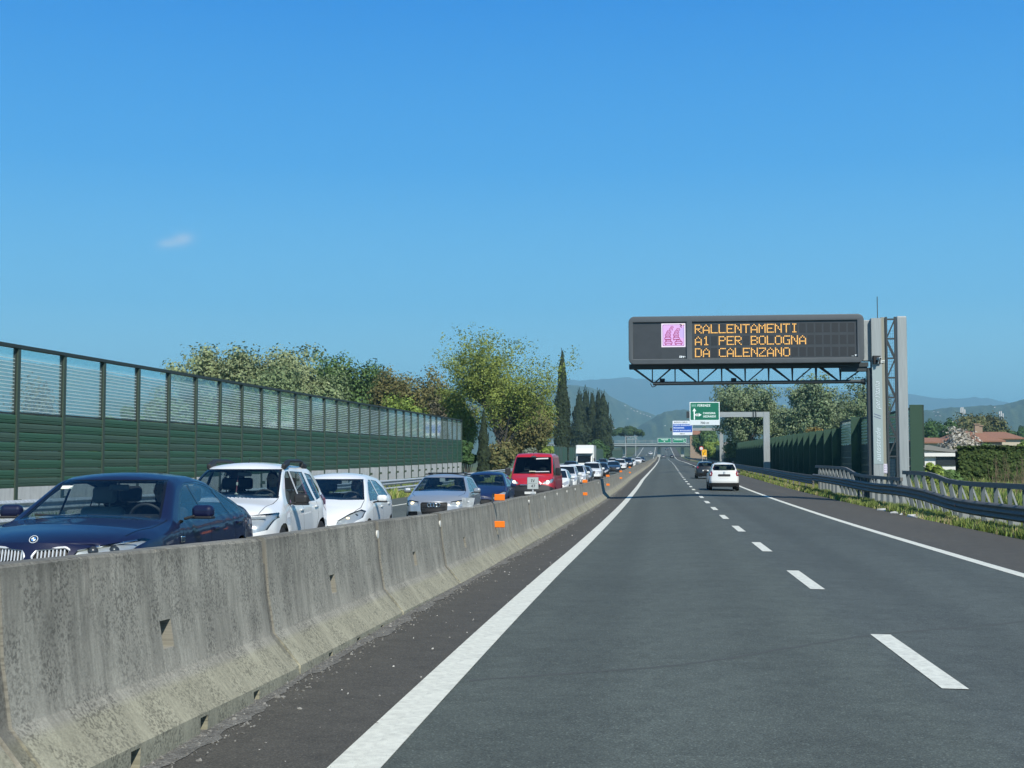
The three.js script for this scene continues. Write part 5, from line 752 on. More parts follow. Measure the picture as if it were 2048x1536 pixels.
{
  const t = thing('suv_car', 'white compact SUV with black roof rails and a driver at the wheel', 'car'); buildCar(t, SPEC.duster); dusterExtras(t, true); place(t, -6.25, 19.7, 0.05);
  for (const s of [1, -1]) { for (const [x, z] of [[0.52, 2.06], [0.69, 1.96]]) put('lamp_projector', new THREE.SphereGeometry(0.07, 16, 12).translate(s * x, 0.76, z), M.lampDark, t); new MB().rbox(0.38, 0.05, 0.03, 0.01, s * 0.61, 0.875, 2.03, 0, s * 0.42).build('lamp_strip', M.lampInner, t); }
  // papers on the dashboard and a charm hanging from the mirror
  const q = thing('paper_sheets', 'loose white papers on the dashboard of the white SUV', 'paper', null, t.position.toArray(), t.rotation.y); new MB().box(0.34, 0.004, 0.2, 0.22, 1.115, 0.78, -0.5, 0.2, 0.12).box(0.3, 0.004, 0.16, 0.42, 1.13, 0.72, -0.6, -0.3, -0.2).build('sheet', std([0.74, 0.78, 0.74], 0.8), q); new MB().box(0.22, 0.02, 0.1, -0.2, 1.105, 0.8, 0.1).build('card', std([0.7, 0.7, 0.66], 0.8), q);
  const c = thing('mirror_charm', 'small charm dangling behind the windscreen of the white SUV', 'charm', null, t.position.toArray(), t.rotation.y); new MB().rod(V(-0.1, 1.46, 0.2), V(-0.11, 1.2, 0.26), 0.006).build('cord', std([0.3, 0.1, 0.12], 0.8), c); new MB().add(new THREE.OctahedronGeometry(0.035, 0), -0.11, 1.17, 0.26).rbox(0.03, 0.05, 0.02, 0.008, -0.105, 1.33, 0.23).build('bead', std([0.6, 0.62, 0.55], 0.4), c);
  globalThis.DUSTER = t;
}
{ const t = thing('hatchback_car', 'white hatchback with one glowing headlight behind the white SUV', 'car'); buildCar(t, SPEC.hatch); place(t, -6.1, 24.75, 0.05);
  new MB().rbox(0.30, 0.02, 0.02, 0.008, 0.33, 1.395, 0.245, 0.5).build('sun_visor', std([0.5, 0.5, 0.48], 0.8), t); for (const s of [1, -1]) put('lamp_projector', new THREE.SphereGeometry(0.05, 14, 10).translate(s * 0.66, 0.72, 1.62), M.lampDark, t); lamps(t, [[0.55, 0.665, 1.80, 0.045]], M.warmLamp);
  { const g = new MB(); for (let i = 0; i < 6; i++) g.bar(V(-0.42, 0.38 + i * 0.034, 2.18), V(0.42, 0.38 + i * 0.034, 2.18), 0.008); g.build('grille_mesh', M.lampDark, t); } }
{ const t = thing('estate_car', 'silver car with its headlights on and a black roof box rail', 'car'); buildCar(t, SPEC.wagon); place(t, -6.0, 36.9, 0.03);
  for (let i = 0; i < 4; i++) put('badge_ring', new THREE.TorusGeometry(0.052, 0.009, 8, 24).translate(-0.12 + i * 0.08, 0.63, 2.345 - 0.02 * Math.abs(i - 1.5)), M.chrome, t);
  for (let i = 0; i < 7; i++) new MB().bar(V(-0.33, 0.36 + i * 0.045, 2.30), V(0.33, 0.36 + i * 0.045, 2.30), 0.008).build('grille_bar', M.lampDark, t);
  new MB().rbox(0.16, 0.11, 0.05, 0.02, -0.03, 1.28, 0.42).build('visor_clip', std([0.4, 0.42, 0.42], 0.7), t);
  for (const s of [1, -1]) { lamps(t, [[s * 0.62, 0.665, 2.03, 0.05]], M.warmLamp); new MB().bar(V(s * 0.56, 1.44, -1.3), V(s * 0.56, 1.45, 0.0), 0.035).build('roof_rail', M.trim, t); }
  new MB().rbox(1.05, 0.035, 0.75, 0.015, 0, 1.475, -0.55).build('roof_glass', M.frit, t); }
{ const t = thing('hatchback_car', 'dark blue hatchback between the silver car and the red van', 'car'); buildCar(t, { ...SPEC.hatch, paint: NAVY, L: 4.0 }); place(t, -5.95, 45.6, 0.03); for (const s of [1, -1]) lamps(t, [[s * 0.6, 0.70, 1.74, 0.03]], M.paleLamp); }
{ const t = thing('panel_van', 'red panel van with headlights on and grey bumper', 'van'); buildCar(t, SPEC.van); place(t, -5.55, 59.6);
  for (const s of [1, -1]) { lamps(t, [[s * 0.74, 0.98, 2.66, 0.07]], M.paleLamp); }
  put('round_badge', new THREE.TorusGeometry(0.12, 0.022, 8, 28).rotateX(-0.5).translate(0.0, 1.06, 2.80), M.chrome, t); new MB().rbox(0.14, 0.05, 0.02, 0.01, 0.32, 0.99, 2.83, -0.4).build('name_badge', M.chrome, t); new MB().rbox(0.9, 0.06, 0.05, 0.02, 0, 0.845, 2.86).build('bumper_strip', M.chrome, t); new MB().rbox(0.5, 0.11, 0.02, 0.005, 0, 0.5, 2.92).build('number_plate', M.plateWhite, t);
  new MB().box(0.3, 0.03, 0.2, 0.02, 1.4, 2.0, -0.4).build('folder', std([0.62, 0.62, 0.48], 0.8), t); new MB().box(0.62, 0.03, 0.18, 0.45, 1.39, 2.0, -0.4, 0, 0.03).build('papers', std([0.66, 0.68, 0.7], 0.8), t); new MB().rbox(0.55, 0.09, 0.02, 0.01, 0.38, 2.0, 1.32, -0.9, 0, 0.06).build('sun_visor', std([0.5, 0.5, 0.48], 0.8), t); }
// ---- rear views in our carriageway
{ const t = thing('suv_car', 'white SUV seen from behind, driving ahead in the right lane', 'car'); buildCar(t, { ...SPEC.duster, openWindow: 0 }); dusterExtras(t); place(t, 3.78, 78.8, Math.PI);
  for (const s of [1, -1]) new MB().rbox(0.06, 0.1, 0.02, 0.01, s * 0.78, 1.0, -2.15).build('reverse_lamp', M.paleGrey ??= std([0.6, 0.55, 0.55], 0.3), t); put('round_badge', new THREE.TorusGeometry(0.05, 0.014, 6, 20).translate(0, 1.05, -2.235), M.chrome, t); }
{ const t = thing('hatchback_car', 'black hatchback seen from behind ahead of the white SUV', 'car'); buildCar(t, { ...SPEC.hatch, paint: BLACKP }); place(t, 3.9, 114, Math.PI); }
// ---- far traffic: one model of each kind, then copies
const proto = {}; function far(kind, spec, label, off, z, turn = 0, group = 'distant queue on the oncoming side') {
  const key = kind + (spec.key ?? ''); let t; if (!proto[key]) { t = thing(kind, label, kind.includes('van') ? 'van' : 'car', group); buildCar(t, spec); proto[key] = t; } else t = copyThing(proto[key], label, group);
  if (spec.repaint) t.traverse(o => { if (o.isMesh && (o.name === 'body' || o.name === 'mirror')) o.material = spec.repaint; }); return place(t, off, z, turn);
}
const FH = c => lite(SPEC.hatch, { repaint: c }), FS = c => lite(SPEC.duster, { repaint: c, openWindow: 0 }), FW = c => lite(SPEC.wagon, { repaint: c }), FV = c => lite(SPEC.van, { repaint: c });
[['hatchback_car', FH(WHITE), 'small white hatchback directly behind the red van', -5.55, 70.5], ['suv_car', FS(WHITE), 'white SUV second behind the red van', -5.75, 79.8], ['suv_car', FS(WHITE), 'white SUV third behind the red van', -5.7, 88.2], ['estate_car', FW(GREYP), 'grey estate car hidden behind the third white vehicle', -5.9, 99.5], ['suv_car', FS(WHITE), 'white SUV with dark grille right of the white box truck', -5.7, 110.5], ['hatchback_car', FH(BLACKP), 'black hatchback beside the third orange marker', -5.75, 127], ['estate_car', FW(DARKBLUE), 'dark blue-grey estate car in the far queue by the barrier', -5.7, 157], ['suv_car', FS(WHITE), 'white SUV in the far queue behind the dark estate car', -5.6, 176], ['suv_car', FS(BLACKP), 'black SUV in the far queue near the barrier', -5.75, 214], ['hatchback_car', FH(WHITE), 'small white hatchback in the far queue behind the black SUV', -5.6, 232], ['hatchback_car', FH(WHITE), 'white hatchback far back in the queue near the overpass', -5.7, 300], ['estate_car', FW(BLACKP), 'black estate car at the far end of the queue', -5.6, 345],
  ['suv_car', FS(DARKBLUE), 'dark SUV beside the white box truck', -9.4, 137], ['hatchback_car', FH(BLACKP), 'black hatchback in the far outer lane behind the truck', -9.5, 186], ['suv_car', FS(GREYP), 'grey SUV in the outer lane of the far queue', -9.4, 206], ['suv_car', FS(WHITE), 'white SUV in the outer lane of the far queue', -9.5, 246], ['estate_car', FW(SILVER2), 'silver estate car in the outer lane far away', -9.4, 275], ['suv_car', FS(WHITE), 'white SUV farthest out in the outer lane', -9.5, 320], ['hatchback_car', FH(GREYP), 'grey hatchback far away in the outer lane', -9.4, 372],
].forEach(q => far(...q));
far('hatchback_car', FH(GREYP), 'dark hatchback far ahead in the left lane', 0.25, 545, Math.PI, 'distant cars ahead'); far('hatchback_car', FH(BLACKP), 'dark hatchback far ahead in the right lane', 3.8, 552, Math.PI, 'distant cars ahead'); far('suv_car', FS(GREYP), 'grey car farthest ahead under the overpass', 2.6, 745, Math.PI, 'distant cars ahead'); far('suv_car', FS(WHITE), 'pale car coming down beyond the overpass', -5.8, 640);
{ // white box truck
  const t = thing('box_truck', 'white box truck standing out of the far queue before the cypresses', 'truck'); place(t, -9.5, 163);
  const w = M.truckWhite = paintMat([0.68, 0.69, 0.67]);
  new MB().rbox(2.3, 2.35, 5.2, 0.05, 0, 2.3, -2.4).build('cargo_box', w, t); { const s = new THREE.Shape([[-0.3, 0], [0.85, 0], [0.35, 0.55], [-0.3, 0.95]].map(q => new THREE.Vector2(...q))), g = new THREE.ExtrudeGeometry(s, { depth: 2.0, bevelEnabled: true, bevelSize: 0.05, bevelThickness: 0.05, bevelSegments: 2 }); g.rotateY(-Math.PI / 2); put('wind_deflector', g.translate(1.0, 2.5, 0.55), w, t); }
  { const s = new THREE.Shape([[-0.9, 0.5], [1.25, 0.5], [1.3, 0.95], [1.1, 1.25], [0.55, 2.25], [0.2, 2.42], [-0.9, 2.42]].map(q => new THREE.Vector2(...q))), g = new THREE.ExtrudeGeometry(s, { depth: 1.86, bevelEnabled: true, bevelSize: 0.06, bevelThickness: 0.06, bevelSegments: 2 }); g.rotateY(-Math.PI / 2); put('cab', g.translate(0.93, 0, 0.4), w, t); }
  new MB().box(1.62, 0.98, 0.03, 0, 1.78, 1.40, -0.5).build('windscreen', M.darkGlass, t); for (const s of [1, -1]) { new MB().box(0.03, 0.6, 0.7, s * 1.005, 1.75, 0.75).build('side_window', M.darkGlass, t); new MB().rbox(0.14, 0.4, 0.1, 0.03, s * 1.22, 1.7, 1.2).build('mirror', M.trim, t); new MB().rbox(0.3, 0.16, 0.06, 0.03, s * 0.72, 0.85, 1.72).build('headlight', M.lampInner, t); }
  new MB().rbox(1.95, 0.3, 0.14, 0.05, 0, 0.52, 1.7).build('bumper', M.trim, t); for (const z of [0.9, -3.6]) for (const s of [1, -1]) { const q = put('wheel', wheelGeo, M.rubber, t); q.scale.set(1.2, 1.2, 1.2); q.position.set(s * 0.92, 0.39, z); } new MB().box(0.9, 0.2, 6, 0, 0.6, -2).build('chassis', M.black, t);
}
// ---------------------------------------------------------------- trees, hedges, grass
M.leaf = new THREE.MeshPhysicalMaterial({ color: 0xffffff, roughness: 0.9, vertexColors: true, side: THREE.DoubleSide, transmission: 0.16, thickness: 0, specularIntensity: 0.3 });
M.needle = new THREE.MeshStandardMaterial({ color: 0xffffff, roughness: 0.95, vertexColors: true, side: THREE.DoubleSide });
M.bark = std('#ffffff', 0.95, { map: tex(128, (u, v) => { const k = 0.10 * (0.6 + 0.8 * fbm(u * 24, v * 5)); return [k * 1.05, k * 0.95, k * 0.8]; }, true, 0.8) });
M.paleBark = std('#ffffff', 0.95, { map: tex(128, (u, v) => { const k = 0.19 * (0.6 + 0.8 * fbm(u * 24, v * 6)); return [k * 1.02, k * 0.97, k * 0.86]; }, true, 0.8) });
class Leaves {
  constructor(seed) { this.r = rng(seed); this.p = []; this.i = []; this.c = []; this.n = []; }
  leaf(x, y, z, s, col, up = 0.3, face) {                           // a small diamond of leaf; face: the way the foliage turns its upper side
    const r = this.r, n = V(r() * 2 - 1, r() * 2 - 1, r() * 2 - 1); if (face) n.multiplyScalar(0.5).add(face); if (n.lengthSq() < 1e-4) n.set(0, 1, 0); n.normalize();
    const d = V(r() - 0.5, r() - 0.5 + up, r() - 0.5).cross(n).cross(n).normalize(), e = n.clone().cross(d), b = this.p.length / 3, w = s * (0.5 + 0.3 * r());
    for (const [m, k] of [[-0.5, 0], [0, 0.5], [0.5, 0], [0, -0.5]]) { this.p.push(x + d.x * m * s + e.x * k * w, y + d.y * m * s + e.y * k * w, z + d.z * m * s + e.z * k * w); this.c.push(...col); }
    this.i.push(b, b + 1, b + 2, b, b + 2, b + 3);
  }
  geo() { return geoFrom(this.p, this.i, null, this.c); }
}
const tint = (r, A, B, v = 0.25) => { const t = r(), k = 1 - v + 2 * v * r(); return [0, 1, 2].map(i => lerp(A[i], B[i], t) * k); };
// skeleton: limbs as tapered rods, returns tips
function skeleton(mb, r, o) {
  const tips = [];
  const grow = (p, d, len, rad, lev) => {
    const n = lev === 0 ? 5 : 3; let q = p.clone(), dir = d.clone();
    for (let i = 0; i < n; i++) { const nd = dir.clone().add(V((r() - 0.5) * o.wob, (r() - 0.35) * o.wob * 0.7, (r() - 0.5) * o.wob)).normalize(), e = q.clone().addScaledVector(nd, len / n), r0 = rad * (1 - 0.5 * i / n), r1 = rad * (1 - 0.5 * (i + 1) / n); if (r0 > 0.016) mb.rod(q, e, r0, r1, lev < 2 ? 7 : 4); q = e; dir = nd;
      if (lev < o.levels && (lev > 0 || i >= o.first)) { const m = lev === 0 ? o.limbs : 2; for (let k = 0; k < m; k++) { if (r() < o.skip) continue; const a = r() * 6.283, t = o.open * (0.7 + 0.6 * r()) * (lev === 0 ? 1 - 0.3 * i / n : 1); const side = V(Math.cos(a), 0, Math.sin(a)); const cd = nd.clone().multiplyScalar(Math.cos(t)).addScaledVector(side, Math.sin(t)).add(V(0, o.rise, 0)).normalize(); grow(q, cd, len * (lev === 0 ? o.limbLen : 0.62) * (0.75 + 0.5 * r()), r1 * 0.62, lev + 1); } } 
      if (lev >= o.levels - 1 && i > 0) tips.push([q.clone(), lev]); }
    tips.push([q.clone(), lev]);
  };
  grow(V(0, 0, 0), V((r() - 0.5) * 0.1, 1, (r() - 0.5) * 0.1).normalize(), o.trunk, o.rad, 0); return tips;
}
const KIND = {
  pale: { A: [0.30, 0.34, 0.19], B: [0.20, 0.25, 0.115], leaf: 0.34, per: 26, clump: 0.95 }, pale2: { A: [0.221, 0.281, 0.136], B: [0.136, 0.187, 0.085], leaf: 0.34, per: 26, clump: 0.95 },
  green: { A: [0.12, 0.20, 0.065], B: [0.09, 0.15, 0.05], leaf: 0.36, per: 30, clump: 1.0 }, dark: { A: [0.045, 0.098, 0.033], B: [0.075, 0.135, 0.045], leaf: 0.36, per: 30, clump: 0.9 },
  brown: { A: [0.20, 0.17, 0.07], B: [0.13, 0.145, 0.055], leaf: 0.34, per: 24, clump: 1.0 }, lime: { A: [0.255, 0.323, 0.068], B: [0.170, 0.255, 0.060], leaf: 0.3, per: 26, clump: 0.8 },
  bare: { A: [0.195, 0.173, 0.112], B: [0.150, 0.135, 0.083], leaf: 0.22, per: 7, clump: 0.8 }, spring: { A: [0.25, 0.30, 0.075], B: [0.17, 0.215, 0.05], leaf: 0.27, per: 13, clump: 0.75 },
  grey: { A: [0.25, 0.30, 0.18], B: [0.12, 0.18, 0.08], leaf: 0.36, per: 30, clump: 0.95 }, olive: { A: [0.180, 0.165, 0.068], B: [0.090, 0.120, 0.053], leaf: 0.5, per: 26, clump: 1.2 },
  blossom: { A: [0.550, 0.520, 0.470], B: [0.300, 0.270, 0.200], leaf: 0.2, per: 26, clump: 0.55 }, orange: { A: [0.330, 0.195, 0.060], B: [0.150, 0.150, 0.053], leaf: 0.3, per: 28, clump: 0.8 }, silver: { A: [0.240, 0.270, 0.210], B: [0.120, 0.150, 0.105], leaf: 0.26, per: 30, clump: 0.7 },
};
function broadTree(name, label, px, z, topPy, wPx, kind, opt = {}) {
  const x = (px - 1300) / 2600 * z, gy = gAt(x, z), H = 1.53 + (930 - topPy) / 2600 * z - gy, Wd = wPx / 2600 * z, K = KIND[kind], r = rng(Math.round(px * 31 + z));
  const t = thing(name, label, opt.cat ?? 'tree', opt.group, [x, gy, -z]); const mb = new MB();
  const o = { trunk: H * (opt.trunk ?? 0.62), rad: H * 0.022, limbs: opt.limbs ?? 3, levels: opt.levels ?? 3, open: opt.open ?? 0.75, rise: opt.rise ?? 0.35, limbLen: opt.limbLen ?? 0.62, wob: 0.35, skip: 0.08, first: opt.first ?? 1 };
  let tips = skeleton(mb, r, o); const rs = tips.map(([p]) => Math.hypot(p.x, p.z)).sort((a, b) => a - b), hs = tips.map(([p]) => p.y).sort((a, b) => a - b), mx = rs[Math.floor(rs.length * (opt.pct ?? 0.86))], my = hs[Math.floor(hs.length * 0.985)];
  const cr = K.clump * (opt.clump ?? 1), sy = (H - cr * 0.95) / my, sx = Math.max(0.3, Wd / 2 - cr * 0.35) / mx; const g = mb.geo(); g.scale(sx, sy, sx); 
  put('trunk', metreUV(g), opt.bark ?? M.bark, t); const L = new Leaves(px * 7 + 3); const most = (opt.most ?? 15000) * 1.2, per = Math.min(K.per * 2.0 * (opt.dens ?? 1), most / tips.length), s0 = K.leaf * 1.04 * (opt.leaf ?? 1);
  for (const [p, lev] of tips) { const c = V(p.x * sx, p.y * sy, p.z * sx), cl = K.clump * (0.7 + 0.7 * r()) * (opt.clump ?? 1), shade = 0.75 + 0.5 * r(); const n = Math.round(per * (0.6 + 0.8 * r()));
    for (let i = 0; i < n; i++) { const v = V(r() * 2 - 1, r() * 2 - 1, r() * 2 - 1).normalize(), q = c.clone().addScaledVector(v, cl * (0.45 + 0.62 * Math.sqrt(r()))); if (q.y < 0.25) continue; L.leaf(q.x, q.y, q.z, s0 * (0.6 + 0.8 * r()), tint(r, K.A, K.B, 0.12).map(u => u * shade), 0.15, v.multiplyScalar(0.9).add(V(q.x, 0, q.z).normalize().multiplyScalar(0.35)).add(V(0, 0.35, 0))); } }
  put('crown', L.geo(), M.leaf, t); return t;
}
function cypress(label, px, z, topPy, wPx, opt = {}) {
  const x = (px - 1300) / 2600 * z, gy = gAt(x, z), H = 1.53 + (930 - topPy) / 2600 * z - gy, R = wPx / 5200 * z, r = rng(px * 13 + 5), t = thing('cypress_tree', label, 'tree', opt.group, [x, gy, -z]);
  new MB().rod(V(0, -0.2, 0), V(0.05, H * 0.9, 0), R * 0.14, 0.03, 7).build('trunk', M.bark, t);
  const L = new Leaves(px * 3 + 1), N = opt.n ?? 9000, prof = h => (h < 0.12 ? 0.72 + 2.3 * h : h < 0.45 ? 1 : Math.pow(Math.max(0, (1 - h) / 0.55), 0.72)) * (0.88 + 0.12 * Math.sin(h * 23 + px));
  const A = opt.A ?? [0.034, 0.052, 0.02], B = opt.B ?? [0.016, 0.028, 0.014], sl = opt.leaf ?? 0.34 * z / 235;
  for (let i = 0; i < N; i++) { const h = 1 - Math.pow(r(), 0.75) * 0.985, a = r() * 6.283, lump = 0.62 + 0.70 * fbm(a * 2.6 + px, h * H * 0.5), d = R * prof(h) * lump * (0.62 + 0.42 * Math.sqrt(r())); const q = V(Math.cos(a) * d, h * H, Math.sin(a) * d); L.leaf(q.x, q.y, q.z, sl * (0.6 + 0.9 * r()), tint(r, A, B, 0.3), 1.2, V(Math.cos(a) * 0.9, 0.25, Math.sin(a) * 0.9)); }
  for (let k = 0; k < 60; k++) { const h = 0.15 + 0.83 * r(), a = r() * 6.283, d = R * prof(h) * 1.02; for (let i = 0; i < 14; i++) L.leaf(Math.cos(a) * d * (0.9 + 0.15 * r()), h * H + i * 0.055 * R, Math.sin(a) * d * (0.9 + 0.15 * r()), sl * 0.8, tint(r, A, B, 0.3), 1.5, V(Math.cos(a) * 0.8, 0.2, Math.sin(a) * 0.8)); }
  put('crown', L.geo(), M.needle, t); return t;
}
function bush(name, label, px, z, topPy, wPx, kind, opt = {}) {
  const x = (px - 1300) / 2600 * z, gy = gAt(x, z), H = Math.max(0.5, 1.53 + (930 - topPy) / 2600 * z - gy), R = wPx / 5200 * z, K = KIND[kind], r = rng(px * 17 + z), t = thing(name, label, opt.cat ?? 'bush', opt.group, [x, gy, -z]), mb = new MB(), L = new Leaves(px * 5 + 9), B = opt.blobs ?? 14;
  for (let k = 0; k < B; k++) { const a = r() * 6.283, d = R * 0.72 * Math.sqrt(r()), cy = H * (0.3 + 0.55 * r() * (1 - 0.4 * d / R)), br = Math.min(R, H) * (0.24 + 0.2 * r()), c = V(Math.cos(a) * d, Math.min(cy, H - br * 0.8), Math.sin(a) * d); mb.rod(V(c.x * 0.2, 0, c.z * 0.2), c, 0.04, 0.012, 5);
    const n = opt.n ?? 320, sh = 0.75 + 0.5 * r(); for (let i = 0; i < n; i++) { const v = V(r() - 0.5, r() - 0.5, r() - 0.5).normalize(), q = c.clone().addScaledVector(v, br * (0.45 + 0.65 * Math.sqrt(r()))); if (q.y < 0.05) continue; L.leaf(q.x, q.y, q.z, K.leaf * (opt.leaf ?? 1) * (0.5 + 0.9 * r()), tint(r, K.A, K.B, 0.25).map(u => u * sh), 0.2, v.clone().add(V(0, 0.4, 0))); } }
  mb.build('stem', M.bark, t); put('foliage', L.geo(), M.leaf, t); return t;
}
const GL = 'trees behind the left noise wall';
broadTree('willow_tree', 'leftmost pale willow rising just above the noise wall', 392, 150, 718, 120, 'pale', { group: GL, dens: 1.35, most: 20000, clump: 1.15 });
broadTree('willow_tree', 'pale silvery willow second from the left behind the wall', 444, 147, 692, 140, 'pale', { group: GL, dens: 1.35, most: 20000, clump: 1.15 });
broadTree('willow_tree', 'pale silvery willow third from the left behind the wall', 508, 144, 694, 150, 'pale', { group: GL, dens: 1.35, most: 20000, clump: 1.15 });
broadTree('willow_tree', 'tallest pale willow, fourth from the left behind the wall', 574, 150, 688, 145, 'pale', { group: GL, dens: 1.35, most: 20000, clump: 1.15 });
broadTree('willow_tree', 'short pale willow filling the gap behind the noise wall', 545, 138, 735, 120, 'pale2', { group: GL, dens: 1.35, most: 20000, clump: 1.2 });
broadTree('poplar_tree', 'greener tree right of the pale willows behind the wall', 668, 165, 707, 120, 'green', { group: GL }); broadTree('poplar_tree', 'small green tree in front of the greener tall one', 640, 150, 745, 90, 'pale2', { group: GL });
broadTree('evergreen_oak', 'dark evergreen tree between the green and the brown trees', 742, 185, 735, 90, 'dark', { group: GL });
broadTree('oak_tree', 'brown budding tree left of the bare ones behind the wall', 790, 176, 744, 110, 'brown', { group: GL }); broadTree('oak_tree', 'brown budding tree nearest the end of the noise wall', 845, 172, 748, 110, 'brown', { group: GL, dens: 0.8 });
broadTree('shrubby_tree', 'small lime green tree low among the brown ones', 815, 150, 792, 80, 'lime', { group: GL }); broadTree('bare_tree', 'nearly leafless grey tree beside the end of the noise wall', 893, 168, 788, 85, 'bare', { group: GL, bark: M.paleBark, levels: 4 });
bush('garden_bush', 'green bush glimpsed through the third glass pane', 205, 96, 770, 120, 'green', { group: GL, blobs: 16 }); bush('garden_bush', 'green bush glimpsed through the fifth glass pane', 300, 105, 752, 130, 'pale2', { group: GL, blobs: 18 }); bush('garden_bush', 'green bush behind the seventh and eighth glass panes', 430, 110, 768, 150, 'green', { group: GL, blobs: 18 });
broadTree('bare_tree', 'small leafless tree seen through the first glass pane', 30, 80, 738, 80, 'bare', { group: GL, dens: 0.15, levels: 3, trunk: 0.5 });
// the big spring tree in the middle and its neighbours
broadTree('ash_tree', 'large airy tree with fresh yellow-green leaves and spreading limbs', 1008, 150, 668, 232, 'spring', { pct: 0.95, levels: 4, limbs: 3, open: 0.85, rise: 0.26, trunk: 0.55, limbLen: 0.66, first: 1, most: 26000, dens: 0.8, leaf: 0.82, clump: 0.9 });
broadTree('ash_tree', 'smaller yellow-green tree leaning out left of the large airy tree', 926, 158, 775, 62, 'spring', { dens: 0.6, levels: 3 });
bush('evergreen_shrub', 'dark green tall shrub right at the end of the noise wall', 934, 128, 862, 42, 'dark', { blobs: 20, n: 260 });
cypress('short dark cypress below the large airy tree', 967, 127, 826, 27, { n: 6000, leaf: 0.24 });
broadTree('scrub_tree', 'brown twiggy tree behind the red van, left one', 1046, 172, 805, 90, 'brown', { dens: 0.55, levels: 4 }); broadTree('scrub_tree', 'brown twiggy tree behind the red van, right one', 1084, 176, 790, 56, 'spring', { dens: 0.7, levels: 4 });
bush('yellow_bush', 'lime yellow bush just left of the tall cypress', 1092, 172, 878, 46, 'lime'); bush('silver_bush', 'silvery green bush above the red van roof', 1058, 150, 890, 50, 'silver'); bush('undergrowth_bush', 'dark bush at the foot of the large airy tree', 1000, 146, 872, 80, 'brown', { blobs: 18 });
cypress('tallest dark cypress, a narrow spire right of the red van', 1126, 235, 702, 34, { n: 15000 });
const CG = 'cypresses behind the white truck'; [[1160, 395, 788, 44, 'leftmost cypress of the dark group behind the white truck'], [1173, 405, 783, 46, 'second cypress of the dark group behind the white truck'], [1186, 400, 787, 32, 'slender third cypress of the dark group behind the truck'], [1198, 410, 784, 36, 'fourth cypress of the dark group behind the truck'], [1208, 398, 788, 42, 'rightmost cypress of the dark group behind the truck']].forEach(([a, b, c, d, l]) => cypress(l, a, b, c, d, { n: 7000, group: CG, leaf: 0.55 }));
bush('undergrowth_bush', 'dark shrubs at the foot of the cypress group', 1192, 380, 880, 60, 'dark', { blobs: 18, leaf: 2 });
{ // umbrella pine
  const z = 650, px = 1252, x = (px - 1300) / 2600 * z, gy = gAt(x, z), s = z / 2600, t = thing('umbrella_pine', 'flat-topped dark umbrella pine left of the overpass', 'tree', null, [x, gy, -z]), H = 1.53 + (930 - 851) * s - gy, L = new Leaves(5), r = rng(6);
  const mb = new MB(); mb.rod(V(0, 0, 0), V(0.4, H * 0.7, 0), 0.45, 0.3, 8); for (let k = 0; k < 9; k++) { const a = k * 0.7; mb.rod(V(0.4, H * 0.6, 0), V(Math.cos(a) * 6, H * 0.8, Math.sin(a) * 6), 0.2, 0.06, 5); } mb.build('trunk', M.bark, t);
  for (let k = 0; k < 34; k++) { const a = r() * 6.283, d = Math.sqrt(r()) * 7.8, lift = 1 - (d / 10.5) ** 2, c = V(Math.cos(a) * d, H * 0.60 + H * 0.30 * lift * (0.55 + 0.45 * r()), Math.sin(a) * d), cr = 1.5 + 1.1 * r(), sh = 0.75 + 0.5 * r();
    for (let i = 0; i < 330; i++) { const v = V(r() * 2 - 1, r() * 1.6 - 0.6, r() * 2 - 1).normalize(), q = c.clone().addScaledVector(v, cr * (0.6 + 0.45 * r())); q.y = c.y + (q.y - c.y) * 0.62; L.leaf(q.x, q.y, q.z, 0.8 * (0.6 + 0.8 * r()), tint(r, [0.05, 0.09, 0.026], [0.025, 0.05, 0.018], 0.3).map(u => u * sh), 0.4, v.add(V(0, 0.4, 0))); } }
  put('crown', L.geo(), M.needle, t);
}
// right side
const GR = 'grey-green poplars beyond the right noise wall';
broadTree('poplar_tree', 'left one of the three tall grey-green poplars', 1490, 236, 768, 100, 'grey', { group: GR, most: 22000, dens: 1.25 }); broadTree('poplar_tree', 'middle one of the three tall grey-green poplars', 1602, 228, 766, 96, 'grey', { group: GR, most: 22000, dens: 1.25 }); broadTree('poplar_tree', 'right one of the three tall grey-green poplars, nearest the gantry', 1694, 232, 766, 108, 'grey', { group: GR, most: 22000, dens: 1.25 }); broadTree('poplar_tree', 'lower grey-green tree filling the gap between the poplars', 1548, 250, 800, 80, 'grey', { group: GR }); broadTree('poplar_tree', 'lower grey-green tree between the middle and right poplars', 1646, 255, 795, 80, 'grey', { group: GR });
bush('garden_bush', 'lime green bush above the right noise wall', 1556, 205, 858, 66, 'lime', { blobs: 16 }); bush('garden_bush', 'orange-brown bush above the noise wall near the gantry', 1622, 190, 848, 74, 'orange', { blobs: 18 }); bush('garden_bush', 'dark green shrubs below the left poplar', 1480, 240, 850, 90, 'green', { blobs: 20 }); bush('garden_bush', 'yellow-green shrub beside the far cantilever post', 1428, 330, 872, 46, 'lime', { blobs: 14, leaf: 1.8 }); broadTree('garden_tree', 'small green tree beside the distant brick house', 1410, 430, 858, 40, 'green', { leaf: 2, clump: 1.6, levels: 2 }); bush('garden_bush', 'white flowering shrub below the left poplar', 1452, 262, 872, 34, 'blossom', { blobs: 8, n: 120, leaf: 1.6 });
broadTree('conifer_tree', 'dark conifer just right of the gantry', 1842, 330, 850, 30, 'dark', { leaf: 1.4, trunk: 0.9, open: 1.1, rise: 0 }); broadTree('conifer_tree', 'dark conifer left of the olive brown trees', 1874, 380, 846, 40, 'dark', { leaf: 1.6 });
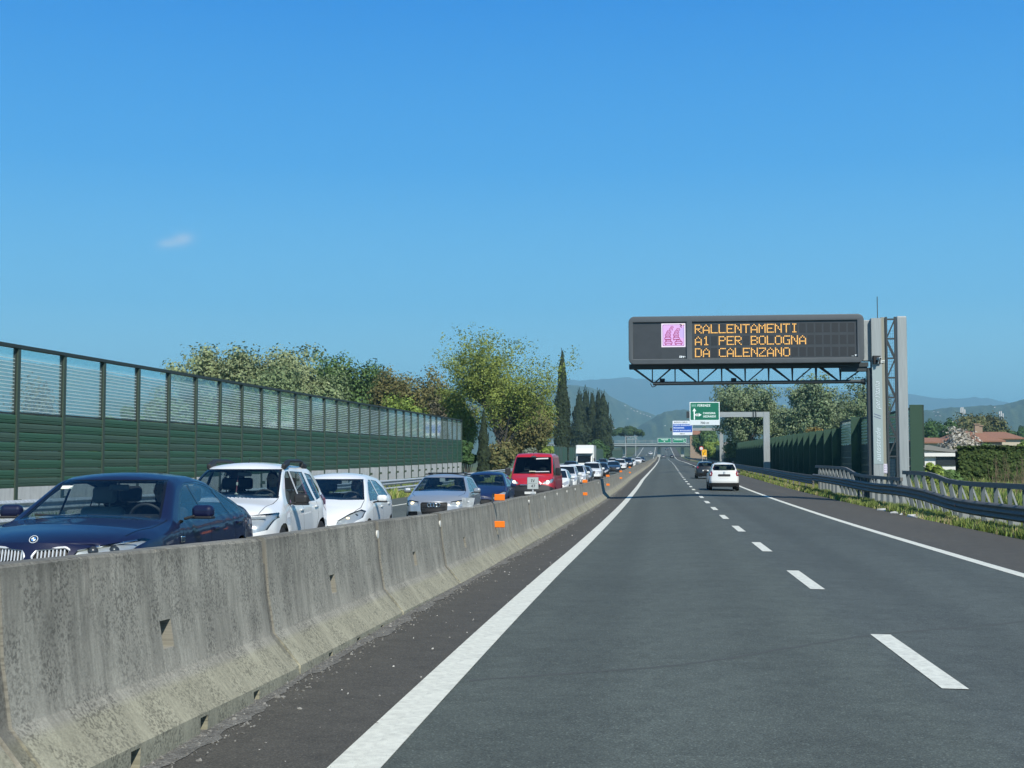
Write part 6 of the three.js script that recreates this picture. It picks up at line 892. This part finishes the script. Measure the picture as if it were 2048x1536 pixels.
broadTree('oak_tree', 'round olive brown tree behind the tiled roofs, left one', 1906, 400, 832, 66, 'olive', { leaf: 1.3, clump: 1.5, dens: 1.3 }); broadTree('oak_tree', 'round olive brown tree behind the tiled roofs, right one', 1952, 405, 833, 62, 'olive', { leaf: 1.3, clump: 1.5, dens: 1.3 });
for (let i = 0; i < 9; i++) broadTree('conifer_tree', 'small dark conifer in the row right of the tiled roofs', 1980 + i * 12 + (i % 3) * 3, 520, 858 + (i * 7) % 9, 16, 'dark', { group: 'row of far conifers', leaf: 2.2, levels: 2, clump: 1.2 });
broadTree('blossom_tree', 'white blossoming fruit tree in front of the tiled roof', 1884, 120, 862, 74, 'blossom', { levels: 3, trunk: 0.45, dens: 2.2, leaf: 1.1, most: 20000 });
bush('garden_bush', 'pale green bush above the left end of the clipped hedge', 1968, 92, 880, 110, 'silver', { blobs: 14 }); bush('garden_bush', 'bright green bush above the right end of the hedge', 2050, 95, 868, 110, 'lime', { blobs: 18 }); bush('garden_bush', 'leafy green bush at the foot of the white shed', 1846, 70, 916, 50, 'lime', { blobs: 14, n: 260, leaf: 0.7 }); bush('garden_bush', 'low green shrub between the white shed and the hedge', 1880, 70, 922, 50, 'green', { blobs: 14, n: 260, leaf: 0.7 });
bush('garden_bush', 'shrub hiding the walls below the broad tiled roof', 1935, 112, 876, 70, 'green', { blobs: 16 }); bush('garden_bush', 'olive shrub hiding the walls below the chimney', 1985, 118, 874, 60, 'pale2', { blobs: 14 });
{ // clipped hedge
  const z = 76, t = thing('clipped_hedge', 'long clipped dark green hedge at the right edge', 'hedge', null, [0, 0, 0]), L = new Leaves(77), r = rng(78), mb = new MB(); const x0 = (1892 - 1300) / 2600 * z, x1 = (2230 - 1300) / 2600 * z, gy = gAt((x0 + x1) / 2, z), top = 1.53 + (930 - 893) / 2600 * z;
  for (let i = 0; i < 26000; i++) { const f = r(), x = lerp(x0, x1, f) + (r() - 0.5) * 0.3, face = r(), h = Math.pow(r(), 0.8), bump = fbm(x * 1.3, h * 5) * 0.5 + fbm(x * 5, h * 14, nz2) * 0.25; let y, zz; if (face < 0.26) { y = top - 0.1 + (bump - 0.35) * 0.45; zz = (r() - 0.5) * 1.7; } else { y = lerp(gy, top - 0.05, h); zz = 0.78 + (bump - 0.35) * 0.5 - 0.25 * r(); } L.leaf(x, y, -z + zz, 0.17 * (0.6 + 0.9 * r()), tint(r, [0.035, 0.065, 0.022], [0.085, 0.12, 0.035], 0.35), 0.3, face < 0.26 ? V(0, 0.9, 0) : V(0, 0.2, 0.9)); }
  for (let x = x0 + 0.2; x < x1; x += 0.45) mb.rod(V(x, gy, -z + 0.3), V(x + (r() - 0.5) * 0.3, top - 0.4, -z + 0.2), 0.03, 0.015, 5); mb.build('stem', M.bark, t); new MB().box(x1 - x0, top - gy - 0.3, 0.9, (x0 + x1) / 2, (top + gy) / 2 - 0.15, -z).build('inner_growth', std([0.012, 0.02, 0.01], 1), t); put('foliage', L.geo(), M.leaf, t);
}
{ // dry stalks and weeds in the field
  const r = rng(91); for (let k = 0; k < 16; k++) { const px = 1900 + r() * 200, z = 55 + 14 * r(), x = (px - 1300) / 2600 * z, gy = gAt(x, z), t = thing('dry_stalks', 'dry brown weed stalks standing in the field before the hedge', 'weeds', 'dry weed stalks', [x, gy, -z]), mb = new MB(); for (let i = 0; i < 9; i++) { const a = V((r() - 0.5) * 1.1, 0, (r() - 0.5) * 1.1), h = 0.8 + 1.5 * r(); mb.rod(a, a.clone().add(V((r() - 0.5) * 0.5, h, (r() - 0.5) * 0.4)), 0.012, 0.005, 4); for (let j = 0; j < 3; j++) { const b = a.clone().add(V(0, h * (0.4 + 0.5 * r()), 0)); mb.rod(b, b.clone().add(V((r() - 0.5) * 0.5, 0.25, (r() - 0.5) * 0.4)), 0.007, 0.003, 4); } } mb.build('stalk', M.stalk ??= std([0.19, 0.14, 0.085], 0.95), t); }
}
// grass: tufts as one uncountable cover
function tuftGeo(seed, blades, h) { const L = { p: [], i: [] }, r = rng(seed); for (let k = 0; k < blades; k++) { const a = r() * 6.283, b = L.p.length / 3, w = 0.009 + 0.008 * r(), hh = h * (0.5 + 0.6 * r()), bx = (r() - 0.5) * 0.12, bz = (r() - 0.5) * 0.12, dx = Math.cos(a), dz = Math.sin(a), bendy = 0.4 * hh * (0.4 + r()); L.p.push(bx - dz * w, 0, bz + dx * w, bx + dz * w, 0, bz - dx * w, bx + dx * bendy * 0.4 + dz * w * 0.7, hh * 0.62, bz + dz * bendy * 0.4 - dx * w * 0.7, bx + dx * bendy, hh, bz + dz * bendy); L.i.push(b, b + 1, b + 2, b, b + 2, b + 3); } const g = geoFrom(L.p, L.i); return g; }
function grass(name, label, n, seed, where, h) {
  const r = rng(seed), im = new THREE.InstancedMesh(tuftGeo(seed, 12, h), new THREE.MeshStandardMaterial({ color: 0xffffff, roughness: 0.9, side: THREE.DoubleSide }), n), m = new THREE.Matrix4(), q = new THREE.Quaternion();
  for (let i = 0; i < n; i++) { const [o, z, s] = where(r), x = o + bend(z), f = fbm(x * 1.2, z * 0.35, nz2); m.compose(V(x, groundY(o, z) - 0.02, -z), q.setFromEuler(new THREE.Euler(0, r() * 6.28, 0)), V(s, s * (0.55 + 0.9 * f), s)); im.setMatrixAt(i, m); const t = r(), dry = r() < 0.12 + 0.25 * (f < 0.4); const c = dry ? [0.36, 0.31, 0.15] : [lerp(0.13, 0.24, t), lerp(0.20, 0.28, t), lerp(0.04, 0.07, t)]; im.setColorAt(i, new THREE.Color().setRGB(...c)); }
  im.name = numbered(name); scene.add(im); tag(im, label, 'grass', null, 'stuff');
}
grass('verge_grass', 'rough green grass along the right-hand guard rail', 15000, 201, r => { const z = 17 + 150 * r() ** 1.9; return [8.5 + 1.9 * r() + (r() < 0.3 ? 1.5 * r() : 0), z, 0.7 + 0.7 * r() + z * 0.005]; }, 0.19);
grass('verge_grass', 'rough grass below the left guard rail', 7000, 202, r => { const z = 30 + 170 * r() ** 1.6; return [-14.6 - 2.8 * r(), z, 0.9 + r() + z * 0.006]; }, 0.26);
grass('field_grass', 'pale green field grass beyond the guard rail at the right', 14000, 203, r => { const z = 30 + 48 * r(); return [11 + 22 * r(), z, 1.1 + 1.3 * r()]; }, 0.34);
{ // cut slabs and debris at the gantry foot
  const r = rng(301); for (let k = 0; k < 7; k++) { const z = 44 + 8 * r(), o = 8.55 + 0.5 * r(), p = onRoad(o, z); const m = new MB().rbox(0.3 + 0.3 * r(), 0.08, 0.4 + 0.4 * r(), 0.02, 0, 0.02, 0, 0.1 * r(), r() * 3, 0.15 * r()).build('broken_slab', M.paleConcrete); m.position.copy(p); tag(m, 'flat broken concrete slab lying in the verge near the gantry', 'slab', 'broken slabs in the verge'); }
}
// ---------------------------------------------------------------- buildings and masts
M.tile = std('#ffffff', 0.9, { map: tex(256, (u, v) => { const row = v * 24 % 1, k = (0.75 + 0.35 * fbm(u * 30, v * 24) ) * (0.8 + 0.2 * row); return [0.31 * k, 0.155 * k, 0.10 * k]; }, true, 5) });
M.render1 = std([0.5, 0.44, 0.34], 0.9); M.render2 = std([0.30, 0.22, 0.16], 0.9); M.whiteWall = std([0.72, 0.71, 0.68], 0.85); M.greyRoof = std([0.22, 0.22, 0.21], 0.9); M.windowDark = std([0.03, 0.035, 0.04], 0.2); M.shutter = std([0.06, 0.10, 0.06], 0.7);
function house(name, label, px, z, w, d, eave, ridge, wall, opt = {}) {
  const x = (px - 1300) / 2600 * z, gy = gAt(x, z), Y = py => 1.53 + (930 - py) / 2600 * z - gy, e = Y(eave), rg = Y(ridge), t = thing(name, label, 'house', opt.group, [x, gy, -z], opt.turn ?? 0);
  { const m = put('wall', new THREE.BoxGeometry(w, e + 1, d).translate(0, (e - 1) / 2, 0), wall, t); }
  const o = 0.4, hw = w / 2 + o, hd = d / 2 + o, hip = opt.hip ?? 0.3; const A = [-hw, e, hd], B = [hw, e, hd], C = [hw, e, -hd], D = [-hw, e, -hd], E = [-hw * (1 - hip), rg, 0], F = [hw * (1 - hip), rg, 0];
  const tri = (...p) => p.flat(), th = 0.18, P = [...tri(A, B, F), ...tri(A, F, E), ...tri(B, C, F), ...tri(C, D, E), ...tri(C, E, F), ...tri(D, A, E)]; const low = P.map((v, i) => i % 3 === 1 ? v - th : v); const side = []; [[A, B], [B, C], [C, D], [D, A]].forEach(([a, b]) => { const a2 = [a[0], a[1] - th, a[2]], b2 = [b[0], b[1] - th, b[2]]; side.push(...tri(a2, b2, b), ...tri(a2, b, a)); });
  const rev = []; for (let i = 0; i < low.length; i += 9) rev.push(...low.slice(i, i + 3), ...low.slice(i + 6, i + 9), ...low.slice(i + 3, i + 6)); const g = new THREE.BufferGeometry(); g.setAttribute('position', new THREE.BufferAttribute(new Float32Array([...P, ...side, ...rev]), 3)); g.computeVertexNormals(); const roof = put('roof', metreUV(g), M.tile, t);
  if (opt.chimney) for (const cx of opt.chimney) new MB().box(0.6, 1.5, 0.6, cx, rg + 0.1, 0.8).box(0.85, 0.14, 0.85, cx, rg + 0.9, 0.8).build('chimney', M.render2, roof);
  for (const [wx, wy] of opt.windows ?? []) { const f = new MB().box(1.0, 1.3, 0.1, wx, wy, d / 2 + 0.03).build('window', M.windowDark, t); for (const s of [-1, 1]) new MB().box(0.5, 1.34, 0.06, wx + s * 0.78, wy, d / 2 + 0.05).build('shutter', M.shutter, f); }
  return t;
}
house('tiled_house', 'house with a broad terracotta hipped roof behind the blossoming tree', 1910, 185, 7.4, 8, 884, 864, M.render2, { chimney: [1.2], windows: [[-2.5, 1.8], [2.2, 1.8]], hip: 0.75 });
house('tiled_house', 'house with a terracotta roof and tall chimney right of the broad roof', 1962, 200, 5.6, 8, 879, 866, M.render1, { chimney: [-2.2], windows: [[0, 2.2]], hip: 0.5 });
house('tiled_house', 'small tiled house just right of the dark green wall end', 1838, 175, 5, 6, 886, 877, M.render1, { hip: 0.6, windows: [[0.8, 1.6]] });
house('tiled_house', 'distant brick house with a pale tiled roof beside the far signs', 1397, 470, 6.6, 7, 870, 858, M.render2, { hip: 0.35, windows: [[-1.6, 6], [1.4, 6]] });
{ const z = 105, s = z / 2600, x0 = (1806 - 1300) * s, gy = gAt(x0, z), Y = py => 1.53 + (930 - py) * s - gy, t = thing('white_shed', 'long low white shed with a grey roof behind the garden bushes', 'shed', null, [x0, gy, -z]);
  new MB().box(3.8, Y(896), 6, 1.5, Y(896) / 2 - 0.2, -3).build('wall', M.whiteWall, t); { const sh = new THREE.Shape([[-0.6, Y(894)], [1.2, Y(891)], [4.2, Y(906)], [4.2, Y(908)], [-0.6, Y(897)]].map(q => new THREE.Vector2(...q))); put('roof', new THREE.ExtrudeGeometry(sh, { depth: 6.4, bevelEnabled: false }).translate(0, 0, -6), M.greyRoof, t); }
  new MB().box(3.4, 0.28, 0.1, 2.2, Y(910), 0.3).build('fascia', M.whiteWall, t); new MB().box(1.5, 0.8, 0.06, 2.6, Y(921), 0.06).build('door', M.windowDark, t); }
[[1904, 430, 818, 'tall lattice radio mast behind the tiled roofs, left one'], [1976, 470, 826, 'lattice radio mast behind the tiled roofs, right one']].forEach(([px, z, py, l]) => { const x = (px - 1300) / 2600 * z, gy = gAt(x, z), H = 1.53 + (930 - py) / 2600 * z - gy, t = thing('radio_mast', l, 'mast', 'radio masts', [x, gy, -z]), mb = new MB(); for (const [a, b] of [[-0.5, -0.4], [0.5, -0.4], [0, 0.5]]) mb.bar(V(a, 0, b), V(a * 0.5, H, b * 0.5), 0.14); mb.build('leg', M.mastWhite ??= std([0.55, 0.56, 0.56], 0.6), t); const br = new MB(); for (let y = 1; y < H - 1; y += 1.2) br.bar(V(-0.4, y, -0.3), V(0.4, y + 1.1, -0.3), 0.07); br.build('brace', M.mastWhite, t); for (let k = 0; k < 3; k++) new MB().rbox(0.35, 1.7, 0.2, 0.05, (k - 1) * 0.6, H - 1 - k * 0.3, 0.4).build('aerial_panel', M.mastWhite, t); });
// hillside houses, set down on the slopes
{ const hills = []; scene.traverse(o => { if (/hills|mountains/.test(o.name)) hills.push(o); }); scene.updateMatrixWorld(true); const rc = new THREE.Raycaster(); rc.far = 30000; const F = new THREE.Vector3(0, 0, -1).applyEuler(camera.rotation), R = new THREE.Vector3(1, 0, 0).applyEuler(camera.rotation), U = new THREE.Vector3(0, 1, 0).applyEuler(camera.rotation);
  const spots = [[1262, 818], [1268, 822], [1274, 823], [1281, 827], [1288, 829], [1294, 832], [1300, 834], [1250, 812], [1822, 829], [1828, 831], [1868, 824], [1876, 825], [1872, 832], [1880, 832], [1989, 815], [1255, 838], [1225, 845], [1230, 858], [1330, 852]];
  spots.forEach(([px, py], i) => { const d = F.clone().multiplyScalar(2600).addScaledVector(R, px - 1024).addScaledVector(U, 768 - py).normalize(); rc.set(camera.position, d); const h = rc.intersectObjects(hills)[0]; if (!h) return; const s = h.distance / 2600, t = thing('hillside_house', px < 1400 ? 'tiny pale house in the village strung along the far left slope' : 'tiny pale house on the far right slope', 'house', 'hillside houses', [h.point.x, h.point.y, h.point.z], i); const w = (2.6 + (i % 3) * 1.2) * s; new MB().box(w, 1.7 * s, 2 * s, 0, 0.2 * s, 0).build('wall', M.whiteWall, t); put('roof', new THREE.ConeGeometry(w * 0.72, 0.8 * s, 4).rotateY(Math.PI / 4).translate(0, 1.4 * s, 0), M.tile, t); }); }
// ---------------------------------------------------------------- drivers
function sdfGeo(f, lo, hi, res) {
  const mc = new MarchingCubes(res, M.black, false, false, 60000); mc.isolation = 0; const h = res / 2; for (let k = 0; k < res; k++) for (let j = 0; j < res; j++) for (let i = 0; i < res; i++) { const p = [i, j, k].map((v, q) => lerp(lo[q], hi[q], ((v - h) / h + 1) / 2)); mc.field[k * res * res + j * res + i] = -f(p[0], p[1], p[2]); } mc.update();
  const n = mc.count, pos = new Float32Array(n * 3), nor = []; for (let i = 0; i < n; i++) for (let q = 0; q < 3; q++) pos[i * 3 + q] = lerp(lo[q], hi[q], (mc.positionArray[i * 3 + q] + 1) / 2); const g = new THREE.BufferGeometry(); g.setAttribute('position', new THREE.BufferAttribute(pos, 3)); g.setAttribute('uv', new THREE.BufferAttribute(new Float32Array(n * 2), 2)); const m = mergeVertices(g, 1e-5); m.computeVertexNormals(); return m;
}
const cap = (a, b, ra, rb) => { const d = [b[0] - a[0], b[1] - a[1], b[2] - a[2]], L = d[0] * d[0] + d[1] * d[1] + d[2] * d[2]; return (x, y, z) => { const t = clamp(((x - a[0]) * d[0] + (y - a[1]) * d[1] + (z - a[2]) * d[2]) / L, 0, 1); return Math.hypot(x - a[0] - d[0] * t, y - a[1] - d[1] * t, z - a[2] - d[2] * t) - lerp(ra, rb, t); }; };
const smin = (L, k) => (x, y, z) => { let s = 0; for (const f of L) s += Math.exp(-f(x, y, z) / k); return -Math.log(s) * k; };
{ // seated figure: hips at the origin, facing +z
  const torso = smin([cap([0, 0.02, 0], [0, 0.30, -0.06], 0.155, 0.15), cap([-0.12, 0.42, -0.09], [0.12, 0.42, -0.09], 0.10, 0.10), cap([0, 0.45, -0.09], [0, 0.56, -0.07], 0.062, 0.056), cap([-0.19, 0.43, -0.08], [-0.25, 0.20, 0.10], 0.064, 0.05), cap([-0.25, 0.20, 0.10], [-0.15, 0.28, 0.36], 0.048, 0.034), cap([0.19, 0.43, -0.08], [0.25, 0.20, 0.10], 0.064, 0.05), cap([0.25, 0.20, 0.10], [0.15, 0.28, 0.36], 0.048, 0.034), cap([-0.09, 0, 0.02], [-0.14, 0.06, 0.44], 0.09, 0.065), cap([0.09, 0, 0.02], [0.14, 0.06, 0.44], 0.09, 0.065), cap([-0.14, 0.06, 0.44], [-0.14, -0.34, 0.6], 0.06, 0.045), cap([0.14, 0.06, 0.44], [0.14, -0.34, 0.6], 0.06, 0.045)], 0.018);
  const body = sdfGeo(torso, [-0.4, -0.5, -0.35], [0.4, 0.62, 0.75], 72);
  const head = sdfGeo(smin([(x, y, z) => (Math.hypot(x / 0.078, (y - 0.68) / 0.118, (z + 0.035) / 0.098) - 1) * 0.085, cap([0, 0.56, -0.07], [0, 0.62, -0.06], 0.055, 0.055), cap([0, 0.615, 0.02], [0, 0.60, 0.03], 0.045, 0.03), cap([0, 0.69, 0.058], [0, 0.665, 0.074], 0.011, 0.016), cap([-0.022, 0.632, 0.055], [0.022, 0.632, 0.055], 0.008, 0.008), cap([-0.08, 0.69, -0.03], [-0.08, 0.66, -0.03], 0.014, 0.011), cap([0.08, 0.69, -0.03], [0.08, 0.66, -0.03], 0.014, 0.011)], 0.006), [-0.13, 0.5, -0.17], [0.13, 0.83, 0.13], 60);
  const hairG = sdfGeo((x, y, z) => Math.max((Math.hypot(x / 0.086, (y - 0.69) / 0.124, (z + 0.045) / 0.104) - 1) * 0.09, 0.70 - y + 1.3 * (z + 0.02)), [-0.13, 0.5, -0.2], [0.13, 0.86, 0.13], 50);
  const hands = [-1, 1].map(s => { const L = [cap([s * 0.15, 0.28, 0.36], [s * 0.155, 0.30, 0.42], 0.032, 0.036)]; for (let i = 0; i < 4; i++) { const oy = 0.03 - i * 0.021, len = [0.030, 0.034, 0.032, 0.026][i]; L.push(cap([s * 0.16, 0.30 + oy, 0.44], [s * 0.165, 0.30 + oy, 0.45 + len], 0.0095, 0.009), cap([s * 0.165, 0.30 + oy, 0.45 + len], [s * 0.135, 0.30 + oy - 0.004, 0.465 + len], 0.009, 0.008)); } L.push(cap([s * 0.14, 0.315, 0.40], [s * 0.118, 0.335, 0.435], 0.011, 0.009)); return sdfGeo(smin(L, 0.003), [s * 0.15 - 0.075, 0.2, 0.3], [s * 0.15 + 0.075, 0.4, 0.54], 44); });
  const eyes = new MB(); for (const s of [-1, 1]) eyes.add(new THREE.SphereGeometry(0.011, 10, 8), s * 0.03, 0.692, 0.047);
  const skin = std([0.42, 0.26, 0.18], 0.6), hair = std([0.03, 0.022, 0.018], 0.8), dark = std([0.02, 0.018, 0.016], 0.4);
  const person = (label, car, seat, shirt) => { const p = V(...seat).applyEuler(car.rotation).add(car.position), t = thing('person', label, 'person', null, p.toArray(), car.rotation.y); const b = put('body', mergeGeometries([head.clone(), ...hands.map(h => h.clone())]), skin, t); put('clothing', body, shirt, t); put('hair', hairG, hair, t); put('eyes', eyes.geo(), dark, t); };
  const car = n => scene.children.find(o => o.userData.label && o.userData.label.startsWith(n));
  person('driver in a grey top at the wheel of the white SUV', car('white compact SUV'), [0.36, 0.72, -0.07], std([0.10, 0.11, 0.12], 0.9)); person('driver in a dark top at the wheel of the dark blue saloon', car('dark blue executive'), [0.36, 0.60, -0.02], std([0.02, 0.022, 0.03], 0.9)); person('driver in a pale top at the wheel of the white hatchback', car('white hatchback with one'), [0.36, 0.62, -0.02], std([0.2, 0.16, 0.17], 0.9)); person('driver in a dark top at the wheel of the silver car', car('silver car'), [0.36, 0.6, -0.02], std([0.04, 0.045, 0.05], 0.9));
}
scene.traverse(o => { if (o.isMesh) { o.castShadow = true; o.receiveShadow = true; } });
renderer.render(scene, camera);
